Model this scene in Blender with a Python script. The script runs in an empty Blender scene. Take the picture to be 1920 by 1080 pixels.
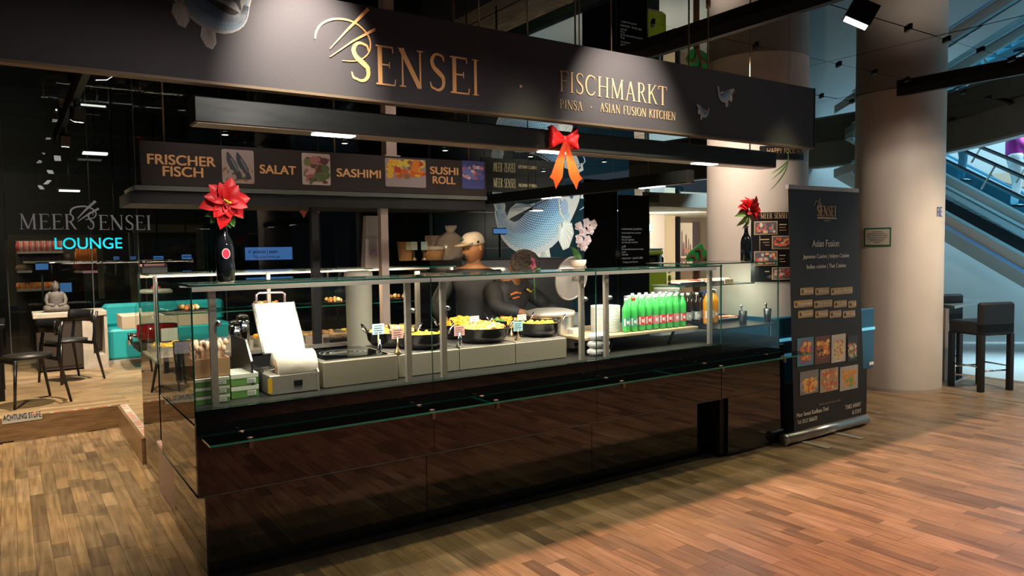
import bpy, math, random
from mathutils import Vector, Matrix
R = random.Random(7)
C = bpy.context.scene.collection
SC = bpy.context.scene
PI = math.pi
# ------------------------------------------------------------------ camera
CF, CH, CY, CP, CR = 1382.4, 1.6, 0.5990068, 0.0545626, -0.0140297
FW = Vector((math.sin(CY)*math.cos(CP), math.cos(CY)*math.cos(CP), -math.sin(CP)))
R0 = Vector((math.cos(CY), -math.sin(CY), 0)); U0 = R0.cross(FW)
RT = R0*math.cos(CR) + U0*math.sin(CR); UP = -R0*math.sin(CR) + U0*math.cos(CR)
CAM = Vector((0, 0, CH))
cd = bpy.data.cameras.new('camera'); cam = bpy.data.objects.new('camera', cd); C.objects.link(cam)
cd.sensor_width = 36; cd.lens = CF/1920*36; cd.clip_start = 0.05; cd.clip_end = 200
cam.matrix_world = Matrix(((RT.x, UP.x, -FW.x, 0), (RT.y, UP.y, -FW.y, 0), (RT.z, UP.z, -FW.z, CH), (0, 0, 0, 1)))
SC.camera = cam
def ray(px, py): return FW + RT*((px-960)/CF) + UP*((540-py)/CF)
def P(px, py, ax, v):
    r = ray(px, py); i = 'xyz'.index(ax); return CAM + r*((v-CAM[i])/r[i])
def proj(p):
    d = Vector(p)-CAM; w = d.dot(FW)
    return (960+CF*d.dot(RT)/w, 540-CF*d.dot(UP)/w, w)
# ------------------------------------------------------------------ view, world, lights
SC.view_settings.view_transform = 'Standard'; SC.view_settings.look = 'None'
SC.view_settings.gamma = 1; SC.view_settings.use_curve_mapping = False
SC.view_settings.exposure = 0.0
wd = bpy.data.worlds.new('world'); SC.world = wd; wd.use_nodes = True
bg = wd.node_tree.nodes['Background']; bg.inputs[0].default_value = (0.30, 0.42, 0.55, 1); bg.inputs[1].default_value = 0.08
def area(name, loc, to, sx, sy, col, e, spread=PI):
    l = bpy.data.lights.new(name, 'AREA'); l.shape = 'RECTANGLE'; l.size = sx; l.size_y = sy
    l.color = col; l.energy = e; l.spread = spread
    o = bpy.data.objects.new(name, l); C.objects.link(o); o.location = loc
    o.rotation_euler = (Vector(to)-Vector(loc)).to_track_quat('-Z', 'Y').to_euler(); return o
def spot(name, loc, to, ang, col, e, blend=0.4, size=0.03):
    l = bpy.data.lights.new(name, 'SPOT'); l.spot_size = math.radians(ang); l.spot_blend = blend
    l.color = col; l.energy = e; l.shadow_soft_size = size
    o = bpy.data.objects.new(name, l); C.objects.link(o); o.location = loc
    o.rotation_euler = (Vector(to)-Vector(loc)).to_track_quat('-Z', 'Y').to_euler(); return o
WARM = (1, .78, .52); WHITE = (1, .90, .78); DAY = (.56, .84, 1)
# sign spotlights on a track in front of the stall
a_ = P(520, 100, 'y', 3.35); spot('sign_spot_left', (a_.x+.13, 2.72, 3.12), (a_.x+.13, 3.35, 2.48), 50, (1, .84, .74), 250, 1, .02)
a_ = P(1185, 230, 'y', 3.35); spot('sign_spot_right', (a_.x-.1, 2.6, 3.12), (a_.x-.05, 3.35, 2.42), 58, (1, .84, .72), 230, 1, .02)
spot('sign_fill_wide', (1.6, 1.0, 3.05), (1.5, 3.35, 2.5), 95, (1, .86, .82), 75, 1, .05)  # added fill over the sign face, not one of the track lamps
spot('floor_spot_red', (2.9, 1.5, 3.1), (3.6, 2.5, 0), 118, (1, .53, .43), 800, .5, .003)
spot('floor_spot_red_far', (5.3, 1.5, 3.1), (6.0, 2.2, 0), 100, (1, .68, .54), 380, .6, .003)
spot('floor_spot_left', (-0.5, 5.6, 3.1), (-0.1, 6.1, 0), 92, (1, .84, .56), 860, 1, .05)
spot('lounge_spot', (0.3, 8.3, 3.1), (0.55, 8.9, 0.2), 85, (1, .82, .60), 520, .6, .03)
spot('lounge_spot_back', (0.9, 9.2, 3.0), (1.1, 10.6, 0.4), 70, (1, .88, .72), 420, .6, .03)
for x_ in (1.3, 2.6): spot('menu_fill', (x_, 4.1, 3.1), (x_+.1, 5.3, 2.15), 62, (1, .88, .78), 30, .8, .03)  # added fills that brighten the menu pictures
area('case_strip', (2.5, 3.76, 1.415), (2.5, 4.1, 0.8), 3.5, .03, WHITE, 30)
area('case_strip_back', (2.3, 5.45, 1.41), (2.3, 5.75, 0.8), 2.8, .03, WARM, 16)
for i, (px, py) in enumerate(((630, 250), (1075, 277), (1328, 305))):
    p = P(px, py, 'z', 2.16); spot('beam_lamp', (p.x, 3.53, 2.15), (p.x, 4.0, 0.9), 110, WHITE, 38, .7, .04)
for i in range(4): spot('toe_fill', (1.2+i*1.15, 2.9, 3.12), (1.35+i*1.15, 3.55, 0), 48, (.92, .86, .48), 110, .9, .05)  # added fills for the olive floor strip, no fixture at the toe
area('right_case_light', (4.75, 3.85, 1.42), (4.75, 4.0, 0.8), .5, .1, WHITE, 7)
spot('column_spot_near', (4.2, 4.3, 3.1), (5.4, 4.2, 1.9), 70, (1, .82, .68), 130, .8, .05)
spot('column_spot_near_low', (4.35, 3.6, 3.1), (5.3, 4.0, 1.4), 66, (1, .86, .74), 150, .8, .05)
spot('column_spot_far', (6.6, 2.6, 3.1), (8.0, 4.2, 1.6), 62, (1, .86, .74), 60, .8, .05)
spot('column_fill_far', (5.6, .6, 3.05), (8.0, 4.2, 1.9), 62, (1, .85, .72), 250, .8, .05)  # added fill that evens out the far column
spot('banner_spot', (5.0, 1.6, 3.1), (5.6, 3.6, 1.1), 50, (1, .85, .70), 80, .8, .05)
spot('right_floor_spot', (8.2, 2.3, 3.1), (7.8, 3.0, 0), 110, (1, .84, .62), 400, .8, .05)
area('atrium_daylight', (13.5, 4.0, 9), (12.5, 6.0, 0), 6, 6, DAY, 5200)
area('corridor_light', (11.2, 10.9, 2.25), (12.2, 12.4, .8), 1.6, .6, (1, .88, .70), 190)
spot('staff_light', (2.55, 4.5, 2.0), (3.15, 5.05, 1.5), 80, (1, .74, .46), 26, .7, .08)
area('shop_shelf_light', (-0.8, 13.0, 2.9), (-0.8, 14, 1.2), 3, .2, WARM, 60)
a_ = P(1058, 285, 'y', 3.4); spot('bow_fill', (a_.x+.1, 2.0, 2.9), a_, 13, (1, .9, .84), 60, .8, .02)  # added fill brightening the bow from the front
a_ = P(1090, 440, 'y', 4.1); spot('orchid_fill', (a_.x-.2, 2.4, 2.3), a_, 9, (1, .92, .9), 60, .8, .02)  # added fill, the orchid is too dark without it
a_ = P(424, 385, 'y', 3.75); spot('flower_fill', (a_.x+.1, 2.3, 2.9), a_, 16, (1, .88, .80), 75, .8, .02)  # added fill to lift the poinsettia red
# ------------------------------------------------------------------ materials
MATS = {}
def nodes(name):
    m = bpy.data.materials.new(name); m.use_nodes = True; MATS[name] = m
    nt = m.node_tree; return m, nt, nt.nodes['Principled BSDF']
def mat(name, col, rough=.5, metal=0, emit=None, es=0, ior=1.5, noise=0, ns=20, bump=0, trans=0, coat=0, stretch=(1, 1, 1), alpha=1):
    if name in MATS: return MATS[name]
    m, nt, b = nodes(name)
    b.inputs['Base Color'].default_value = (*col, 1); b.inputs['Roughness'].default_value = rough
    b.inputs['Metallic'].default_value = metal; b.inputs['IOR'].default_value = ior
    b.inputs['Transmission Weight'].default_value = trans; b.inputs['Coat Weight'].default_value = coat
    b.inputs['Alpha'].default_value = alpha
    if emit: b.inputs['Emission Color'].default_value = (*emit, 1); b.inputs['Emission Strength'].default_value = es
    if noise or bump:
        tc = nt.nodes.new('ShaderNodeTexCoord'); mp = nt.nodes.new('ShaderNodeMapping'); mp.inputs['Scale'].default_value = stretch
        n = nt.nodes.new('ShaderNodeTexNoise'); n.inputs['Scale'].default_value = ns; n.inputs['Detail'].default_value = 4
        nt.links.new(tc.outputs['Object'], mp.inputs[0]); nt.links.new(mp.outputs[0], n.inputs[0])
        if noise:
            r = nt.nodes.new('ShaderNodeMapRange'); r.inputs['From Min'].default_value = .3; r.inputs['From Max'].default_value = .7
            r.inputs['To Min'].default_value = 1-noise; r.inputs['To Max'].default_value = 1+noise
            mx = nt.nodes.new('ShaderNodeMix'); mx.data_type = 'RGBA'; mx.blend_type = 'MULTIPLY'; mx.inputs[0].default_value = 1
            mx.inputs[6].default_value = (*col, 1); nt.links.new(n.outputs[0], r.inputs[0]); nt.links.new(r.outputs[0], mx.inputs[7])
            nt.links.new(mx.outputs[2], b.inputs['Base Color'])
        if bump:
            bp = nt.nodes.new('ShaderNodeBump'); bp.inputs['Strength'].default_value = bump; bp.inputs['Distance'].default_value = .01
            nt.links.new(n.outputs[0], bp.inputs['Height']); nt.links.new(bp.outputs[0], b.inputs['Normal'])
    return m
def glassmat(name, tint, ior=1.5, rough=0.0):
    m = bpy.data.materials.new(name); m.use_nodes = True; nt = m.node_tree; nt.nodes.clear(); MATS[name] = m
    o = nt.nodes.new('ShaderNodeOutputMaterial'); t = nt.nodes.new('ShaderNodeBsdfTransparent'); g = nt.nodes.new('ShaderNodeBsdfGlossy')
    f = nt.nodes.new('ShaderNodeFresnel'); x = nt.nodes.new('ShaderNodeMixShader')
    t.inputs[0].default_value = (*tint, 1); g.inputs['Roughness'].default_value = rough; f.inputs[0].default_value = ior
    ge = nt.nodes.new('ShaderNodeNewGeometry'); q = nt.nodes.new('ShaderNodeMath'); q.operation = 'SUBTRACT'; q.inputs[0].default_value = 1
    w = nt.nodes.new('ShaderNodeMath'); w.operation = 'MULTIPLY'; w.use_clamp = True; nt.links.new(ge.outputs['Backfacing'], q.inputs[1]); nt.links.new(q.outputs[0], w.inputs[0]); nt.links.new(f.outputs[0], w.inputs[1])
    nt.links.new(w.outputs[0], x.inputs[0]); nt.links.new(t.outputs[0], x.inputs[1]); nt.links.new(g.outputs[0], x.inputs[2]); nt.links.new(x.outputs[0], o.inputs[0])
    return m
def colmat(name, rough=.5, emit=0, sub=False):
    m, nt, b = nodes(name); a = nt.nodes.new('ShaderNodeAttribute'); a.attribute_name = 'Col'
    nt.links.new(a.outputs['Color'], b.inputs['Base Color']); b.inputs['Roughness'].default_value = rough
    if emit: nt.links.new(a.outputs['Color'], b.inputs['Emission Color']); b.inputs['Emission Strength'].default_value = emit
    return m
def woodmat(name, c1, c2, rough, along='y', ior=1.5):
    m, nt, b = nodes(name); L = nt.links.new
    oi = nt.nodes.new('ShaderNodeObjectInfo'); ge = nt.nodes.new('ShaderNodeNewGeometry')
    ad = nt.nodes.new('ShaderNodeMath'); ad.operation = 'ADD'; fr = nt.nodes.new('ShaderNodeMath'); fr.operation = 'FRACT'
    L(oi.outputs['Random'], ad.inputs[0]); L(ge.outputs['Random Per Island'], ad.inputs[1]); L(ad.outputs[0], fr.inputs[0])
    rp = nt.nodes.new('ShaderNodeValToRGB'); e = rp.color_ramp.elements
    e[0].color = (*c1, 1); e[1].color = (*c2, 1)
    k = e.new(.35); k.color = (c1[0]*.5+c2[0]*.5, c1[1]*.5+c2[1]*.5, c1[2]*.55+c2[2]*.45, 1)
    k = e.new(.8); k.color = (c1[0]*.25+c2[0]*.75, c1[1]*.2+c2[1]*.72, c1[2]*.2+c2[2]*.6, 1)
    L(fr.outputs[0], rp.inputs[0])
    tc = nt.nodes.new('ShaderNodeTexCoord'); mp = nt.nodes.new('ShaderNodeMapping')
    mp.inputs['Scale'].default_value = (45, 3, 45) if along == 'y' else (3, 45, 45)
    n = nt.nodes.new('ShaderNodeTexNoise'); n.inputs['Scale'].default_value = 1; n.inputs['Detail'].default_value = 5
    L(ge.outputs['Position'], mp.inputs[0]); L(mp.outputs[0], n.inputs[0])
    n2 = nt.nodes.new('ShaderNodeTexNoise'); n2.inputs['Scale'].default_value = 5; n2.inputs['Detail'].default_value = 5; L(ge.outputs['Position'], n2.inputs[0])
    r = nt.nodes.new('ShaderNodeMapRange'); r.inputs['From Min'].default_value = .3; r.inputs['From Max'].default_value = .7
    r.inputs['To Min'].default_value = .66; r.inputs['To Max'].default_value = 1.3; L(n.outputs[0], r.inputs[0])
    r2 = nt.nodes.new('ShaderNodeMapRange'); r2.inputs['From Min'].default_value = .3; r2.inputs['From Max'].default_value = .7
    r2.inputs['To Min'].default_value = .84; r2.inputs['To Max'].default_value = 1.14; L(n2.outputs[0], r2.inputs[0])
    mu = nt.nodes.new('ShaderNodeMath'); mu.operation = 'MULTIPLY'; L(r.outputs[0], mu.inputs[0]); L(r2.outputs[0], mu.inputs[1])
    mx = nt.nodes.new('ShaderNodeMix'); mx.data_type = 'RGBA'; mx.blend_type = 'MULTIPLY'; mx.inputs[0].default_value = 1
    L(rp.outputs[0], mx.inputs[6]); L(mu.outputs[0], mx.inputs[7]); L(mx.outputs[2], b.inputs['Base Color'])
    rr = nt.nodes.new('ShaderNodeMapRange'); rr.inputs['To Min'].default_value = rough-.1; rr.inputs['To Max'].default_value = rough+.12
    L(n.outputs[0], rr.inputs[0]); L(rr.outputs[0], b.inputs['Roughness']); b.inputs['IOR'].default_value = ior
    return m
M_OAK = woodmat('oak_parquet', (.12, .076, .043), (.28, .185, .108), .34)
M_OAKX = woodmat('oak_parquet_platform', (.25, .165, .09), (.40, .29, .17), .4, 'x')
M_RISER = mat('riser_veneer', (.19, .105, .05), .4, noise=.3, ns=6, stretch=(1, 1, 9))
M_JOINT = mat('joint_dark', (.02, .014, .01), .8)
M_MIRROR = mat('ceiling_mirror', (.20, .215, .225), .015, 1)
M_BLACKGLASS = mat('black_glass', (.004, .004, .004), .015, ior=1.62)
M_SIDEGLASS = mat('black_glass_side', (.004, .004, .004), .015, ior=2.1)
M_CLEAR = glassmat('clear_glass', (.95, .985, .97), 1.45)
M_TOPGLASS = glassmat('top_glass', (.90, .97, .94), 1.45)
M_DARKGLASS = glassmat('smoked_glass', (.35, .40, .42), 1.5)
M_EDGE = mat('green_glass_edge', (.006, .075, .05), .15, ior=1.6)
M_STEEL = mat('brushed_steel', (.46, .41, .36), .38, .55, noise=.08, ns=60, stretch=(1, 8, 1))
M_STEELD = mat('dark_steel', (.10, .10, .10), .35, .9)
M_CHROME = mat('chrome', (.75, .75, .78), .12, 1)
M_BLACK = mat('black_matt', (.006, .006, .007), .55)
M_BLACKS = mat('black_satin', (.01, .01, .011), .28)
M_SIGN = mat('sign_fabric', (.042, .040, .043), .62, noise=.12, ns=260, stretch=(1, 1, .4), bump=.03)
M_GOLD = mat('gold_lettering', (.95, .52, .20), .5, 0)
M_GOLDP = mat('pale_gold_lettering', (.55, .38, .19), .5, .1)
M_MENU = mat('menu_board_brown', (.026, .016, .013), .7)
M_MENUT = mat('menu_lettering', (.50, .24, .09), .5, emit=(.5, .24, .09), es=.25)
M_PLASTER = mat('column_plaster', (.47, .415, .36), .55, noise=.05, ns=3)
M_WHITE = mat('white_plastic', (.78, .76, .72), .4)
M_PAPER = mat('white_paper', (.85, .82, .76), .6)
M_PRINT = colmat('printed_colours', .5)
M_PRINTE = colmat('backlit_print', .8, .25)
M_FOOD = colmat('food', .5)
M_RED = mat('poinsettia_red', (.75, .015, .02), .45)
M_GREEN = mat('leaf_green', (.06, .17, .03), .45)
M_BEIGE = mat('beige_wall', (.50, .40, .28), .6)
M_DARKWALL = mat('dark_wall', (.012, .013, .014), .5)
M_CARD = mat('cardboard', (.42, .23, .11), .7, noise=.1, ns=12)
M_LAMP = mat('lamp_glow', (1, 1, 1), .5, emit=(1, .96, .90), es=9)
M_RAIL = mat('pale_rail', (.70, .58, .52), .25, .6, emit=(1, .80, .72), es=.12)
# ------------------------------------------------------------------ mesh builder
def chain(p):
    l = Vector((0, 0, 0))
    while p is not None: l = l+p.location; p = p.parent
    return l
ORD = ('first', 'second', 'third', 'fourth', 'fifth', 'sixth', 'seventh', 'eighth', 'ninth', 'tenth', 'eleventh', 'twelfth', 'thirteenth', 'fourteenth', 'fifteenth', 'sixteenth', 'seventeenth', 'eighteenth', 'nineteenth', 'twentieth', 'twenty-first', 'twenty-second', 'twenty-third', 'twenty-fourth', 'twenty-fifth', 'twenty-sixth', 'twenty-seventh', 'twenty-eighth')
class MB:
    def __init__(s): s.v = []; s.f = []; s.mi = []; s.c = []; s.cur = (1, 1, 1); s.m = 0; s.sm = []; s.smooth = False
    def face(s, idx): s.f.append(tuple(idx)); s.mi.append(s.m); s.c.append(s.cur); s.sm.append(s.smooth)
    def add(s, vs, fs, mi=None):
        o = len(s.v); s.v += [tuple(v) for v in vs]
        for k, f in enumerate(fs):
            s.face([i+o for i in f])
            if mi: s.mi[-1] = mi[k]
        return s
    def box(s, x0, x1, y0, y1, z0, z1):
        return s.add([(x0, y0, z0), (x1, y0, z0), (x1, y1, z0), (x0, y1, z0), (x0, y0, z1), (x1, y0, z1), (x1, y1, z1), (x0, y1, z1)],
                     [(0, 3, 2, 1), (4, 5, 6, 7), (0, 1, 5, 4), (1, 2, 6, 5), (2, 3, 7, 6), (3, 0, 4, 7)])
    def pane(s, x0, x1, y0, y1, z0, z1):   # glass pane: large faces slot 0, edges slot 1
        d = (x1-x0, y1-y0, z1-z0); ax = d.index(min(d)); mi = {0: (1, 1, 1, 0, 1, 0), 1: (1, 1, 0, 1, 0, 1), 2: (0, 0, 1, 1, 1, 1)}[ax]
        return s.add([(x0, y0, z0), (x1, y0, z0), (x1, y1, z0), (x0, y1, z0), (x0, y0, z1), (x1, y0, z1), (x1, y1, z1), (x0, y1, z1)],
                     [(0, 3, 2, 1), (4, 5, 6, 7), (0, 1, 5, 4), (1, 2, 6, 5), (2, 3, 7, 6), (3, 0, 4, 7)], mi)
    def bbox(s, x0, x1, y0, y1, z0, z1, b):   # chamfered box
        xs = (x0, x0+b, x1-b, x1); 
        pts = [(x0+b, y0), (x1-b, y0), (x1, y0+b), (x1, y1-b), (x1-b, y1), (x0+b, y1), (x0, y1-b), (x0, y0+b)]
        cx, cy = (x0+x1)/2, (y0+y1)/2
        def ring(z, k): return [(px+(b*k if px < cx else -b*k), py+(b*k if py < cy else -b*k), z) for px, py in pts]
        return s.loft([ring(z0, .8), ring(z0+b, 0), ring(z1-b, 0), ring(z1, .8)], True)
    def loft(s, rings, cap=True, closed=True):
        n = len(rings[0]); o = len(s.v)
        for r in rings: s.v += [tuple(p) for p in r]
        for k in range(len(rings)-1):
            for i in range(n if closed else n-1):
                j = (i+1) % n; s.face((o+k*n+i, o+k*n+j, o+(k+1)*n+j, o+(k+1)*n+i))
        if cap: s.face([o+i for i in range(n)][::-1]); s.face([o+(len(rings)-1)*n+i for i in range(n)])
        return s
    def lathe(s, prof, cx=0, cy=0, cz=0, n=20, cap=True, sx=1, sy=1):
        sm = s.smooth; s.smooth = True
        s.loft([[(cx+r*sx*math.cos(2*PI*i/n), cy+r*sy*math.sin(2*PI*i/n), cz+z) for i in range(n)] for r, z in prof], cap); s.smooth = sm; return s
    def tube(s, pts, r, n=8, cap=True):
        pts = [Vector(p) for p in pts]; rs = r if isinstance(r, (list, tuple)) else [r]*len(pts)
        rings = []; t0 = (pts[1]-pts[0]).normalized(); a = Vector((0, 0, 1)) if abs(t0.z) < .9 else Vector((1, 0, 0))
        u = t0.cross(a).normalized()
        for i, p in enumerate(pts):
            t = (pts[min(i+1, len(pts)-1)]-pts[max(i-1, 0)]).normalized()
            u = (u-t*u.dot(t)).normalized(); w = t.cross(u)
            rings.append([p+(u*math.cos(2*PI*k/n)+w*math.sin(2*PI*k/n))*rs[i] for k in range(n)])
        sm = s.smooth; s.smooth = n > 5; s.loft(rings, cap); s.smooth = sm; return s
    def bar(s, a, b, w, d=None):
        d = d or w; a = Vector(a); b = Vector(b); t = (b-a).normalized(); h = Vector((0, 0, 1)) if abs(t.z) < .9 else Vector((0, 1, 0))
        u = t.cross(h).normalized()*w/2; k = u.cross(t).normalized()*d/2
        return s.loft([[p-u-k, p+u-k, p+u+k, p-u+k] for p in (a, b)], True)
    def ball(s, c, r, n=10, m=7, sx=1, sy=1, sz=1):
        pr = [(max(1e-4, math.sin(PI*k/m)), -math.cos(PI*k/m)) for k in range(m+1)]
        sm = s.smooth; s.smooth = True
        s.loft([[(c[0]+r*sx*a*math.cos(2*PI*i/n), c[1]+r*sy*a*math.sin(2*PI*i/n), c[2]+r*sz*z) for i in range(n)] for a, z in pr], True); s.smooth = sm; return s
    def prism(s, poly, d):     # 3D polygon extruded by vector d
        d = Vector(d); n = len(poly); a = [Vector(p) for p in poly]; o = len(s.v)
        s.v += [tuple(p) for p in a]+[tuple(p+d) for p in a]
        s.face(range(o, o+n)); s.face([o+n+i for i in range(n)][::-1])
        for i in range(n): j = (i+1) % n; s.face((o+j, o+i, o+n+i, o+n+j))
        return s
    def xz(s, poly, y, t=.002):   # polygon in the xz plane, front at y, thickness t
        return s.prism([(x, y, z) for x, z in poly], (0, t, 0))
    def rrect(s, x0, x1, z0, z1, y, r=.01, t=.002):
        pts = []
        for cx, cz, a in ((x1-r, z1-r, 0), (x0+r, z1-r, 90), (x0+r, z0+r, 180), (x1-r, z0+r, 270)):
            for k in range(4): q = math.radians(a+k*30); pts.append((cx+r*math.cos(q), cz+r*math.sin(q)))
        return s.xz(pts, y, t)
    def disc(s, x, z, rx, rz, y, t=.002, n=12, rot=0):
        c, q = math.cos(rot), math.sin(rot)
        return s.xz([(x+rx*math.cos(2*PI*i/n)*c-rz*math.sin(2*PI*i/n)*q, z+rx*math.cos(2*PI*i/n)*q+rz*math.sin(2*PI*i/n)*c) for i in range(n)], y, t)
    def ribbon(s, pts, y, t=.002):  # pts (x, z, halfwidth) stroke in the xz plane
        if len(pts) > 4:
            q_ = []
            for i in range(len(pts)-1):
                p0, p1, p2, p3 = pts[max(i-1, 0)], pts[i], pts[i+1], pts[min(i+2, len(pts)-1)]
                for f in (0, 1/3, 2/3): q_.append(tuple(.5*(2*b+(c-a)*f+(2*a-5*b+4*c-d)*f*f+(3*b-a-3*c+d)*f**3) for a, b, c, d in zip(p0, p1, p2, p3)))
            pts = q_+[pts[-1]]
        n = len(pts); L = []; Q = []
        for i, (x, z, w) in enumerate(pts):
            a = pts[max(i-1, 0)]; b = pts[min(i+1, n-1)]; dx, dz = b[0]-a[0], b[1]-a[1]; l = math.hypot(dx, dz) or 1
            L.append((x-dz/l*w, z+dx/l*w)); Q.append((x+dz/l*w, z-dx/l*w))
        o = len(s.v)
        for (a, b) in zip(L, Q):
            s.v += [(a[0], y, a[1]), (b[0], y, b[1]), (a[0], y+t, a[1]), (b[0], y+t, b[1])]
        for i in range(n-1):
            k = o+i*4
            for q in ((0, 1, 5, 4), (2, 6, 7, 3), (0, 4, 6, 2), (1, 3, 7, 5)): s.face([k+j for j in q])
        s.face((o, o+2, o+3, o+1)); k = o+(n-1)*4; s.face((k, k+1, k+3, k+2)); return s
    def xf(s, M, start=0):
        for i in range(start, len(s.v)): s.v[i] = tuple(M @ Vector(s.v[i]))
        return s
    def build(s, name, mats, parent=None, world=True):
        me = bpy.data.meshes.new(name)
        v = s.v
        if parent is not None and world:
            l = chain(parent); v = [(a-l.x, b-l.y, c-l.z) for a, b, c in v]
        me.from_pydata(v, [], s.f)
        for m in (mats if isinstance(mats, (list, tuple)) else [mats]): me.materials.append(m)
        me.polygons.foreach_set('material_index', s.mi); me.polygons.foreach_set('use_smooth', s.sm)
        if any(m in (M_PRINT, M_PRINTE, M_FOOD) for m in me.materials):
            ca = me.color_attributes.new('Col', 'FLOAT_COLOR', 'CORNER'); i = 0
            buf = []
            for f, c in zip(s.f, s.c): buf += [c[0], c[1], c[2], 1]*len(f)
            ca.data.foreach_set('color', buf)
        me.update()
        o = bpy.data.objects.new(name, me); C.objects.link(o)
        if parent is not None: o.parent = parent
        return o
def thing(name, label, cat, loc=(0, 0, 0), rz=0, group=None, kind=None):
    o = bpy.data.objects.new(name, None); C.objects.link(o); o.empty_display_size = .05
    o.location = loc; o.rotation_euler = (0, 0, rz); o['label'] = label; o['category'] = cat
    if group: o['group'] = group
    if kind: o['kind'] = kind
    return o
def tag(o, label, cat, group=None, kind=None):
    o['label'] = label
    if cat: o['category'] = cat
    if group: o['group'] = group
    if kind: o['kind'] = kind
    return o
def struct(o, label=None):
    o['kind'] = 'structure'
    if label: o['label'] = label
    return o
def setbase(o):   # put a one-mesh thing's origin at its base centre
    me = o.data; xs = [v.co for v in me.vertices]
    cx = (min(v.x for v in xs)+max(v.x for v in xs))/2; cy = (min(v.y for v in xs)+max(v.y for v in xs))/2; cz = min(v.z for v in xs)
    me.transform(Matrix.Translation((-cx, -cy, -cz))); o.location = (cx, cy, cz); return o
CH_ = {}
def dup(o, loc=None, rz=None, parent=None, label=None):
    c = o.copy(); C.objects.link(c)
    if parent is not None: c.parent = parent
    if loc is not None: c.location = loc
    if rz is not None: c.rotation_euler = (0, 0, rz)
    if label: c['label'] = label
    for ch in [q for q in KIDS(o)]: dup(ch, parent=c)
    return c
def KIDS(o): return [q for q in bpy.data.objects if q.parent == o]
# ------------------------------------------------------------------ lettering
def arc(cx, cz, rx, rz, a0, a1, w0, w1, n=12, mid=None):
    o = []
    for i in range(n+1):
        t = i/n; a = math.radians(a0+(a1-a0)*t); w = w0+(w1-w0)*t if mid is None else (w0*(1-2*t)+mid*2*t if t < .5 else mid*(2-2*t)+w1*(2*t-1))
        o.append((cx+rx*math.cos(a), cz+rz*math.sin(a), w))
    return o
T_, t_ = .062, .022
def _ln(x0, z0, x1, z1, w): return [(x0, z0, w), (x1, z1, w)]
def _sf(x, z, l=.13): return [(x-l, z, .016), (x+l, z, .016)]
_S = [(.50, .80, .012), (.47, .93, .03)]+arc(.30, .76, .19, .225, 75, 180, .03, .055, 8)+[(.17, .62, .062), (.32, .50, .07), (.46, .38, .062)]+arc(.29, .24, .20, .225, 20, -120, .055, .028, 9)+[(.09, .08, .03), (.05, .22, .012)]
GL = {
 'I': (.34, [_ln(.17, 0, .17, 1, T_), _sf(.17, .984), _sf(.17, .016)]),
 'E': (.66, [_ln(.16, 0, .16, 1, T_), _ln(.03, .978, .56, .978, t_), _ln(.16, .52, .46, .52, t_), _ln(.03, .022, .62, .022, t_), _ln(.56, 1, .58, .84, .016), _ln(.46, .60, .46, .44, .014), _ln(.62, 0, .65, .17, .016)]),
 'F': (.60, [_ln(.16, 0, .16, 1, T_), _ln(.03, .978, .56, .978, t_), _ln(.16, .52, .46, .52, t_), _sf(.16, .016), _ln(.56, 1, .58, .84, .016), _ln(.46, .60, .46, .44, .014)]),
 'N': (.86, [_ln(.14, 0, .14, 1, .026), _ln(.10, .98, .70, .02, T_+.01), _ln(.72, 0, .72, 1, .026), _sf(.11, .984, .10), _sf(.14, .016, .10), _sf(.72, .984, .10)]),
 'M': (1.0, [_ln(.13, 0, .16, 1, .026), _ln(.16, .98, .49, .05, T_), _ln(.50, .05, .82, .98, .03), _ln(.84, 0, .82, 1, T_), _sf(.14, .016, .10), _sf(.84, .016), _sf(.12, .984, .08), _sf(.86, .984, .09)]),
 'S': (.58, [_S]),
 'C': (.78, [[(.70, .76, .012), (.66, .92, .03)]+arc(.42, .5, .34, .475, 60, 300, .03, .03, 18, .062)+[(.70, .22, .014)]]),
 'H': (.88, [_ln(.17, 0, .17, 1, T_), _ln(.71, 0, .71, 1, T_), _ln(.17, .52, .71, .52, t_), _sf(.17, .984), _sf(.17, .016), _sf(.71, .984), _sf(.71, .016)]),
 'A': (.84, [_ln(.14, .02, .41, .98, .026), _ln(.42, .98, .70, .02, T_), _ln(.22, .36, .60, .36, t_), _sf(.13, .016, .10), _sf(.71, .016)]),
 'R': (.74, [_ln(.16, 0, .16, 1, T_), [(.06, .975, .022), (.30, .975, .022)]+arc(.33, .75, .20, .225, 90, -90, .025, .025, 10, .06)+[(.16, .525, .022)], _ln(.34, .52, .64, .02, T_-.01), _sf(.16, .016), _sf(.68, .016, .06)]),
 'P': (.64, [_ln(.16, 0, .16, 1, T_), [(.06, .975, .022), (.30, .975, .022)]+arc(.33, .73, .21, .245, 90, -90, .025, .025, 10, .06)+[(.16, .485, .022)], _sf(.16, .016)]),
 'K': (.80, [_ln(.16, 0, .16, 1, T_), _ln(.18, .45, .62, .98, .026), _ln(.32, .60, .68, .02, T_-.01), _sf(.16, .984), _sf(.16, .016), _sf(.64, .984, .08), _sf(.70, .016, .09)]),
 'T': (.70, [_ln(.35, 0, .35, 1, T_), _ln(.04, .978, .66, .978, t_), _ln(.04, 1, .03, .82, .016), _ln(.66, 1, .67, .82, .016), _sf(.35, .016)]),
 'O': (.90, [arc(.45, .5, .36, .475, 0, 180, .062, .062, 12, .026)+arc(.45, .5, .36, .475, 180, 360, .062, .062, 12, .026)]),
 'U': (.84, [[(.16, 1, T_), (.16, .4, T_)]+arc(.42, .34, .26, .315, 180, 360, .055, .026, 12)+[(.68, 1, .026)], _sf(.16, .984), _sf(.68, .984, .09)]),
 ' ': (.42, []),
}
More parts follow.
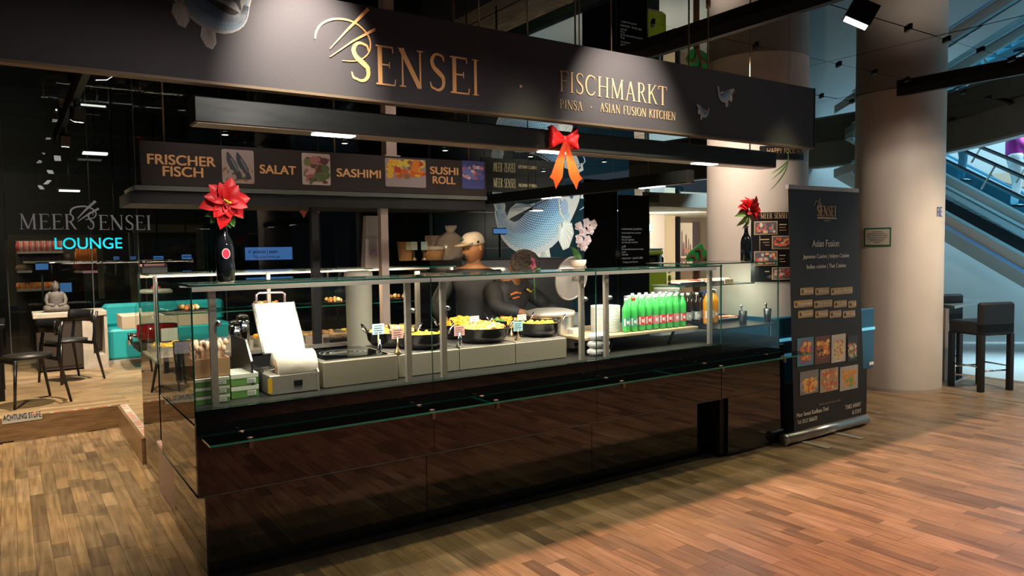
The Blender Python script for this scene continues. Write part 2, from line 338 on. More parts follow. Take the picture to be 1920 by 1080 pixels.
def serif(mb, txt, x0, x1, z0, h, y, bold=1.0, t=.003):
    adv = [GL[c][0]+.06 for c in txt]; k = (x1-x0)/(sum(adv)-.06); x = x0
    for c, a in zip(txt, adv):
        for q_, st in enumerate(GL[c][1]): mb.ribbon([(x+p[0]*k, z0+p[1]*h, p[2]*bold*(k+h)/2) for p in st], y-q_*.00035*min(1, h*4), t)
        x += a*k
    return mb
def logo_mark(mb, x, z, s, y, t=.003):
    """bowl arc and two chopsticks, s = overall height"""
    mb.ribbon([(x+s*a, z+s*b, s*w) for a, b, w in [(-.62, .42, .018), (-.60, .60, .024), (-.50, .78, .022), (-.32, .90, .020), (-.10, .90, .018), (.12, .80, .018), (.27, .62, .018), (.34, .38, .018), (.30, .15, .016), (.18, -.02, .014), (.02, -.10, .012), (-.16, -.12, .008)]], y, t)
    mb.ribbon([(x+s*a, z+s*b, s*w) for a, b, w in [(-.32, .20, .010), (0, .65, .022), (.30, 1.14, .038)]], y-.001, t)
    mb.ribbon([(x+s*a, z+s*b, s*w) for a, b, w in [(-.34, .02, .008), (.10, .42, .018), (.45, .76, .034)]], y-.001, t)
    return mb
def sans(name, txt, x, z, h, y, m, parent, w=None, bold=.0, align='LEFT', t=.001):
    """sans lettering as a mesh, cap height h, optional total width w"""
    cu = bpy.data.curves.new(name, 'FONT'); cu.body = txt; cu.size = 1; cu.offset = 0; cu.extrude = 0; cu.align_x = 'LEFT'
    tmp = bpy.data.objects.new(name, cu); C.objects.link(tmp); dg = bpy.context.evaluated_depsgraph_get()
    me = bpy.data.meshes.new_from_object(tmp.evaluated_get(dg)); bpy.data.objects.remove(tmp)
    xs = [v.co.x for v in me.vertices]; X0, X1 = min(xs), max(xs); kz = h/.72
    kx = (w/(X1-X0)) if w else kz
    off = 0 if align == 'LEFT' else -(X1-X0)*kx/2
    if bold > .001:
        import bmesh
        bm = bmesh.new(); bm.from_mesh(me); src = list(bm.faces)
        for n_, (dx, dz) in enumerate(((bold*3, 0), (0, bold*2), (bold*3, bold*2), (bold*1.5, bold))):
            g_ = bmesh.ops.duplicate(bm, geom=list(bm.verts)[:len(me.vertices)]+list(bm.edges)[:len(me.edges)]+src)
            for v in g_['geom']:
                if isinstance(v, bmesh.types.BMVert): v.co.x += dx; v.co.y += dz; v.co.z -= .0004*(n_+1)
            bm.verts.ensure_lookup_table()
        bm.to_mesh(me); bm.free()
    M = Matrix(((kx, 0, 0, x-X0*kx+off), (0, 0, 1, y), (0, kz, 0, z), (0, 0, 0, 1)))
    me.transform(M)
    if parent is not None: me.transform(Matrix.Translation(-chain(parent)))
    me.materials.clear(); me.materials.append(m); o = bpy.data.objects.new(name, me); C.objects.link(o)
    if parent is not None: o.parent = parent
    return o
def photo(mb, x0, x1, z0, z1, y, base, blobs, seed, n=40, size=.16, r=.012, zone=(.1, .9, .1, .9), plate=None):
    """a flat printed food picture: base card with overlapping printed patches"""
    rr = random.Random(seed); mb.cur = base; mb.rrect(x0, x1, z0, z1, y, r, .003); W, H = x1-x0, z1-z0
    if plate:
        cu_, cv_, ru_, rv_, c1_, c2_ = plate
        mb.cur = c1_; mb.disc(x0+cu_*W, z0+cv_*H, ru_*W, rv_*H, y-.0001, .0003, 24); mb.cur = c2_; mb.disc(x0+cu_*W, z0+cv_*H, ru_*W*.84, rv_*H*.84, y-.0002, .0003, 24)
    for k in range(n):
        s = size*min(W, H)*rr.uniform(.4, 1); u = rr.uniform(zone[0], zone[1]); v = rr.uniform(zone[2], zone[3])
        px = min(max(x0+u*W, x0+s), x1-s); pz = min(max(z0+v*H, z0+s), z1-s)
        mb.cur = rr.choice(blobs); mb.disc(px, pz, s, s*rr.uniform(.35, 1), y-.0004-.00002*k, .0004, 7, rr.uniform(0, PI) if s < .1*min(W, H) else 0)

def koi(mb, X, Z, k, y, flip=1, detail=1, rot=0, slim=1, dim=1, e=1):
    """printed koi, k metres per unit; drawn about (X, Z) in the xz plane; units are roughly 160 wide"""
    cr, sr = math.cos(rot), math.sin(rot)
    s0_ = len(mb.c); v0_ = len(mb.v)
    def T(p): a, b = p[0]*flip, p[1]; return (X+(a*cr-b*sr)*k, Z+(a*sr+b*cr)*k)
    sp = [(78, 62, 7), (66, 52, 17), (50, 40, 27), (30, 24, 36), (8, 9, 41), (-16, -2, 38), (-38, -4, 29), (-56, 3, 19), (-67, 18, 12), (-72, 34, 9)]
    sp = [(a, b, w*slim) for a, b, w in sp]; q_ = []
    for i in range(len(sp)-1):
        p0, p1, p2, p3 = sp[max(i-1, 0)], sp[i], sp[i+1], sp[min(i+2, len(sp)-1)]
        for f in (0, .5): q_.append(tuple(.5*(2*b+(c-a)*f+(2*a-5*b+4*c-d)*f*f+(3*b-a-3*c+d)*f**3) for a, b, c, d in zip(p0, p1, p2, p3)))
    sp = q_+[sp[-1]]; ds = 1-slim
    def fan(base, tips, c1, c2, dy, n=7):
        mb.cur = c1; mb.xz([T(p) for p in base+tips], y-dy, .0006)
        mb.cur = c2
        for i in range(n):
            t = (i+.5)/n*(len(tips)-1); a = int(t); f = t-a; q = (tips[a][0]*(1-f)+tips[a+1][0]*f, tips[a][1]*(1-f)+tips[a+1][1]*f)
            m = ((base[0][0]+base[-1][0])/2, (base[0][1]+base[-1][1])/2)
            A, B = T(m), T((m[0]+(q[0]-m[0])*.93, m[1]+(q[1]-m[1])*.93)); mb.ribbon([(*A, .5*k), (*B, 1.0*k)], y-dy-.0004, .0004)
    # tail, dorsal, pelvic fin
    fan([(-62, 22), (-76, 28)], [(-83, 50), (-81, 70), (-74, 78), (-66, 62), (-60, 40)], (.55, .53, .42), (.20, .30, .36), .0004)
    fan([(40, 62), (-60, 18)], [(-52, 36), (-40, 44), (-20, 42), (-2, 46), (14, 52)][::1], (.55, .56, .54), (.22, .28, .36), .0002, 12)
    def sh(L, ax, az): return [(a+ax, b+az) for a, b in L]
    fan(sh([(22, -26), (-2, -30)], -20*ds, 36*ds), sh([(-2, -58), (6, -70), (17, -66), (26, -48)], -20*ds, 36*ds), (.66, .62, .52), (.42, .40, .34), .0003)
    # body in bands across the width: back dark blue, belly white
    cols = [(.12, .22, .34), (.15, .32, .48), (.20, .40, .54), (.28, .47, .56), (.40, .52, .55), (.52, .52, .50)]
    nb = len(cols); rows = []
    m = len(sp)
    for i, (a, b, w) in enumerate(sp):
        p = sp[max(i-1, 0)]; q = sp[min(i+1, m-1)]; dx, dz = q[0]-p[0], q[1]-p[1]; l = math.hypot(dx, dz)
        nx, nz = dz/l, -dx/l      # towards back side
        if nz < 0: nx, nz = -nx, -nz
        if i > 13: nx, nz = (dz/l, -dx/l) if (dz/l) > 0 else (-dz/l, dx/l)
        rows.append([(a+nx*w*(1-2*j/nb), b+nz*w*(1-2*j/nb)) for j in range(nb+1)])
    for i in range(m-1):
        for j in range(nb):
            mb.cur = cols[j] if i > 3 else (.60, .53, .44)
            mb.xz([T(rows[i][j]), T(rows[i+1][j]), T(rows[i+1][j+1]), T(rows[i][j+1])], y-.001, .0006)
    if detail:
        for i in range(4, 18):
            for s in range(int(1.5*detail)):
                f = s/int(1.5*detail)
                for j in range(5*detail):
                    u = (j+.5*(s % 2)+.3)/(5*detail)
                    if u > .86: continue
                    A = rows[i]; B = rows[min(i+1, m-1)] if i+1 < m else rows[i]
                    jj = u*nb; j0 = int(jj); g = jj-j0
                    if i > 15 and u > .8: continue
                    a = (A[j0][0]*(1-g)+A[j0+1][0]*g, A[j0][1]*(1-g)+A[j0+1][1]*g); b = (B[j0][0]*(1-g)+B[j0+1][0]*g, B[j0][1]*(1-g)+B[j0+1][1]*g)
                    c = (a[0]*(1-f)+b[0]*f, a[1]*(1-f)+b[1]*f); x, z = T(c); r = (2.3 if u < .6 else 1.8)*k/(detail**.5)*1.3
                    mb.cur = (.05, .13, .26) if u < .45 else (.12, .28, .42); mb.disc(x, z, r*1.25, r*.75, y-.0022, .0006, 5, rot+flip*.5)
                    mb.cur = (.62, .72, .74); mb.disc(x+k*1.6*flip, z+.9*k, r*.7, r*.4, y-.0024, .0004, 4, rot)
    # pectoral fin, gill, eye, mouth, barbels
    fan(sh([(52, 16), (40, 8)], -12*ds, 22*ds), sh([(40, -16), (48, -30), (60, -26), (70, -4), (66, 12)], -12*ds, 22*ds), (.62, .58, .48), (.80, .78, .70), .0028, 9)
    mb.cur = (.30, .36, .44); x, z = T((50, 40)); mb.disc(x, z, 7*k, 13*k, y-.0028, .0005, 12, rot)
    mb.cur = (.70, .55, .30); mb.ribbon([(*T((38, 58)), .8*k), (*T((42, 30)), 1.4*k), (*T((54, 18)), .8*k)], y-.003, .0005)
    mb.cur = (.04, .07, .14); x, z = T((64, 58)); mb.disc(x, z, 4*k, 5*k, y-.003, .0005, 10)
    mb.cur = (.75, .68, .55); mb.ribbon([(*T((78, 66)), 3*k), (*T((86, 62)), 3*k), (*T((84, 54)), 2*k)], y-.003, .0005)
    mb.cur = (.8, .8, .8); mb.ribbon([(*T((85, 58)), .5*k), (*T((92, 50)), .9*k), (*T((88, 40)), .8*k), (*T((80, 36)), .4*k)], y-.0032, .0005)
    for i in range(v0_, len(mb.v)): a, b, c = mb.v[i]; mb.v[i] = (a, y+(b-y)*e, c)
    for i in range(s0_, len(mb.c)): c = mb.c[i]; mb.c[i] = (c[0]*dim, c[1]*dim, c[2]*dim)
    return mb
# ================================================================== SETTING
# ---- oak floor: nearest 300 planks in view are parts, the rest one part
floor = struct(MB().box(-6, 13.2, -3, 20, -.06, -.006).build('floor', M_JOINT), 'oak strip parquet floor of the mall around the stall')
def clipfloor(a, b, c, d):
    if a < .8 and c >= 7.6: return None
    return (a, b, c, min(d, 7.63) if a < .8 and c < 7.63 else d)
PW = .078; planks = []; row = 0; x = -4.0
while x < 11.6:
    y = -1.2+R.uniform(-.8, 0)
    while y < 17:
        L = R.choice((.22, .3, .36, .45, .6))
        cx = x+PW/2; ok = not (.85 < cx < 4.9 and 3.9 < y < 5.5) and not (cx < .8 and y > 7.5) and not (cx > .8 and cx < 8.0 and y > 8.3)
        if cx > 9.52: ok = False
        if ok: planks.append((x, x+PW, y, min(y+L, 7.63) if cx < .8 else y+L))
        y += L
    x += PW
def vis(p):
    q = ((p[0]+p[1])/2, (p[2]+p[3])/2, 0); d = proj(q)
    if d[2] < 1.2 or not (-20 < d[0] < 1940 and d[1] < 1085): return 99
    if .75 < q[0] < 5.1 and q[1] > 3.7: return 60
    return d[2]
planks.sort(key=vis); near = planks[:300]; far = planks[300:]
g = .0006
pm = {}
for a, b, c, d in near:
    L = round(d-c, 3)
    if L < .02: continue
    if L not in pm: pm[L] = MB().bbox(-PW/2+g, PW/2-g, g, L-g, -.014, 0, .0006).build('plank', M_OAK, floor, False); o = pm[L]
    else: o = pm[L].copy(); C.objects.link(o)
    o.location = ((a+b)/2, c, R.uniform(-.0006, .0004))
mb = MB()
for a, b, c, d in far:
    if d-c > .02: mb.box(a+g, b-g, c+g, d-g, -.012, 0)
o = mb.build('distant_planks', M_OAK, floor); o['kind'] = 'stuff'
# ---- pale atrium floor beyond
struct(MB().box(8.6, 40, -12, 30, -.08, -.002).build('floor_atrium', mat('pale_stone', (.50, .56, .56), .25)), 'pale polished stone floor of the atrium beyond the bar stools')
# atrium floor sits just under the planks; cut by the plank field edge
# ---- raised lounge platform
plat = struct(MB().box(-6, .8, 7.63, 12.5, -.05, .188).box(.8, 3.2, 6.14, 12.5, -.05, .188).build('floor_platform', M_JOINT), 'raised oak platform of the lounge behind the stall')
mb = MB(); mb.box(-6, .8, 7.606, 7.632, 0, .2); mb.build('riser_board', M_RISER, plat)
mb = MB(); mb.box(.776, .802, 6.12, 7.632, 0, .2); mb.build('riser_board', M_RISER, plat)
mb = MB(); pl = []; y = 6.12; small = {}
while y < 12.4:
    x = -5+R.uniform(-.5, 0)
    while x < 3.2:
        L = R.choice((.5, .7, .9, 1.1)); x1 = min(x+L, 3.2)
        if y < 7.6: a = max(x, .8)
        else: a = x
        if x1-a > .05: pl.append((a, x1, y, y+.09))
        x += L
    y += .09
for a, b, c, d in pl:
    q = proj(((a+b)/2, (c+d)/2, .2))
    if 0 < q[0] < 262 and 640 < q[1] and q[2] < 9:
        m2 = MB(); m2.box(a+g, b-g, c+g, d-g, .186, .2); m2.build('plank', M_OAKX, plat)
    else: mb.box(a+g, b-g, c+g, d-g, .186, .2)
o = mb.build('distant_planks', M_OAKX, plat); o['kind'] = 'stuff'
# worn warning tape and notice on the platform edge
tape = thing('warning_tape', 'worn red and white warning tape along the platform edge', 'tape', (.82, 6.12, .2))
mb = MB(); mb.cur = (.45, .42, .36); mb.box(.80, .86, 6.12, 7.63, .2, .2012)
for i in range(28):
    y = 6.15+i*.052; mb.cur = (.60, .08, .06) if R.random() < .6 else (.55, .52, .46); mb.box(.803+R.uniform(0, .01), .835+R.uniform(0, .02), y, y+.02, .2012, .2016)
mb.build('side_strip', M_PRINT, tape)['kind'] = 'stuff'
mb = MB()
for i in range(60):
    x = .7-i*.045
    if R.random() < .75: mb.cur = (.55, .07, .06) if i % 2 else (.5, .46, .4); mb.box(x, x+.03, 7.632, 7.65+R.uniform(0, .01), .2, .2014)
mb.build('front_strip', M_PRINT, tape)['kind'] = 'stuff'
nt_ = thing('step_notice', 'torn white paper notice reading ACHTUNG STUFE on the wooden riser', 'sign', P(5, 788, 'y', 7.6))
a = P(-30, 776, 'y', 7.6); b = P(80, 797, 'y', 7.6)
mb = MB(); mb.cur = (.42, .40, .37); mb.prism([P(4, 781, 'y', 7.6), P(4, 796, 'y', 7.6), P(79, 785.5, 'y', 7.6), P(79, 776.5, 'y', 7.6), P(60, 778.5, 'y', 7.6), P(56, 773, 'y', 7.6)], (0, .004, 0)); mb.build('paper', M_PRINT, nt_)
sans('lettering', 'ACHTUNG STUFE', P(6, 788, 'y', 7.598).x, P(6, 789.5, 'y', 7.598).z, .05, 7.598, mat('navy_ink', (.02, .02, .06), .6), nt_, P(77, 785, 'y', 7.6).x-P(6, 788, 'y', 7.6).x, .01)
# ---- mirrored ceiling of glass tiles with joints and clips
ceil = struct(MB().box(-5.5, 10.9, -2.5, 18, 3.235, 3.30).build('ceiling', M_JOINT), 'dark mirrored glass tile ceiling above the stall')
TX, TY = 1.62, .92; y = 2.03-TY*4; mt = MB().box(.004, TX-.004, .004, TY-.004, 3.2, 3.21); base = None
while y < 17.5:
    x = 4.43-TX*6
    while x < 10.7:
        x1 = x+TX; o = None
        # tiles stop at the curved bulkhead
        xe = 9.55+(y-3.68)*.75 if y < 5.03 else 10.56
        if x < xe:
            if base is None: base = mt.build('mirror_tile', M_MIRROR, ceil, False); o = base
            else: o = base.copy(); C.objects.link(o)
            o.location = (x, y, 0); o.rotation_euler = (R.uniform(-.0012, .0012), R.uniform(-.0012, .0012), 0)
        x += TX
    y += TY
clip = None
for y in (2.03-TY+TY, 2.03+TY, 2.03+2*TY, 2.03+3*TY):
    for i in range(14):
        x = 3.9+i*.58
        if clip is None: clip = MB().box(-.045, .045, -.012, .012, 3.18, 3.199).build('tile_clip', M_BLACK, ceil, False); o = clip
        else: o = clip.copy(); C.objects.link(o)
        o.location = (x, y, 0); o.rotation_euler = (0, 0, .9)
# ---- bulkhead closing the mirror ceiling towards the atrium
M_BULK = mat('bulkhead_paint', (.19, .165, .13), .6)
pts = [(8.0, 1.5), (8.75, 2.6), (9.55, 3.68), (10.15, 4.4), (10.58, 5.03), (10.75, 5.9), (10.75, 7.0), (10.6, 8.6), (10.4, 11)]
mb = MB(); mb.loft([[(x, y, 2.83), (x+.12, y-.05, 2.83), (x+.12, y-.05, 3.32), (x, y, 3.32)] for x, y in pts], True); blk = mb.build('wall_bulkhead', M_BULK); struct(blk, 'dark painted bulkhead hanging from the ceiling towards the atrium')
mb = MB(); mb.loft([[(x-.01, y, 2.80), (x+.13, y-.05, 2.80), (x+.13, y-.05, 2.832), (x-.01, y, 2.832)] for x, y in pts], True); mb.build('edge_trim', mat('edge_pale', (.35, .38, .38), .4), blk)
# ---- outer dark walls closing the hall
struct(MB().box(-6.1, -6, -3, 20, -.05, 3.3).build('wall_left', M_DARKWALL), 'dark far left wall of the hall')
struct(MB().box(-6, 14, 17.4, 17.5, 0, 3.3).build('wall_back', M_DARKWALL), 'dark back wall of the hall')
# ---- two round plaster columns
def column(name, x, y, r, label):
    t = thing(name, label, 'column', (x, y, 0)); MB().lathe([(r, 0), (r, 3.21)], x, y, 0, 64, False).build('shaft', M_PLASTER, t)
    MB().lathe([(r+.003, 0), (r+.003, .035)], x, y, 0, 64, False).build('foot_joint', mat('plaster_grey', (.34, .29, .24), .6), t); return t
col1 = column('round_column', 5.56, 4.24, .43, 'round plaster column behind the right end of the counter')
col2 = column('round_column', 8.13, 4.33, .444, 'round plaster column beside the bar stools with a small framed notice')
def oncyl(px, py, cx, cy, r):
    d = ray(px, py); a = d.x**2+d.y**2; b = -2*(d.x*cx+d.y*cy); c = cx*cx+cy*cy-r*r; q = max(b*b-4*a*c, 0); t = (-b-math.sqrt(q))/(2*a); return CAM+d*t
def cylpanel(mb, px0, py0, px1, py1, cx, cy, r, t=.004, n=6):
    pts = [oncyl(px0+(px1-px0)*i/n, (py0+py1)/2, cx, cy, r+.002) for i in range(n+1)]
    top = [oncyl(px0+(px1-px0)*i/n, py0, cx, cy, r+.002) for i in range(n+1)]; zt = sum(p.z for p in top)/len(top); bot = [oncyl(px0+(px1-px0)*i/n, py1, cx, cy, r+.002).z for i in range(n+1)]; zb = sum(bot)/len(bot)
    rings = []
    for p in pts:
        a = math.atan2(p.y-cy, p.x-cx); rings.append([(cx+q*math.cos(a), cy+q*math.sin(a), z) for q, z in ((r+.001, zb), (r+t, zb), (r+t, zt), (r+.001, zt))])
    mb.loft(rings, True); return zb, zt, pts
# framed notice on the far column
nf = thing('framed_notice', 'small green framed paper notice fixed on the right column', 'notice', oncyl(1646, 462, 8.13, 4.33, .444))
mb = MB(); cylpanel(mb, 1621, 427, 1671, 462, 8.13, 4.33, .444, .010); mb.build('frame', mat('frame_green', (.02, .10, .05), .4), nf)
mb = MB(); zb, zt, _ = cylpanel(mb, 1624, 430, 1668, 459, 8.13, 4.33, .444, .013); mb.build('sheet', mat('notice_sheet', (.42, .38, .29), .6), nf)
mb = MB()
for k, (a, b) in enumerate(((1636, 1656), (1628, 1662), (1626, 1665), (1628, 1664), (1630, 1660), (1632, 1658), (1640, 1652))):
    cylpanel(mb, a, 434+k*3.4, b, 435.2+k*3.4, 8.13, 4.33, .444, .0145)
mb.build('print_lines', mat('ink_grey', (.12, .11, .09), .6), nf)
rl = thing('column_lettering', 'blue letters RE at the right edge of the far column', 'lettering', oncyl(1761, 396, 8.13, 4.33, .444))
mb = MB()
for a in ((1757, 388, 1758, 406), (1758, 388, 1761, 389.6), (1758, 396, 1761, 397.6), (1760.6, 388, 1761.6, 397), (1760, 397, 1761.6, 406), (1763, 388, 1764, 406), (1764, 388, 1766.5, 389.6), (1764, 396, 1766, 397.6), (1764, 404.4, 1766.5, 406)):
    cylpanel(mb, *a, 8.13, 4.33, .444, .004, 1)
mb.build('letters', mat('letter_blue', (.03, .06, .22), .5), rl)
# band sign on the near column
bs = thing('column_band_sign', 'dark band with gold words HAPPY FOOD around the near column', 'sign', (5.56, 3.8, 2.3))
mb = MB(); zb, zt, _ = cylpanel(mb, 1424, 274, 1513.5, 299, 5.56, 4.24, .43, .006, 12); mb.build('band', M_BLACKS, bs)
def cyltext(txt, px0, px1, py, hz, cx, cy, r, m, parent):
    o = sans('lettering', txt, 0, 0, 1, 0, m, None, 1.0); me = o.data; A = oncyl(px0, py, cx, cy, r); B = oncyl(px1, py, cx, cy, r)
    a0 = math.atan2(A.y-cy, A.x-cx); a1 = math.atan2(B.y-cy, B.x-cx)
    for v in me.vertices: a = a0+(a1-a0)*v.co.x; v.co = (cx+(r+.008)*math.cos(a), cy+(r+.008)*math.sin(a), A.z+v.co.z*hz)
    me.transform(Matrix.Translation(-chain(parent))); o.parent = parent; return o
cyltext('HAPPY FOOD IN MEER', 1438, 1511, 288, .045, 5.56, 4.24, .43, M_GOLDP, bs)
# picture menu on the near column (dark board with framed food photographs)
pmn = thing('column_menu_board', 'black sushi menu board with gold framed pictures on the near column', 'menu board', oncyl(1440, 528, 5.56, 4.24, .43))
mb = MB(); cylpanel(mb, 1408, 398, 1500, 528, 5.56, 4.24, .43, .006, 12); mb.build('board', M_BLACKS, pmn)
fr = MB(); ph = MB()
for (a, b, c, d, pal, sd) in ((1414, 415, 1457, 440, [(.5, .35, .15), (.6, .5, .4), (.2, .18, .22), (.5, .1, .08)], 1), (1447, 442, 1495, 467, [(.7, .12, .05), (.7, .25, .1), (.6, .4, .3)], 2), (1414, 471, 1457, 498, [(.7, .08, .05), (.75, .35, .12), (.5, .5, .45)], 3), (1447, 501, 1495, 524, [(.5, .05, .05), (.6, .4, .3), (.3, .1, .1)], 4)):
    cylpanel(fr, a, b, c, d, 5.56, 4.24, .43, .009, 4); cylpanel_ = cylpanel; ph.cur = (.10, .09, .10); cylpanel(ph, a+1.6, b+1.6, c-1.6, d-1.6, 5.56, 4.24, .43, .010, 4)
    rr = random.Random(sd)
    for k in range(26):
        u = a+3+rr.random()*(c-a-10); v = b+3+rr.random()*(d-b-10); ph.cur = rr.choice(pal); cylpanel(ph, u, v, u+rr.uniform(3, 6), v+rr.uniform(3, 5.5), 5.56, 4.24, .43, .0115+k*.00005, 1)
fr.build('picture_frame', M_GOLDP, pmn); ph.build('pictures', M_PRINT, pmn)
serm = MB(); serif(serm, 'MEER SENSEI', 0, 1, 0, 1, 0, .02); o = serm.build('lettering', M_GOLDP); A = oncyl(1426, 410, 5.56, 4.24, .43); B = oncyl(1475, 410, 5.56, 4.24, .43)
a0 = math.atan2(A.y-4.24, A.x-5.56); a1 = math.atan2(B.y-4.24, B.x-5.56)
serm = MB(); serif(serm, 'MEER SENSEI', 0, .30, 0, .045, 0)
for i, v in enumerate(serm.v): a = a0+(a1-a0)*v[0]/.30; serm.v[i] = (5.56+(.4385+v[1]*-.3)*math.cos(a), 4.24+(.4385-v[1]*.3)*math.sin(a), A.z+v[2])
bpy.data.objects.remove(o); serm.build('lettering', M_GOLDP, pmn)
mb = MB()
for (a, b, c, d) in ((1461, 420, 1474, 422), (1461, 426, 1472, 427), (1461, 431, 1474, 432), (1424, 448, 1442, 450), (1430, 454, 1442, 455), (1434, 459, 1442, 460), (1461, 478, 1472, 480), (1461, 485, 1470, 486), (1461, 490, 1472, 491), (1434, 508, 1442, 510), (1424, 442, 1425, 470)):
    cylpanel(mb, a, b, c, d, 5.56, 4.24, .43, .008, 1)
mb.build('print_lines', M_GOLDP, pmn)
# ================================================================== HEADER SIGN
SY = 3.35
hs = thing('header_sign', 'long dark fabric fascia sign with gold SENSEI lettering above the counter', 'sign', (2.0, SY, 2.325))
mb = MB(); mb.box(-1.4, 5.07, SY, SY+.05, 2.325, 2.765); mb.build('fascia_panel', M_SIGN, hs)
mb = MB(); mb.box(-1.4, 5.075, SY-.004, SY+.056, 2.314, 2.326); mb.build('lower_trim', mat('brass_trim', (.16, .12, .075), .5, .4), hs)
mb = MB(); mb.box(5.07, 5.078, SY-.004, SY+.056, 2.314, 2.768); mb.build('end_trim', M_BLACK, hs)
y = SY-.004
def sx(px, py): p = P(px, py, 'y', SY); return p.x, p.z
mb = MB()
x0, z0 = sx(656, 150); x1, _ = sx(697, 150); zt = sx(676, 80)[1]
serif(mb, 'S', x0, x1, z0, zt-z0, y, 1.0)
for ch, a, b, zb_, zt_ in (('E', 703, 741, (720, 160), (720, 86)), ('N', 746, 795, (770, 165), (770, 93)), ('S', 803, 836, (820, 170), (820, 101)), ('E', 842, 879, (860, 176), (860, 107)), ('I', 883, 898, (890, 179), (890, 112))):
    xa = sx(a, 130)[0]; xb = sx(b, 130)[0]; zb2 = sx(*zb_)[1]; zt2 = sx(*zt_)[1]; serif(mb, ch, xa, xb, zb2, zt2-zb2, y, 1.0 if ch != 'I' else .8)
mb.build('sensei_lettering', M_GOLD, hs)
mb = MB()
def strk(pts, dy=0): mb.ribbon([(*sx(a, b), w*.0019) for a, b, w in pts], y-dy)
strk([(590, 73, 1.6), (593, 58, 2.4), (603, 45, 2.6), (620, 37, 2.6), (640, 36, 2.4), (660, 41, 2.2), (677, 52, 2.0), (690, 68, 2.0), (694, 85, 1.8), (690, 100, 1.6), (678, 111, 1.5), (662, 115, 1.3), (641, 114, .8)], .001)
strk([(618, 92, 1.1), (650, 57, 2.6), (690, 17, 4.4)], .002); strk([(618, 107, 1.0), (660, 78, 2.2), (703, 55, 3.8)], .002)
mb.build('chopstick_emblem', M_GOLD, hs)
mb = MB(); x, z = sx(976, 162); mb.disc(x, z, .008, .008, y); mb.build('dot', M_GOLDP, hs)
mb = MB(); a = sx(1048, 172); b = sx(1250, 196); serif(mb, 'FISCHMARKT', a[0], b[0], (a[1]+sx(1250, 198)[1])/2, .118, y, .8)
x0, z0 = sx(1049, 203); x1 = sx(1092, 203)[0]; serif(mb, 'PINSA', x0, x1, z0, .052, y, .8)
x0, z0 = sx(1124, 209); x1 = sx(1266, 220)[0]; serif(mb, 'ASIAN FUSION KITCHEN', x0, x1, z0, .052, y, .9)
mb.build('fischmarkt_lettering', M_GOLDP, hs); mb = MB()
x, z = sx(1108, 201); mb.disc(x, z, .004, .004, y); mb.build('kitchen_lettering', M_GOLDP, hs)
mb = MB(); koi(mb, *sx(392, 36), .00225, SY-.0006, -1, 3, .04, .60, .62, .3)
mb.build('koi_print', M_PRINT, hs)
mb = MB(); koi(mb, *sx(1316, 213), .00072, y-.001, -1, 1, -.2, .8, 1.1, .4); mb.build('koi_print', M_PRINT, hs)
mb = MB(); koi(mb, *sx(1360, 184), .00100, y-.001, 1, 1, .05, .8, 1.1, .4); mb.build('koi_print', M_PRINT, hs)
rod = None
for px, ty in ((592, 0), (898, 0), (989, 0), (1086, 0), (1146, 0), (1328, 0), (418, 0)):
    x = P(px, 60, 'y', SY+.02).x; m2 = MB().tube([(x, SY+.02, 2.76), (x, SY+.02, 3.2)], .004, 6); m2.tube([(x, SY+.02, 3.17), (x, SY+.02, 3.2)], .016, 8); m2.build('hanging_rod', mat('rod_brass', (.30, .23, .14), .4, .8), hs)
# ================================================================== LIGHT BEAMS
def beam(name, x0, x1, y0, y1, z0, z1, label, lamps, rods):
    t = thing(name, label, 'light fixture', ((x0+x1)/2, (y0+y1)/2, z0))
    mb = MB(); mb.bbox(x0, x1, y0, y1, z0, z1, .004); mb.build('housing', mat('beam_grey', (.05, .058, .052), .32, .6, noise=.15, ns=8, stretch=(1, 1, 6)), t)
    mb = MB(); mb.box(x0+.01, x1-.01, y0+.006, y1-.006, z0-.004, z0+.001); mb.build('diffuser', mat('beam_bottom', (.30, .25, .19), .35, .4), t)
    for (a, b, c, d) in lamps: m2 = MB(); m2.box(a, b, c, d, z0-.009, z0-.003); m2.build('lamp_lens', M_LAMP, t)
    for (x, y) in rods: m2 = MB().tube([(x, y, z1-.01), (x, y, 3.2)], .006, 6); m2.build('hanging_rod', mat('rod_brass', (.3, .2, .1), .4, .8), t)
    return t
lp = [P(px, py, 'z', 2.17).x for px, py in ((630, 250), (1075, 277), (1328, 305))]
beam('light_beam', .70, 4.77, 3.46, 3.6, 2.17, 2.285, 'long grey light beam hanging over the front of the counter', [(x-.10, x+.10, 3.48, 3.55) for x in lp], [(.95, 3.53), (2.05, 3.53), (2.9, 3.53), (3.9, 3.53), (4.55, 3.53)])
beam('light_beam', 5.12, 5.22, 4.66, 8.2, 2.17, 2.285, 'black light beam hanging along the right side in front of the koi wall', [(5.14, 5.2, 5.0, 5.3), (5.14, 5.2, 6.6, 6.9)], [(5.17, 5.2), (5.17, 7.2)])
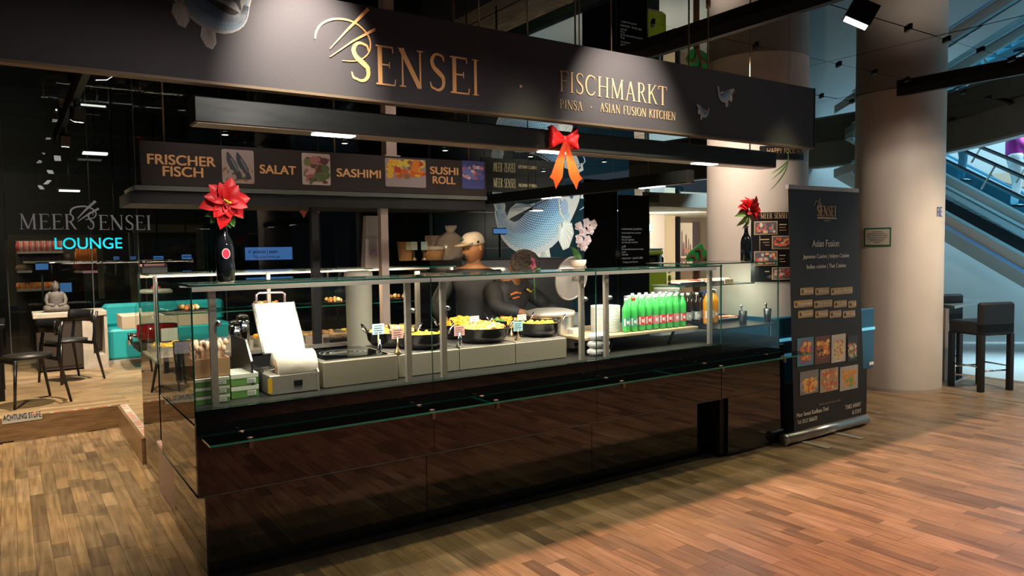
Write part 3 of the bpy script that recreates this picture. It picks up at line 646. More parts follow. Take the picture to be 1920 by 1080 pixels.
# bow
def bow(name, X, Yb, Z, s, label, glow=True):
    t = thing(name, label, 'bow', (X, Yb, Z-.42*s))
    m = mat('ribbon_red', (.85, .012, .012), .5, noise=.12, ns=30) if glow else mat('ribbon_coral', (.60, .12, .06), .6)
    if glow and 'ribbon_tail' not in MATS:
        mm, nt, b = nodes('ribbon_tail'); b.inputs['Base Color'].default_value = (.85, .06, .01, 1); b.inputs['Roughness'].default_value = .6
        tr = nt.nodes.new('ShaderNodeBsdfTranslucent'); tr.inputs[0].default_value = (1, .13, .02, 1); mx = nt.nodes.new('ShaderNodeMixShader'); mx.inputs[0].default_value = .65
        nt.links.new(b.outputs[0], mx.inputs[1]); nt.links.new(tr.outputs[0], mx.inputs[2]); nt.links.new(mx.outputs[0], nt.nodes['Material Output'].inputs[0])
    mt_ = MATS['ribbon_tail'] if glow else m
    def strip(rings): mb = MB(); mb.smooth = True; mb.loft(rings, False, False); return mb
    for sg in (-1, 1):
        rings = []
        for k in range(9):
            a = k/8*PI*2*.5; r = math.sin(k/8*PI); q = k/8
            xx = sg*s*(.02+.13*math.sin(q*PI)**.6*(1 if q < .5 else 1)); yy = (.045 if q < .5 else -.02)*s*math.sin(q*PI)+(-.03*s*(q-.5)); w = s*(.025+.075*math.sin(q*PI)**.7)
            up = .06*s*math.sin(q*PI)
            rings.append([(X+xx, Yb+yy-.02+.012*s*math.sin(j*2.2+k), Z-w+2*w*j/5+up*.3) for j in range(6)])
        mb = strip(rings); o = mb.build('bow_loop', m, t); md = o.modifiers.new('s', 'SOLIDIFY'); md.thickness = .003
        rings = []
        for k in range(7):
            q = k/6; cx = X+sg*s*(.005+.115*q); w = s*(.022+.048*q); z = Z-.02*s-.36*s*q
            zz = [z, z-.008*s, z-.02*s if q < 1 else z+.03*s, z, z] if False else [z]*5
            if k == 6: zz = [z+.03*s*(1 if sg > 0 else 1), z+.005*s, z-.075*s, z-.03*s, z+.03*s] if sg < 0 else [z+.03*s, z-.03*s, z-.075*s, z+.005*s, z+.03*s]
            rings.append([(cx-w+2*w*j/4, Yb-.035+.01*s*math.sin(j*1.7+q*3), zz[j]) for j in range(5)])
        mb = strip(rings); o = mb.build('ribbon_tail', mt_, t)
    MB().ball((X, Yb-.035*s, Z), .028*s, 10, 6, 1, .8, 1.3).build('knot', m, t)
    return t
bp = P(1056, 262, 'y', 3.42)
bow('ribbon_bow', bp.x, 3.43, bp.z, .64, 'large red ribbon bow glowing orange on the front light beam')
spot('bow_backlight', (bp.x+.02, 3.53, 2.15), (bp.x-.0, 3.40, 1.95), 110, (1, .9, .8), 5, .5, .02)
# track with projector spotlights
def track(name, x, y0, y1, label, heads):
    t = thing(name, label, 'track light', (x, (y0+y1)/2, 3.12)); MB().box(x-.03, x+.03, y0, y1, 3.12, 3.2).build('track_rail', M_BLACK, t)
    for (yy, rot, tilt) in heads:
        m2 = MB(); m2.box(-.05, .05, -.08, .08, -.13, .0); M_ = Matrix.Translation((x+.02, yy, 3.06)) @ Matrix.Rotation(rot, 4, 'Z') @ Matrix.Rotation(tilt, 4, 'X'); m2.xf(M_)
        h = m2.build('spotlight_head', M_BLACKS, t)
        m2 = MB(); m2.box(-.04, .04, -.07, .07, -.136, -.129); m2.xf(M_); q = m2.build('lens', M_LAMP, t)
        m2 = MB().tube([(x, yy, 3.0), (x, yy, 3.13)], .012, 8); m2.build('stem', M_BLACK, t)
    return t
track('ceiling_track', 4.37, 1.0, 9.0, 'black ceiling track crossing above the right end of the sign', [(2.55, .7, .5)])
track('ceiling_track', 7.75, 1.0, 4.15, 'black ceiling track running from the right column', [])
track('ceiling_track', .62, 3.9, 12.0, 'black ceiling track with bright spotlights above the lounge', [(5.1, .4, .5), (6.4, -.6, .5), (8.6, .2, .3), (10.6, .1, .4)])

# ================================================================== FRONT COUNTER
fc = thing('display_counter', 'black mirror glass serving counter with clear glass display case on top', 'counter', (2.55, 4.1, 0))
GM = [M_CLEAR, M_EDGE]; J = (.685, 1.93, 3.13, 4.345)
# recessed base, split panels
BJ = (.745, 1.95, 3.2, 4.42)
MB().box(.76, 4.40, 3.78, 4.58, .02, .46).box(.76, 4.34, 3.68, 4.55, .44, .80).build('carcass', M_BLACK, fc)
for i in range(3): MB().box(BJ[i]+.002, BJ[i+1]-.002, 3.76, 3.772, .015, .50).build('base_panel', M_BLACKGLASS, fc)
MB().box(.745, .757, 3.774, 4.6, .015, .45).build('base_side_panel', M_SIDEGLASS, fc)
MB().box(.745, 4.42, 3.70, 3.757, 0, .018).build('kick_strip', mat('kick_dark', (.03, .02, .014), .4), fc)
# overhanging upper body: black glass front panels
for i in range(3):
    mb = MB(); mb.box(J[i]+.0015, J[i+1]-.0015, 3.62, 3.632, .453, .862); mb.build('front_panel', M_BLACKGLASS, fc)
MB().box(.685, .697, 3.634, 4.58, .453, .79).build('side_panel', M_SIDEGLASS, fc)
mb = MB(); mb.box(.685, 4.345, 3.617, 3.6205, .453, .457).box(.681, .6852, 3.62, 4.58, .453, .457); mb.build('lower_glass_edge', mat('edge_line', (.12, .16, .14), .2), fc)
MB().box(.70, 4.34, 3.635, 4.57, .445, .46).build('underside', M_BLACK, fc)
# display floor, dark sill
MB().box(.70, 4.34, 3.64, 4.55, .80, .864).build('display_floor', mat('display_floor', (.010, .009, .008), .5), fc)
# clear panes
for i in range(3): MB().pane(J[i]+.0015, J[i+1]-.0015, 3.62, 3.628, .864, 1.438).build('front_pane', GM, fc)
MB().pane(.685, .693, 3.63, 4.56, .80, 1.438).build('side_pane', GM, fc)
for i in range(3): MB().pane(J[i]+(.0015 if i else -.003), J[i+1]-.0015, 3.61, 3.98, 1.44, 1.449).build('top_pane', [M_TOPGLASS, M_EDGE], fc)
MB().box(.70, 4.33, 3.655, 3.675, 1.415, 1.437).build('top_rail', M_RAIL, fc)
MB().box(.70, 4.33, 3.955, 3.97, 1.425, 1.438).build('rear_rail', M_STEELD, fc)
for px in (398, 763, 829, 1088, 1134, 1328):
    x = P(px, 620, 'y', 3.70).x; t = MB().box(x-.016, x+.016, 3.675, 3.70, .864, 1.415).build('post', M_STEEL, fc)
    m2 = MB(); m2.tube([(x+.022, 3.66, 1.26), (x+.022, 3.70, 1.26)], .014, 12).tube([(x+.022, 3.655, 1.26), (x+.022, 3.661, 1.26)], .008, 10); m2.build('clamp', M_CHROME, t)
# glass ledge shelf on the front
for a, b in ((.70, 2.17), (2.173, 3.62), (3.623, 5.16)): MB().pane(a, b, 3.40, 3.618, .738, .748).build('ledge_pane', [glassmat('ledge_glass', (.30, .36, .38), 1.7) if 'ledge_glass' not in MATS else MATS['ledge_glass'], mat('ledge_edge', (.02, .25, .18), .12, coat=.3)], fc)
for px, py in ((470, 826), (812, 775), (932, 757), (1168, 716), (1354, 689), (1470, 668)):
    x = P(px, py, 'y', 3.42).x; m2 = MB().box(x-.012, x+.012, 3.415, 3.62, .722, .737).tube([(x, 3.43, .748), (x, 3.43, .752)], .014, 10).tube([(x, 3.58, .748), (x, 3.58, .752)], .014, 10)
    m2.box(x-.010, x+.010, 3.408, 3.425, .705, .737); m2.build('ledge_bracket', mat('bracket_copper', (.22, .14, .10), .4, .8), fc)
# ---- right end unit
ru = thing('end_display', 'shorter glass display unit at the right end of the counter holding sushi trays', 'counter', (4.72, 3.95, 0))
MB().box(4.365, 5.08, 3.65, 4.32, .02, .855).build('carcass', M_BLACK, ru)
for a, b in ((4.349, 5.10),):
    MB().box(a, b, 3.62, 3.632, .453, .80).build('front_panel', M_BLACKGLASS, ru); MB().box(4.425, b, 3.622, 3.634, .015, .450).build('base_panel', M_BLACKGLASS, ru)
MB().box(5.09, 5.10, 3.634, 4.3, .015, .80).build('side_panel', M_SIDEGLASS, ru)
MB().pane(4.349, 5.03, 3.62, 3.628, .80, 1.455).build('front_pane', GM, ru); MB().pane(5.022, 5.03, 3.63, 4.2, .80, 1.455).build('side_pane', GM, ru)
MB().pane(4.15, 5.035, 3.615, 4.2, 1.457, 1.466).build('top_pane', [M_TOPGLASS, M_EDGE], ru)
MB().pane(4.10, 4.90, 3.75, 4.1, 1.29, 1.297).build('middle_shelf', [M_TOPGLASS, M_EDGE], ru)
MB().box(4.35, 5.02, 3.64, 4.18, .96, .975).build('lower_shelf', M_BLACKS, ru)
# ---- blue counter behind
M_BLUE = mat('blue_lacquer', (.006, .075, .15), .3); M_BLUEL = mat('cyan_reflection', (.2, .7, .9), .4, emit=(.12, .5, .75), es=.5)  # glowing cyan strip stands in for the atrium's reflection
bc = thing('blue_counter', 'glossy blue counter front with painted cyan reflection strip beside the columns', 'counter', (5.8, 3.74, 0))
x1 = P(1640, 580, 'y', 3.72).x
MB().bbox(5.115, x1, 3.72, 3.765, .44, 1.0, .01).build('front_panel', M_BLUE, bc); MB().box(5.115, x1-.002, 3.712, 3.722, .80, .825).build('reflection_strip', M_BLUEL, bc)
be_ = thing('blue_end_panel', 'glossy blue end panel with painted cyan reflection strip right behind the sushi case', 'panel', (5.11, 4.1, 0)); MB().box(5.103, 5.125, 3.77, 4.42, .0, 1.0).build('panel', M_BLUE, be_); MB().box(5.098, 5.104, 3.77, 4.42, .78, .80).build('reflection_strip', M_BLUEL, be_)
MB().box(5.2, x1-.1, 3.73, 3.76, 0, .45).build('plinth', M_BLACK, bc)
MB().box(x1-.09, x1-.02, 3.711, 3.719, .475, .50).build('small_label', M_WHITE, bc)
# ================================================================== BACK COUNTER
bk = thing('back_counter', 'black glass back counter with its own glass case behind the staff aisle', 'counter', (2.1, 5.7, 0))
MB().box(.81, 3.2, 5.36, 6.07, .02, .86).build('carcass', M_BLACK, bk)
MB().box(.79, .802, 5.33, 6.08, .01, .86).build('side_panel', M_SIDEGLASS, bk); MB().pane(.79, .798, 5.33, 6.08, .865, 1.44).build('side_pane', GM, bk)
MB().pane(.80, 3.2, 6.07, 6.078, .865, 1.44).build('rear_pane', GM, bk)
MB().pane(.79, 3.2, 5.55, 6.08, 1.442, 1.451).build('top_pane', [M_TOPGLASS, M_EDGE], bk)
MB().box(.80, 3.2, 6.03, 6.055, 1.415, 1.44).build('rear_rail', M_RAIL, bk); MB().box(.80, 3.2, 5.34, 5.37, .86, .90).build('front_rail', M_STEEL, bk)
MB().box(.80, 3.2, 5.34, 6.06, .86, .872).build('worktop', M_STEEL, bk); MB().pane(.9, 3.2, 5.6, 6.0, 1.16, 1.167).build('glass_shelf', [M_TOPGLASS, M_EDGE], bk)
for x in (.83, 1.6, 2.4, 3.17): MB().box(x-.012, x+.012, 5.56, 5.585, .87, 1.44).build('post', M_STEEL, bk)
# low gate in the staff gap, a pink reflection put into its colour
dg = thing('gate_panel', 'small low gate panel in the gap beside the counter, coloured with a pink reflection', 'gate', (.78, 4.95, 0)); MB().bbox(.765, .785, 4.64, 5.30, .03, .34, .004).build('panel', mat('reflected_pink', (.15, .085, .08), .3), dg); MB().box(.762, .788, 4.64, 5.30, .34, .36).build('cap', mat('reflected_pink_cap', (.42, .26, .25), .3), dg)
# long low equipment body behind, kitchen unit
ov = thing('oven_unit', 'dark steel oven with glass door on the back counter', 'oven', (3.65, 5.8, 0))
MB().bbox(3.24, 4.45, 5.5, 6.1, 0, 1.50, .008).build('cabinet', M_STEELD, ov)
a = P(748, 480, 'y', 5.49); b = P(900, 520, 'y', 5.49)
MB().box(a.x+.18, b.x, 5.47, 5.50, .92, 1.40).build('door', M_BLACKGLASS, ov); MB().box(a.x+.28, b.x-.10, 5.455, 5.47, 1.33, 1.375).build('door_handle', M_RAIL, ov)
MB().box(a.x+.14, a.x+.17, 5.46, 5.50, .92, 1.42).build('door_frame', M_STEEL, ov)
# two staff-aisle uprights under the menu board
def upright(x, y, z0, z1, m, label, w=.045):
    t = thing('upright_post', label, 'post', (x, y, z0)); MB().box(x-w, x+w, y-w, y+w, z0+.01, z1).build('shaft', m, t); MB().box(x-w-.02, x+w+.02, y-w-.02, y+w+.02, z0, z0+.012).build('foot_plate', m, t)
    return t
p = P(719, 460, 'y', 5.4); upright(p.x, 5.4, .875, 2.03, mat('post_pale', (.55, .42, .36), .4), 'pale square post between back counter and menu board', .031)
p = P(590, 460, 'y', 5.4); upright(p.x, 5.4, .875, 2.03, M_BLACK, 'black square post between back counter and menu board', .028)
p = P(655, 460, 'y', 5.45)
upright(P(730, 210, 'y', 5.4).x, 5.42, 2.33, 3.2, mat('post_pale', (.55, .42, .36), .4), 'pale square post rising from the menu board to the ceiling')
# menu board
MY = 5.3
mn = thing('menu_board', 'brown hanging menu board reading FRISCHER FISCH, SALAT, SASHIMI and SUSHI ROLL', 'menu board', (2.05, MY, 2.04))
def sm(px, py): p = P(px, py, 'y', MY); return p.x, p.z
x0, zb_ = sm(265, 346); x1, _ = sm(912, 360); zt_ = sm(263, 263)[1]
MB().box(x0, x1, MY, MY+.05, zb_, zt_).build('board_panel', M_MENU, mn)
MB().box(x0-.04, x1, MY-.01, MY+.5, zb_-.035, zb_-.004).build('under_shelf', mat('shelf_grey', (.16, .17, .15), .35, .3), mn)
MB().box(x0-.06, x1, MY+.02, MY+.62, zb_-.12, zb_-.04).build('rear_beam', M_BLACK, mn)
for i in range(5): q = MB().lathe([(.035, 0), (.035, .006)], x0+.5+i*.52, MY+.2, zb_-.044, 14); q.build('downlight', mat('soft_lamp', (1, .9, .8), .4, emit=(1, .85, .7), es=1.6) if 'soft_lamp' not in MATS else MATS['soft_lamp'], mn)
def mtxt(s, pxa, pxb, pyb, h):
    a = sm(pxa, pyb); b = sm(pxb, pyb); sans('lettering', s, a[0], a[1], h, MY-.003, M_MENUT, mn, b[0]-a[0], .014)
mtxt('FRISCHER', 276, 403, 307, .066); mtxt('FISCH', 305, 380, 330, .066); mtxt('SALAT', 487, 554, 325, .062); mtxt('SASHIMI', 631, 713, 331, .062); mtxt('SUSHI', 806, 858, 326, .060); mtxt('ROLL', 811, 853, 344, .060)
def mph(px0, px1, py0, py1, base, pal, sd, **k):
    mb = MB(); a = sm(px0, (py0+py1)/2); b = sm(px1, (py0+py1)/2); zt = sm((px0+px1)/2, py0)[1]; zz = sm((px0+px1)/2, py1)[1]
    photo(mb, a[0], b[0], zz, zt, MY-.004, base, pal, sd, **k); return mb, a[0], b[0], zz, zt
mb, a, b, c, d = mph(416, 476, 281, 344, (.42, .33, .30), [(.30, .14, .07), (.5, .33, .2), (.15, .10, .07), (.5, .3, .25)], 3, n=46, size=.11, zone=(0, 1, 0, .45))
for k in (.32, .62):
    mb.cur = (.05, .06, .07); X = a+(b-a)*k; mb.ribbon([(X-.03, d-.02, .006), (X-.015, d-.07, .022), (X+.01, (c+d)/2, .024), (X+.03, c+.08, .014), (X+.045, c+.03, .02)], MY-.007, .001)
    mb.cur = (.18, .19, .2); mb.ribbon([(X-.01, d-.06, .006), (X+.02, (c+d)/2, .008), (X+.035, c+.08, .004)], MY-.0085, .001)
mb.build('picture', M_PRINT, mn)
mb, *_ = mph(566, 619, 288, 347, (.52, .42, .36), [(.12, .05, .05), (.45, .18, .15), (.10, .14, .05), (.6, .35, .3), (.2, .2, .08), (.5, .12, .1)], 5, n=60, size=.17, zone=(.12, .88, .05, .85)); mb.build('picture', M_PRINT, mn)
mb, *_ = mph(722, 798, 298, 351, (.34, .27, .27), [(.75, .22, .02), (.8, .45, .03), (.55, .05, .03), (.75, .6, .08), (.3, .12, .05), (.65, .12, .02)], 6, n=80, size=.16, zone=(.02, .98, .38, 1)); mb.build('picture', M_PRINT, mn)
mb, *_ = mph(866, 908, 302, 354, (.06, .07, .25), [(.15, .2, .5), (.6, .12, .10), (.55, .3, .3), (.7, .6, .6), (.1, .12, .35)], 8, n=50, size=.15, zone=(.05, .95, .35, .8)); mb.build('picture', M_PRINT, mn)
for xx in (x0+.15, (x0+x1)/2, x1-.15): MB().tube([(xx, MY+.03, zt_), (xx, MY+.03, 3.2)], .006, 6).build('hanging_rod', MATS['rod_brass'], mn)
bp2 = P(578, 375, 'y', 5.9); bow('ribbon_bow', bp2.x, 5.9, bp2.z+.06, .46, 'small coral ribbon bow hanging under the menu board behind the black post', False)
# wall box hanging under the board right
p = P(850, 383, 'y', 5.8); t = thing('wall_speaker', 'small white box loudspeaker hanging under the right end of the menu board', 'speaker', (p.x, 5.8, p.z-.06)); MB().bbox(p.x-.05, p.x+.06, 5.76, 5.86, p.z-.07, p.z+.06, .006).build('case', mat('aged_white', (.42, .34, .27), .5), t); MB().box(p.x+.06, p.x+.09, 5.79, 5.83, p.z-.03, p.z+.03).build('bracket', MATS['aged_white'], t); MB().tube([(p.x, 5.82, p.z+.06), (p.x, 5.82, 2.1)], .012, 8).build('stem', M_BLACK, t)
# ================================================================== FRONT DISPLAY CONTENTS
FZ = .866
# -- green boxes and cutlery box
def gbox(px0, px1, py, y0, dy, z, h, label, sd):
    a = P(px0, py, 'y', y0).x; b = P(px1, py, 'y', y0).x
    t = thing('paper_box', label, 'box', ((a+b)/2, y0+dy/2, z)); w = (b-a)
    MB().box(a, b, y0, y0+dy, z, z+h*.96).build('carton', mat('box_green', (.10, .22, .045), .6), t)
    MB().box(a-.001, b+.001, y0-.001, y0+dy, z+h*.62, z+h*.97).build('white_lid', mat('box_white', (.55, .55, .46), .6), t)
    m = MB(); m.cur = (.7, .7, .65); m.box(b-w*.42, b-w*.1, y0-.002, y0, z+h*.15, z+h*.55); m.cur = (.05, .05, .05)
    for k in range(8): m.box(b-w*.40+k*w*.035, b-w*.40+k*w*.035+w*.014, y0-.0028, y0-.002, z+h*.2, z+h*.5)
    m.build('barcode_label', M_PRINT, t); return t
a = 'green and white carton on the display floor, '
for i, s in enumerate(('bottom of the left stack under the cutlery box', 'middle of the left stack under the cutlery box', 'top of the left stack directly under the cutlery box')): gbox(366, 431, 740, 3.74, .22, FZ+i*.0425, .041, 'green and white carton, '+s, i)
for i, s in enumerate(('bottom of the stack right of the cutlery box', 'top of the stack right of the cutlery box')): gbox(434, 485, 730, 3.80, .2, FZ+i*.062, .06, 'green and white carton, '+s, i)
t = thing('cutlery_box', 'open brown cardboard box filled with wooden cutlery at the left of the case', 'box', (.9, 3.9, FZ+.129))
a = P(363, 700, 'y', 3.76).x; b = P(432, 700, 'y', 3.76).x; z = FZ+.129; zt = P(400, 672, 'y', 3.76).z
m = MB(); m.box(a, b, 3.76, 3.766, z, zt).box(a, b, 3.93, 3.936, z, zt).box(a, a+.005, 3.766, 3.93, z, zt).box(b-.005, b, 3.766, 3.93, z, zt).box(a, b, 3.766, 3.93, z, z+.005); m.build('carton', M_CARD, t)
WC = mat('cutlery_wood', (.62, .40, .26), .6)
for i in range(60):
    x = R.uniform(a+.015, b-.015); yy = R.uniform(3.78, 3.92); ta = R.uniform(-.5, .5); L = R.uniform(.05, .10)
    m2 = MB(); p0 = Vector((x, yy, zt-.06)); p1 = Vector((x+ta*L*.6, yy+R.uniform(-.02, .01), zt+L*.7)); m2.bar(p0, p1, .012, .003); m2.ball(p1, .011, 8, 5, 1, .35, 1.6); m2.build('wooden_fork', WC, t)
# -- wrapping machine
wmx = P(545, 640, 'y', 3.85).x
t = thing('film_wrapper', 'steel film wrapping machine with a tall sloping tray and plastic roll', 'machine', (wmx, 3.95, FZ))
a = P(503, 735, 'y', 3.76); b = P(598, 735, 'y', 3.76)
m = MB(); m.bbox(a.x+.01, b.x-.005, 3.76, 4.1, FZ, FZ+.10, .004); m.build('base_housing', M_STEEL, t)
m = MB(); m.prism([(b.x-.01, 3.74, FZ), (b.x-.01, 4.05, FZ), (b.x-.01, 4.05, FZ+.17), (b.x-.01, 3.80, FZ+.17), (b.x-.01, 3.74, FZ+.10)], (.008, 0, 0)); m.build('side_plate', M_STEEL, t)
m = MB(); m.prism([(a.x-.07, 3.8, FZ+.03), (a.x-.07, 4.2, FZ+.03), (a.x-.07, 4.2, FZ+.28), (a.x-.07, 3.9, FZ+.28), (a.x-.07, 3.8, FZ+.18)], (.01, 0, 0)); m.prism([(a.x-.06, 3.9, FZ+.05), (a.x-.06, 4.15, FZ+.05), (a.x-.06, 4.15, FZ+.12), (a.x-.06, 3.9, FZ+.12)], (.08, 0, 0)); m.build('side_plate', M_STEELD, t)
MB().box(a.x-.001, a.x+.02, 3.757, 3.76, FZ+.012, FZ+.088).build('warning_label', mat('warning_yellow', (.75, .42, .02), .5), t)
MB().bbox((a.x+b.x)/2+.0, (a.x+b.x)/2+.045, 3.75, 3.762, FZ+.035, FZ+.07, .004).build('switch', M_BLACKS, t)
# roll: axis along x
ra = P(520, 698, 'y', 3.80); rb_ = P(588, 698, 'y', 3.80); rz = P(550, 688, 'y', 3.80).z; rr_ = .085
m = MB(); m.tube([(ra.x, 3.84, rz), (rb_.x+.01, 3.84, rz)], rr_, 32); m.build('film_roll', mat('film_white', (.66, .58, .50), .28, coat=.5, noise=.06, ns=30, stretch=(14, 1, 1)), t)
m = MB(); m.tube([(ra.x-.004, 3.84, rz), (ra.x+.002, 3.84, rz)], .045, 24); m.build('roll_core', mat('core_brown', (.30, .18, .10), .6), t)
m = MB(); m.tube([(ra.x-.03, 3.84, rz), (rb_.x+.04, 3.84, rz)], .012, 12); m.build('roll_axle', M_CHROME, t)
# sloping plate: corners on a plane leaning back
zb1 = rz+.03; P1 = P(497, 662, 'y', 3.90); P2 = P(572, 656, 'y', 3.90); P3 = P(550, 566, 'y', 4.12); P4 = P(478, 570, 'y', 4.12)
m = MB(); m.prism([P1, P2, P3, P4], (-.004, .03, -.012)); m.build('sloping_tray', mat('tray_white', (.80, .76, .71), .35), t)
m = MB(); m.tube([P4+Vector((-.006, .012, 0)), P1+Vector((-.006, .012, 0))], .008, 8).tube([P3+Vector((.004, .012, 0)), P2+Vector((.004, .012, 0))], .006, 8); m.build('tray_rail', M_STEEL, t)
h0 = P(481, 570, 'y', 4.15); h1 = P(534, 567, 'y', 4.15); m = MB(); m.tube([h0, h0+Vector((0, 0, .05)), h0+Vector((.015, 0, .06)), h1+Vector((-.015, 0, .058)), h1+Vector((0, 0, .048)), h1], .007, 8); m.build('handle', mat('handle_rose', (.55, .42, .45), .3, .8), t)
# -- long beige equipment housings
HZ = P(900, 665, 'y', 3.86)
M_HB = mat('housing_beige', (.34, .29, .22), .42, .35)
def housing(px0, px1, py0, ytop, y0, dy, label, n=1):
    a = P(px0, 690, 'y', y0).x; b = P(px1, 690, 'y', y0).x; t = thing('hob_unit', label, 'hob', ((a+b)/2, y0+dy/2, FZ))
    MB().bbox(a, b, y0, y0+dy, FZ, ytop, .004).build('housing', M_HB, t); MB().box(a+.01, b-.01, y0+.012, y0+dy-.01, ytop, ytop+.004).build('steel_top', M_STEEL, t)
    return t, a, b
z1_ = P(700, 669, 'y', 3.80).z
t, a, b = housing(606, 746, 0, z1_, 3.78, .46, 'beige induction hob housing right of the wrapping machine'); MB().bbox(a+.02, b-.05, 3.80, 4.20, z1_+.004, z1_+.014, .004).build('glass_hob', M_BLACKGLASS, t)
m = MB()
for k in (.07, .10, .13): m.loft([[((a+b)/2-.02+q*math.cos(2*PI*i/32), 4.0+q*.9*math.sin(2*PI*i/32), z1_+.0145) for i in range(32)] for q in (k, k+.003)], False)
m.build('hob_rings', mat('ring_grey', (.3, .3, .3), .5), t)
z2_ = P(900, 650, 'y', 3.82).z
hs2 = []
for i, (p0, p1, s) in enumerate(((748, 862, 'under the left pans'), (863, 967, 'under the middle pans'), (968, 1063, 'under the right pan'))):
    t, a, b = housing(p0, p1, 0, z2_, 3.82, .50, 'beige warming unit with steel top '+s); hs2.append((a, b))
# -- black pans (karahi) with food
def pan(px, py, y0, r, label, food, seed):
    c = P(px, py, 'y', y0); z = z2_+.005; t = thing('karahi_pan', label, 'pan', (c.x, y0, z)); h = .088
    m = MB(); m.lathe([(r*.55, 0), (r*.8, .015), (r*.95, .045), (r, h), (r*1.05, h+.004), (r*1.05, h+.009), (r*.97, h+.008), (r*.93, h-.01), (.001, h-.02)], c.x, y0, z, 32); m.build('bowl', mat('karahi_black', (.012, .011, .011), .22, .5), t)
    for a in (2.6, -.55):
        q = MB(); cx, cy = c.x+math.cos(a)*r, y0+math.sin(a)*r; tx, ty = -math.sin(a), math.cos(a)
        q.tube([(cx+tx*.04, cy+ty*.04, z+h), (cx+tx*.04+math.cos(a)*.02, cy+ty*.04+math.sin(a)*.02, z+h+.035), (cx+math.cos(a)*.03, cy+math.sin(a)*.03, z+h+.052), (cx-tx*.04+math.cos(a)*.02, cy-ty*.04+math.sin(a)*.02, z+h+.035), (cx-tx*.04, cy-ty*.04, z+h)], .005, 8); q.build('loop_handle', M_CHROME, t)
    rr = random.Random(seed); m = MB(); base, pal, hh, n = food
    m.cur = base; m.lathe([(r*.92, h-.012), (r*.7, h-.004+hh*.4), (r*.35, h+hh*.8), (.001, h+hh)], c.x, y0, z, 20)
    for k in range(n):
        a = rr.uniform(0, 2*PI); q = r*.85*math.sqrt(rr.random()); zz = z+h-.006+hh*(1-(q/r)**1.6); m.cur = rr.choice(pal)
        s = rr.uniform(.010, .020); m.ball((c.x+q*math.cos(a), y0+q*math.sin(a), zz+s*.2), s, 6, 4, rr.uniform(.7, 1.5), rr.uniform(.7, 1.3), rr.uniform(.5, .9))
    o = m.build('food', M_FOOD, t); return t
Yl = [(.85, .48, .04), (.9, .6, .10), (.8, .42, .03)]; Rc = [(.85, .62, .22), (.9, .75, .45), (.8, .5, .15), (.6, .2, .05)]; Sp = [(.85, .36, .03), (.8, .5, .06), (.7, .2, .03), (.15, .3, .05)]
pan(790, 640, 3.98, .165, 'black pan of flat yellow curry, front left of the row', ((.85, .48, .04), Yl, .004, 14), 1)
pan(905, 635, 3.98, .17, 'black pan heaped with yellow fried rice and vegetables, front middle', ((.85, .6, .2), Rc+Yl, .035, 90), 2)
pan(1010, 630, 4.0, .15, 'black pan of yellow curry beside the rice cooker', ((.85, .46, .03), Yl, .006, 18), 3)
pan(735, 628, 4.16, .155, 'black pan heaped with golden fried pieces, back left', ((.85, .5, .12), Rc, .04, 70), 4)
pan(868, 622, 4.24, .17, 'black pan piled high with bright yellow food, back middle', ((.9, .55, .05), Yl, .055, 80), 5)
pan(955, 620, 4.26, .14, 'black pan of orange food, back right', ((.8, .35, .05), Sp, .025, 50), 6)
# -- small coloured price cards on stands
def card(px, py, y0, col, label, zb=None):
    c = P(px, py, 'y', y0); z = zb or z2_+.006; t = thing('price_card', label, 'price card', (c.x, y0, z))
    m = MB(); m.lathe([(.022, 0), (.020, .012), (.008, .03), (.005, .05), (.004, c.z-z-.02)], c.x, y0, z, 12); m.build('stand', mat('stand_brass', (.60, .42, .22), .3, .9), t)
    m = MB(); m.cur = col; m.box(c.x-.036, c.x+.036, y0-.003, y0, c.z-.03, c.z+.03); m.cur = tuple(q*.3 for q in col)
    for k in range(4): m.box(c.x-.026, c.x+.026-.008*(k % 2), y0-.0036, y0-.003, c.z+.016-k*.013, c.z+.021-k*.013)
    m.build('card', M_PRINT, t); return t
for a in ((709, 617, 3.86, (.45, .62, .68), 'light blue price card in front of the left pan'), (745, 625, 3.84, (.75, .42, .36), 'pink price card in front of the yellow curry pan'), (760, 622, 4.05, (.85, .42, .03), 'orange price card between the left pans'),
          (861, 620, 3.86, (.60, .32, .28), 'dusky pink price card in front of the fried rice pan'), (889, 601, 4.12, (.80, .74, .66), 'white price card behind the fried rice pan'), (959, 606, 4.10, (.85, .42, .03), 'orange price card left of the pale green card'),
          (978, 598, 4.14, (.62, .72, .48), 'pale green price card behind the right pan'), (971, 612, 3.88, (.35, .58, .62), 'teal price card in front of the right pan')): card(*a)
for i, (px, y0) in enumerate(((712, 3.84), (862, 3.84))):
    x = P(px, 655, 'y', y0).x; z = z2_+.005; tag(setbase(MB().lathe([(.014, 0), (.014, .06), (.006, .07), (.006, .09)], x, y0, z, 12).build('spice_shaker', M_CHROME)), ('small silver shaker in front of the left pan', 'small silver shaker in front of the fried rice pan')[i], 'shaker')
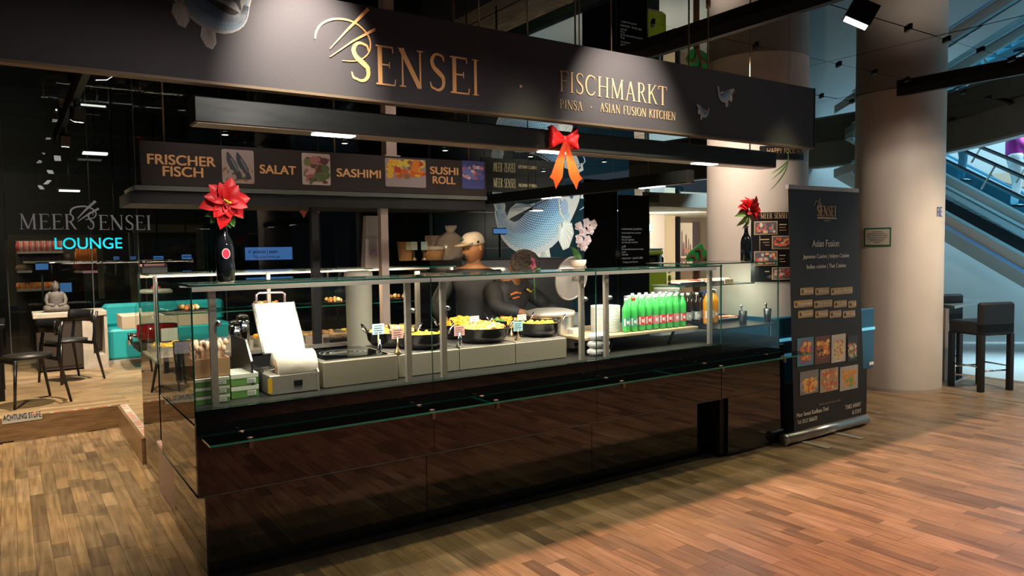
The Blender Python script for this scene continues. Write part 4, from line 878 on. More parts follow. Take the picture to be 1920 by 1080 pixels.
# -- rice cooker
c = P(1032, 620, 'y', 4.2); t = thing('rice_cooker', 'large steel rice cooker with a rounded lid behind the right pan', 'rice cooker', (c.x, 4.2, FZ))
zt = P(1032, 588, 'y', 4.2).z; r = .165
MB().lathe([(r, 0), (r, zt-FZ-.01)], c.x, 4.2, FZ, 40, False).build('body', mat('cooker_steel', (.62, .56, .52), .22, .9, noise=.2, ns=9, stretch=(6, 6, .2)), t)
MB().lathe([(r+.012, zt-FZ-.012), (r+.016, zt-FZ+.004), (r+.010, zt-FZ+.02), (r*.7, zt-FZ+.035), (.03, zt-FZ+.042), (.001, zt-FZ+.042)], c.x, 4.2, FZ, 40).build('lid', M_STEEL, t)
MB().bbox(c.x+.05, c.x+.13, 4.2-r-.03, 4.2-r+.03, FZ+.02, FZ+.16, .006).build('control_panel', mat('panel_grey', (.45, .42, .38), .5), t); MB().box(c.x+.065, c.x+.115, 4.2-r-.034, 4.2-r-.03, FZ+.04, FZ+.06).build('switch', M_BLACK, t)
m = MB().tube([(c.x+.2, 4.0, FZ+.005), (c.x+.24, 3.9, FZ+.006), (c.x+.22, 3.82, FZ+.006), (c.x+.14, 3.78, FZ+.006)], .004, 6); m.build('power_cord', M_WHITE, t)
# -- round glass lid standing upright
c = P(1071, 522, 'y', 4.5); t = thing('round_lid', 'large round steel rimmed glass lid standing upright behind the case', 'lid', (c.x, 4.5, c.z-.18))
m = MB(); R1 = .165; ring = []
for i in range(40):
    a = 2*PI*i/40; ring.append([(c.x+(R1+dr)*.92*math.cos(a), 4.5+dy_-.03*math.sin(a)+.0*a, c.z+(R1+dr)*1.02*math.sin(a)) for dr, dy_ in ((-.012, 0), (0, -.014), (.010, 0), (0, .012))])
ring.append(ring[0]); m.smooth = True; m.loft(ring, False); m.build('rim', M_STEEL, t)
m = MB(); m.smooth = True; m.loft([[(c.x+(R1*q)*.92*math.cos(2*PI*i/40), 4.5-.03*math.sin(2*PI*i/40)*q-.035*(1-q*q), c.z+R1*q*1.02*math.sin(2*PI*i/40)) for i in range(40)] for q in (1, .85, .65, .4, .2, .02)], False)
m.build('glass_dome', mat('frosted_lid', (.42, .37, .34), .25, .3), t)
m = MB(); m.tube([(c.x, 4.46, c.z), (c.x, 4.42, c.z)], .018, 12).ball((c.x, 4.415, c.z), .022, 10, 6); m.build('knob', M_STEEL, t)
# -- wooden shelf/table inside the case with plates and bottles
tz = P(1180, 626, 'y', 3.78).z
a = P(1085, 620, 'y', 3.95).x; b = P(1345, 620, 'y', 3.80).x-.25
t = thing('wooden_riser', 'pale wooden riser table inside the case carrying bottles and plates', 'table', ((a+4.2)/2, 4.0, FZ))
MB().bbox(3.18, 4.30, 3.80, 4.40, tz-.02, tz, .003).build('table_top', mat('pale_wood', (.50, .36, .21), .45, noise=.15, ns=8, stretch=(1, 9, 9)), t)
for (x, y0, dx) in ((3.5, 3.86, .05), (4.1, 3.86, .06), (3.5, 4.34, .05), (4.1, 4.34, .06)): MB().bar((x-dx, y0, FZ), (x, y0, tz-.02), .016, .016).build('leg', M_BLACKS, t)
MB().bar((3.44, 3.86, FZ+.05), (3.3, 4.3, FZ+.07), .012).build('stretcher', mat('pale_wood', (.5, .36, .2), .5), t)
tz += .0008
# plates stacks
plate = None
def stack(px, y0, n, r, label):
    c = P(px, 600, 'y', y0); global plate
    for k in range(n):
        if plate is None:
            m = MB(); m.lathe([(.045, 0), (.07, .002), (.100, .003), (.102, .0034), (.102, .0092), (.098, .0090), (.07, .0040), (.001, .0035)], 0, 0, 0, 24); plate = m.build('plate', mat('porcelain', (.84, .81, .74), .35)); o = plate
        else: o = plate.copy(); C.objects.link(o)
        o.location = (c.x, y0, tz+k*.0098); o.scale = (r, r, 1); tag(o, label.replace('white plate in', 'white plate, %s from the top, in' % ORD[n-1-k]), 'plate', label.replace('white plate in the', 'plates in the'))
stack(1135, 4.02, 19, 1.05, 'white plate in the leftmost of the three tall plate stacks')
stack(1196, 4.16, 23, 1.05, 'white plate in the middle of the three tall plate stacks')
stack(1250, 4.30, 27, 1.05, 'white plate in the rightmost of the three tall plate stacks')
# bottles
PET = mat('green_bottle', (.07, .55, .11), .08, trans=.25, ior=1.3, coat=.8); PETD = mat('cola_bottle', (.02, .008, .006), .1, coat=1); PETO = mat('orange_drink', (.85, .30, .01), .15, coat=.8)
CAPW = mat('cap_white', (.75, .75, .72), .4); CAPB = mat('cap_blue', (.03, .10, .45), .4); CAPR = mat('cap_red', (.6, .02, .02), .4)
LBL = {'red': (.60, .03, .04), 'green': (.03, .28, .16), 'pink': (.62, .20, .22), 'grey': (.35, .33, .33), 'orange': (.8, .25, .03)}
def pet(px, y0, H, r, body, cap, lab, label, group=None, zz=None):
    c = P(px, 600, 'y', y0); z = zz or tz; t = thing('drink_bottle', label, 'bottle', (c.x, y0, z), 0, group)
    pr = [(r*.7, 0), (r*.95, .006), (r, .02), (r, H*.30), (r*.95, H*.33), (r, H*.36), (r, H*.64), (r*.94, H*.71), (r*.62, H*.81), (r*.40, H*.88), (r*.38, H*.93)]
    MB().lathe(pr, c.x, y0, z, 16).build('body', body, t); MB().lathe([(r*.46, H*.92), (r*.46, H*.995), (r*.40, H)], c.x, y0, z, 12).build('cap', cap, t)
    m = MB(); m.cur = LBL[lab]; m.lathe([(r*1.015, H*.17), (r*1.015, H*.42)], c.x, y0, z, 16, False)
    m.cur = (.75, .72, .68)
    def patch(a0, a1, z0, z1): m.loft([[(c.x+r*1.03*math.cos(math.radians(a0+(a1-a0)*i/5)), y0+r*1.03*math.sin(math.radians(a0+(a1-a0)*i/5)), zz_) for i in range(6)] for zz_ in (z0, z1)], False, False)
    if lab != 'pink': patch(198, 222, z+H*.19, z+H*.40)
    patch(236, 268, z+H*.25, z+H*.34); patch(275, 290, z+H*.21, z+H*.38); m.build('label', M_PRINT, t); return t
for i in range(11):
    px = 1176+i*11.3*(1 if i < 2 else .985); y0 = 3.87+(i % 2)*.004
    if i < 2: pet(1174+i*13.5, 3.87, .242, .030, PET, CAPW if i == 0 else CAPR, 'green', ('green bottle with green label and white cap, first from the left', 'green bottle with green label and red cap, second from the left')[i])
for i in range(7):
    pet(1202+i*12.9, 3.87, .25, .030, PET, CAPW, ('red', 'pink')[i % 3 == 2], 'green soda bottle with red label in the front row, %s from the left' % ORD[i], 'green soda bottles with red labels')
for i in range(8):
    pet(1180+i*12.9, 3.94, .255, .030, PET, CAPW, 'red', 'green soda bottle in the rear row behind the red labels, %s from the left' % ORD[i], 'rear row of green soda bottles')
for i in range(8): pet(1186+i*12.7, 4.01, .262, .030, PET, CAPW, 'red', 'green soda bottle in the hindmost row, only its top showing, %s from the left' % ORD[i], 'hindmost row of green soda bottles')
for i in range(5): pet(1290+i*8.2, 3.875+.065*(i % 2), .25, .029, PETD, CAPW if i < 3 else CAPB, 'grey', ('dark cola bottle with grey label and white cap' if i < 3 else 'dark bottle with grey label and blue cap'), 'dark bottles with white caps' if i < 3 else 'dark bottles with blue caps')
pet(1326, 3.84, .265, .033, PETO, CAPB, 'orange', 'orange juice bottle left of the right steel post'); pet(1339, 3.84, .265, .033, PETO, CAPW, 'orange', 'orange juice bottle right of the right steel post')
# white folded packs
for i, s in enumerate(('bottom', 'middle', 'top')):
    c = P(1126, 640, 'y', 3.76); z = FZ+.001+i*.052; t = thing('napkin_pack', 'white wrapped napkin pack, %s of the three piled at the post' % s, 'napkin pack', (c.x, 3.78, z))
    MB().bbox(c.x-.075, c.x+.075, 3.735, 3.83, z, z+.046, .016).build('wrapped_bundle', mat('soft_white', (.72, .70, .68), .45), t)
    MB().box(c.x-.012, c.x+.03, 3.733, 3.7352, z+.014, z+.024).build('blue_print', CAPB, t)
# small white bowl left of plates
c = P(1082, 610, 'y', 4.1); t = thing('storage_tub', 'pale tub behind the steel post beside the plates', 'tub', (c.x, 4.25, tz)); MB().lathe([(.04, 0), (.05, .07), (.052, .075)], c.x, 4.25, tz, 20).build('tub', mat('tub_pale', (.5, .48, .38), .5), t); MB().lathe([(.055, .075), (.055, .085), (.001, .088)], c.x, 4.25, tz, 20).build('lid', M_WHITE, t)
# ================================================================== RIGHT DISPLAY CONTENTS
sz = 1.298
def sushi(x0, x1, y0, z, label, seed, group=None):
    rr = random.Random(seed); t = thing('sushi_tray', label, 'tray', ((x0+x1)/2, y0+.06, z))
    MB().box(x0, x1, y0, y0+.12, z, z+.012).box(x0-.004, x1+.004, y0-.004, y0, z, z+.022).box(x0-.004, x1+.004, y0+.12, y0+.124, z, z+.022).build('tray', M_BLACKS, t)
    n = int((x1-x0)/.03)
    for r_ in range(2):
        for k in range(n):
            m = MB(); x = x0+.015+k*.03; y = y0+.03+r_*.055
            m.cur = (.80, .74, .66); m.bbox(x-.012, x+.012, y-.02, y+.02, z+.012, z+.030, .004); m.cur = rr.choice([(.80, .25, .10), (.75, .35, .2), (.8, .5, .3), (.6, .1, .05)]); m.bbox(x-.013, x+.013, y-.021, y+.021, z+.028, z+.038, .003); m.build('sushi_piece', M_FOOD, t)
sushi(4.16, 4.42, 3.85, sz, 'black tray of salmon sushi on the middle shelf left of the glass joint', 1); sushi(4.46, 4.74, 3.85, sz, 'black tray of salmon sushi on the middle shelf right of the glass joint', 2)
tag(setbase(MB().box(4.60, 4.70, 3.80, 3.805, sz, sz+.032).build('shelf_card', mat('card_tan', (.45, .33, .2), .6))), 'small tan card leaning on the right sushi tray', 'card')
sushi(4.45, 4.98, 3.95, .977, 'wide black tray of pink snacks on the lower shelf', 3)
for i, px in enumerate((1393, 1439)):
    c = P(px, 610, 'y', 3.74); t = thing('tongs_holder', ('tall black tongs holder, left of the two in the right case', 'tall black tongs holder, right of the two in the right case')[i], 'holder', (c.x, 3.74, .976))
    MB().lathe([(.026, 0), (.032, .105), (.030, .105), (.024, .01), (.001, .008)], c.x, 3.74, .976, 16, False).build('cup', M_BLACKS, t)
    m = MB(); m.bar((c.x, 3.74, .99), (c.x-.02, 3.74, 1.115), .012, .003).bar((c.x, 3.75, .99), (c.x-.005, 3.75, 1.12), .012, .003).ball((c.x-.013, 3.745, 1.115), .014, 8, 6, 1, .5, .8); m.build('tongs', M_CHROME, t)
c = P(1350, 560, 'y', 4.1); t = thing('bread_loaf', 'round brown loaf behind the glass joint on the lower shelf', 'bread', (4.72, 4.1, .977)); MB().ball((4.6, 4.12, 1.03), .07, 18, 12, 1.2, .8, .8).build('loaf', mat('crust', (.42, .19, .06), .6, noise=.35, ns=25, bump=.5), t); MB().ball((4.6, 4.12, 1.035), .066, 12, 8, .7, .82, .85).build('scored_top', mat('crust_pale', (.6, .36, .16), .7), t)
# ================================================================== FLOWERS
def wine_bottle(t, x, y, z, H=.30, r=.038):
    MB().lathe([(r*.9, 0), (r, .01), (r, H*.55), (r*.86, H*.66), (r*.45, H*.78), (r*.36, H*.84), (r*.34, H*.97), (r*.42, H*.97), (r*.42, H)], x, y, z, 24).build('bottle', mat('bottle_dark', (.008, .010, .012), .06, coat=1), t)
def petal(name, t, c, dr, L, w, m, droop=.3, lift=.1):
    d = Vector(dr).normalized(); up = Vector((.1, -1, .25)).normalized() if abs(d.y) < .9 else Vector((0, 0, 1)); s = d.cross(up).normalized(); n = s.cross(d).normalized(); rings = []
    for i in range(7):
        q = i/6; ww = w*math.sin(PI*min(1, q*.92+.06))**.8*(1 if q < .98 else .05); z = n*(lift*L*math.sin(q*PI)-droop*L*q*q)
        o = Vector(c)+d*L*q+z; rings.append([o-s*ww+n*ww*.25, o-s*ww*.5+n*ww*.02, o-n*ww*.1, o+s*ww*.5+n*ww*.02, o+s*ww+n*ww*.25])
    mb = MB(); mb.smooth = True; mb.loft(rings, False, False); return mb.build(name, m, t)
z0 = 1.451
c = P(424, 526, 'z', z0); x, y = c.x+.0, max(c.y, 3.8)
y = 3.80; x = P(423, 500, 'y', y).x
t = thing('poinsettia', 'large red poinsettia in a dark bottle on the left of the glass counter top', 'flower', (x, y, z0)); wine_bottle(t, x, y, z0, .30, .043)
fc_ = Vector((x+.0, y-.03, P(423, 380, 'y', y).z))
MB().tube([(x, y, z0+.28), (x, y-.01, fc_.z-.02)], .005, 6).build('stem', M_GREEN, t)
for k, (n, L, w, tl, ph) in enumerate(((6, .125, .036, -.15, .3), (6, .10, .032, .25, .8), (4, .06, .02, .6, .1))):
    for i in range(n):
        a = ph+2*PI*i/n+R.uniform(-.15, .15); petal('bract', t, fc_+Vector((0, -.012*k, .004*k)), (math.cos(a), -.25-.35*tl, math.sin(a)), L*R.uniform(.85, 1.1), w, M_RED, .12+.1*R.random(), .12)
for i in range(6): a = -PI/2+R.uniform(-1.3, 1.3); petal('leaf', t, fc_+Vector((0, .01, -.03)), (math.cos(a), -.1, math.sin(a)), .10, .022, M_GREEN, .1, .1)
m = MB()
for i in range(9): m.ball((fc_.x+R.uniform(-.014, .014), fc_.y-.055+R.uniform(-.004, .004), fc_.z+R.uniform(-.012, .012)), .006, 8, 5)
m.build('flower_centre', mat('cyathia_yellow', (.55, .50, .03), .5), t)
m = MB(); m.cur = (.55, .04, .10)
m.cur = (.7, .6, .5); m.disc(x-.006, z0+.14, .02, .026, y-.0455, .001); m.cur = (.6, .03, .08); m.disc(x-.006, z0+.14, .016, .022, y-.0462, .001); m.build('label', M_PRINT, t)
# second bottle with red flower on the right case
y = 3.74; x = P(1399, 470, 'y', y).x; z1 = 1.467
t = thing('carnation', 'red flower with pale green leaves in a dark bottle on the right glass case', 'flower', (x, y, z1)); wine_bottle(t, x, y, z1, P(1399, 424, 'y', y).z-z1, .043)
fz = P(1405, 392, 'y', y); fz = Vector((fz.x, y, fz.z)); MB().tube([(x, y, fz.z-.12), (x+.005, y, fz.z-.01)], .004, 6).build('stem', M_GREEN, t)
for i in range(26):
    a = R.uniform(0, 2*PI); e = R.uniform(-1.2, 1.2); petal('petal', t, fz+Vector((math.cos(a)*.012, 0, e*.012)), (math.cos(a)*math.cos(e), math.sin(a)*math.cos(e)-.3, math.sin(e)+.1), R.uniform(.07, .105), .030, mat('carnation_red', (.62, .012, .015), .5), .2, .15)
for dx, dz, L in ((-.5, -.5, .13), (.5, -.6, .11), (-.9, -.1, .12), (-.2, -1, .12)): petal('leaf', t, (x, y, fz.z-.04), (dx, .0, dz), L, .022, mat('leaf_pale', (.22, .36, .10), .5), .18, .2)
q = P(1478, 300, 'y', 3.77); t = thing('grass_sprig', 'few long green grass blades hanging in front of the near column', 'plant', tuple(q))
for dx, dz, L in ((-.75, -.65, .26), (-.6, -.8, .30), (-.85, -.5, .24), (-.5, -.62, .34)): petal('grass_blade', t, q, (dx, -.02, dz), L, .006, mat('grass_green', (.09, .24, .03), .5), .12, .1)
MB().tube([(q.x, 3.77, q.z), (q.x, 3.77, 3.2)], .002, 5).build('thread', M_GREEN, t)
# orchid on the counter top
y = 4.1; x = P(1084, 490, 'y', y).x
t = thing('orchid', 'white orchid in a white bowl pot on the glass counter top', 'plant', (x, y, z0)); pz = P(1084, 487, 'y', y).z-z0
MB().lathe([(.03, 0), (.045, .01), (.058, pz*.6), (.06, pz), (.055, pz), (.04, pz-.01), (.001, pz-.012)], x, y, z0, 24).build('pot', mat('pot_white', (.72, .62, .54), .35), t)
petal('leaf', t, (x, y, z0+pz-.01), (-.55, -.1, 1), .12, .030, M_GREEN, .15, .05); petal('leaf', t, (x, y, z0+pz-.01), (.5, .2, .8), .08, .022, M_GREEN, .3, .05)
tp = P(1098, 415, 'y', y); MB().tube([(x, y, z0+pz-.01), (x+.004, y, z0+pz+.12), (tp.x-.01, y, tp.z-.02), (tp.x+.005, y, tp.z)], .003, 6).build('stem', mat('stem_olive', (.14, .14, .05), .5), t)
OW = mat('orchid_white', (.92, .80, .76), .5, emit=(.9, .75, .7), es=0); OC = mat('orchid_throat', (.7, .25, .12), .5)
for (px, py) in ((1084, 425), (1098, 418), (1111, 421), (1092, 436), (1105, 432), (1084, 448), (1100, 450), (1093, 462), (1088, 458)):
    q = P(px, py, 'y', y-.02+R.uniform(-.02, .02)); b = MB().ball(q, .006, 8, 5).build('blossom', OC, t)
    for i in range(5):
        a = 2*PI*i/5+R.uniform(-.3, .3); pp = petal('petal', b, q, (math.cos(a), -.3, math.sin(a)), .040, .021, OW, .1, .1)
# small pink flower behind the glass
q = P(1000, 495, 'y', 4.55); t = thing('pink_flower', 'small pink flower sprig beside the koi picture and the round lid', 'flower', (q.x, 4.55, z0))
MB().tube([(q.x+.01, 4.55, 1.2), (q.x+.005, 4.55, q.z)], .004, 6).build('stem', M_GREEN, t)
for i in range(14): a = R.uniform(0, 2*PI); petal('petal', t, (q.x+R.uniform(-.02, .02), 4.55, q.z+R.uniform(-.04, .03)), (math.cos(a), -.4, math.sin(a)), .024, .01, mat('petal_pink', (.55, .10, .18), .5), .2)
for i in range(5): petal('leaf', t, (q.x+.01, 4.55, q.z-.05), (R.uniform(-1, 1), -.3, R.uniform(-.6, .5)), .05, .012, M_GREEN, .2)
t.location.z = 1.2
for k in KIDS(t): k.location.z += z0-1.2

# ================================================================== BACK COUNTER CONTENTS
wz = .873
def simple(name, label, cat, loc): return thing(name, label, cat, loc)
TRAYF = [((.75, .45, .1), Yl), ((.7, .5, .2), Rc), ((.7, .4, .08), Sp), ((.45, .22, .08), [(.5, .28, .1), (.35, .16, .06)])]
for i in range(6):
    x = .98+i*.36; t = thing('food_tray', 'steel tray of food in the back case, ' + ('first from the left', 'second from the left', 'third from the left', 'fourth from the left', 'fifth from the left', 'last on the right')[i], 'tray', (x, 5.82, wz))
    m = MB(); m.box(x-.16, x+.16, 5.66, 5.67, wz, wz+.06).box(x-.16, x+.16, 5.97, 5.98, wz, wz+.06).box(x-.16, x-.15, 5.67, 5.97, wz, wz+.06).box(x+.15, x+.16, 5.67, 5.97, wz, wz+.06).box(x-.15, x+.15, 5.67, 5.97, wz, wz+.03); m.build('steel_pan', M_STEEL, t)
    m = MB(); base, pal = TRAYF[i % 4]
    for k in range(45): m.cur = R.choice(pal); s = R.uniform(.015, .028); m.ball((x+R.uniform(-.13, .13), R.uniform(5.69, 5.95), wz+.04+R.uniform(0, .03)), s, 6, 4, 1.2, 1, .6)
    m.build('food', M_FOOD, t)
for i in range(4):
    x = 1.1+i*.55; t = thing('snack_plate', 'plate of small golden snacks on the upper glass shelf of the back case, ' + ('leftmost', 'second', 'third', 'rightmost')[i], 'plate', (x, 5.8, 1.168))
    MB().lathe([(.06, 0), (.12, .012), (.118, .016), (.001, .006)], x, 5.8, 1.168, 20).build('plate', M_BLACKS, t)
    m = MB()
    for k in range(22): a = R.uniform(0, 6.28); q = R.uniform(0, .09); m.cur = R.choice(Rc+TRAYF[3][1]); m.ball((x+q*math.cos(a), 5.8+q*math.sin(a), 1.19+R.uniform(0, .015)), .017, 6, 4)
    m.build('food', M_FOOD, t)
# tall white bucket tower
p = P(669, 600, 'y', 5.2)
tb = thing('white_bin', 'tall off-white lidded bin standing in the staff aisle behind the wrapping machine', 'bin', (p.x, 5.15, 0))
zt = P(669, 513, 'y', 5.15).z; MB().lathe([(.075, 0), (.085, .02), (.097, zt-.05), (.097, zt-.03)], p.x, 5.15, 0, 28).build('body', mat('bin_cream', (.50, .46, .36), .5), tb)
MB().lathe([(.102, zt-.03), (.105, zt-.01), (.10, zt+.012), (.08, zt+.02), (.001, zt+.02)], p.x, 5.15, 0, 28).build('lid', mat('bin_lid', (.60, .56, .46), .4), tb)
# things on the oven
oz = 1.502
def onov(px, y=5.7): return P(px, 468, 'y', y).x
x = onov(760); t = thing('paper_tub', 'brown kraft tub with pale green card standing on the oven, left', 'tub', (x, 5.7, oz)); zt = .155
MB().lathe([(.055, 0), (.07, zt), (.072, zt+.006), (.066, zt), (.05, .01), (.001, .01)], x, 5.7, oz, 24, False).build('tub', mat('kraft', (.38, .20, .08), .7), t); m = MB(); m.cur = (.45, .5, .28); m.box(x-.03, x+.035, 5.625, 5.63, oz+.09, oz+.155); m.build('card', M_PRINT, t)
x = onov(812); t = thing('paper_tub', 'wide brown kraft tub with white lid standing on the oven, right', 'tub', (x, 5.7, oz)); MB().lathe([(.085, 0), (.098, .085)], x, 5.7, oz, 24).build('tub', mat('kraft', (.38, .2, .08), .7), t); MB().lathe([(.102, .083), (.104, .12), (.001, .124)], x, 5.7, oz, 24).build('lid', mat('lid_tan', (.52, .42, .33), .5), t)
x = onov(852); t = thing('plastic_bag', 'knotted translucent plastic bag on the oven behind the man in the cap', 'bag', (x, 5.8, oz)); m = MB(); m.smooth = True; rings = []
for k, (r, z) in enumerate(((.12, 0), (.15, .05), (.15, .12), (.12, .19), (.06, .235), (.03, .25), (.05, .28), (.06, .30))):
    rings.append([(x+.02*k*.2+(r+R.uniform(-.012, .012))*math.cos(2*PI*i/18), 5.8+r*.7*math.sin(2*PI*i/18), oz+z+R.uniform(-.006, .006)) for i in range(18)])
m.loft(rings); m.build('bag', mat('bag_film', (.42, .36, .31), .25, coat=.5, bump=.8, ns=18), t)
x = onov(823, 5.95); t = thing('carton', 'pale pink carton behind the plastic bag on the oven', 'carton', (x, 5.95, oz)); MB().bbox(x-.09, x+.13, 5.92, 6.05, oz, oz+.22, .004).build('box', mat('carton_pink', (.45, .33, .30), .6), t); MB().box(x-.08, x+.12, 5.917, 5.92, oz+.10, oz+.16).build('label', mat('carton_label', (.55, .45, .42), .6), t)
p = P(696, 460, 'y', 5.6); t = thing('paper_cone', 'tall tapering white paper dispenser beside the pale post', 'dispenser', (p.x, 5.6, 1.45)); m = MB(); z1 = P(696, 405, 'y', 5.6).z; m.loft([[(p.x-w, 5.6-w*.6, z), (p.x+w, 5.6-w*.6, z), (p.x+w, 5.6+w*.6, z), (p.x-w, 5.6+w*.6, z)] for w, z in ((.075, 1.452), (.05, z1))]); m.build('dispenser', mat('dispenser_white', (.50, .42, .40), .4), t); MB().bbox(p.x-.03, p.x+.02, 5.52, 5.56, 1.56, 1.60, .004).build('slot', mat('slot_lilac', (.5, .45, .6), .3), t)
for i, (px, col, s) in enumerate(((776, (.4, .45, .4), 'grey-green'), (795, (.35, .5, .45), 'pale green'))):
    x = onov(px, 5.62); t = thing('price_card', s+' price card on a brass stand on the oven', 'price card', (x, 5.62, oz)); MB().lathe([(.022, 0), (.02, .02), (.006, .03), (.005, .10)], x, 5.62, oz, 10).build('stand', mat('stand_brass', (.6, .42, .22), .3, .9), t); m = MB(); m.cur = col; m.box(x-.03, x+.03, 5.613, 5.616, oz+.09, oz+.16); m.build('card', M_PRINT, t)
# steel thermos cups
for i, (px, h) in enumerate(((440, .24), (455, .28), (505, .25), (520, .22))):
    p = P(px, 640, 'y', 5.0); x = P(px, 600, 'y', 5.45).x
    t = thing('steel_canister', 'tall steel canister on the back worktop, '+('leftmost of four', 'second of four', 'third of four', 'rightmost of four')[i], 'canister', (x, 5.45, wz)); MB().lathe([(.045, 0), (.045, h*.82), (.04, h*.85)], x, 5.45, wz, 20).build('body', M_CHROME, t); MB().lathe([(.042, h*.85), (.042, h*.95), (.02, h)], x, 5.45, wz, 16).build('lid', M_BLACKS, t)
# boxes in middle row on worktop: dark machine with tray
tt = thing('black_tray_stack', 'black tray holding wrapped snacks on the back worktop', 'tray', (2.35, 5.47, wz)); MB().bbox(2.0, 2.7, 5.40, 5.55, wz, wz+.05, .004).build('tray', M_BLACKS, tt)
for i in range(7): MB().bbox(2.04+i*.09, 2.11+i*.09, 5.42, 5.53, wz+.05, wz+.085, .006).build('wrapped_snack', mat('wrap_tan', (.35, .24, .14), .3), tt)
# juice dispenser on its stand
q = P(302, 640, 'y', 6.5)
jz = 1.02; p = P(300, 650, 'z', jz)
jx, jy = P(302, 645, 'y', 5.75).x, 5.75
jy = 6.45; jx = P(296, 640, 'y', jy).x; jb = P(296, 641, 'y', jy).z; jt = P(296, 549, 'y', jy).z; r = .155
st = thing('black_stand', 'black high stand with thin legs carrying the juice dispenser', 'stand', (jx, jy, .2)); MB().bbox(jx-.16, jx+.17, jy-.17, jy+.17, jb-.05, jb-.002, .004).build('top', M_BLACKS, st)
for a, b in ((-1, -1), (1, -1), (-1, 1), (1, 1)): MB().bar((jx+a*.10+.03, jy+b*.12, .2), (jx+a*.11+.02, jy+b*.13, jb-.05), .025).build('leg', M_BLACK, st)
t = thing('juice_dispenser', 'glass drinks dispenser half filled with dark red juice and a chrome tap', 'dispenser', (jx, jy, jb)); H = jt-jb
MB().lathe([(r*.9, 0), (r, .03), (r, H*.72), (r*.9, H*.82), (r*.72, H*.88), (r*.72, H)], jx, jy, jb, 28, False).build('glass_jar', M_CLEAR, t)
MB().lathe([(r*.86, .01), (r*.95, .04), (r*.95, H*.36), (.001, H*.38)], jx, jy, jb, 28).build('juice', mat('juice_red', (.16, .004, .008), .1, coat=.5), t)
MB().lathe([(r*.78, H), (r*.80, H+.015), (r*.70, H+.03), (.001, H+.035)], jx, jy, jb, 24).build('lid', mat('lid_grey', (.42, .42, .40), .35), t)
MB().box(jx-.03, jx+.03, jy-.03, jy+.03, jb+H+.035, jb+H+.05).build('lid_knob', mat('cap_red', (.6, .02, .02), .4), t)
m = MB(); m.tube([(jx-r*.9, jy-.05, jb+.07), (jx-r-.06, jy-.06, jb+.07)], .018, 10).tube([(jx-r-.05, jy-.06, jb+.09), (jx-r-.05, jy-.06, jb-.0)], .016, 10); m.build('tap', M_CHROME, t)
m = MB().box(jx+.0, jx+.12, jy-r-.012, jy-r-.008, jb+.02, jb+.12); m.build('paper_label', M_PAPER, t)
# screen terminal in staff gap
p = P(300, 670, 'y', 5.0)
q = P(340, 640, 'x', .86)
sx0 = .88; t = thing('screen_terminal', 'dark flat screen terminal with pale top edge on a pole in the staff gap', 'monitor', (1.05, 4.95, 0))
a = P(300, 645, 'y', 4.9); b = P(436, 640, 'y', 4.9); a.x = .82; zt_ = P(360, 638, 'y', 4.9).z
MB().bbox(a.x, b.x-.05, 4.88, 4.93, zt_-.30, zt_, .006).build('screen', M_BLACKS, t); m = MB(); m.prism([(a.x, 4.875, zt_-.075), (b.x-.12, 4.875, zt_-.075), (b.x, 4.875, zt_+.012), (a.x, 4.875, zt_-.004)], (0, .004, 0)); m.build('pale_panel', mat('panel_lilac', (.30, .27, .29), .4), t)
MB().tube([(a.x+.03, 4.93, .0), (a.x+.03, 4.93, zt_-.2)], .016, 10).build('pole', M_BLACKS, t); MB().lathe([(.05, 0), (.05, .012), (.02, .03)], a.x+.04, 4.95, 0, 24).build('foot', M_BLACKS, t)
m = MB().ball((a.x+.04, 4.87, zt_-.27), .008, 8, 5); m.build('red_light', mat('led_red', (.5, .05, .03), .4, emit=(1, .1, .05), es=1), t)
m = MB().tube([(a.x+.05, 4.90, zt_-.3), (a.x+.09, 4.89, zt_-.37), (a.x+.03, 4.9, zt_-.45), (a.x+.06, 4.9, zt_-.55), (a.x+.04, 4.9, zt_-.75)], .006, 6); m.build('cable', mat('cable_tan', (.30, .18, .08), .6), t)
p = P(290, 548, 'y', 5.75); t = thing('carry_case', 'small black handled case with pink top, left end of the back glass case', 'case', (p.x, 5.75, 1.452)); MB().bbox(p.x-.085, p.x+.085, 5.70, 5.82, 1.452, 1.505, .006).build('case_body', M_BLACKS, t); MB().box(p.x-.08, p.x+.08, 5.72, 5.80, 1.505, 1.52).build('pink_lining', mat('lining_pink', (.5, .25, .28), .5), t); MB().tube([(p.x-.07, 5.71, 1.5), (p.x-.07, 5.71, 1.545), (p.x+.07, 5.71, 1.545), (p.x+.07, 5.71, 1.5)], .006, 8).build('handle', M_BLACK, t)
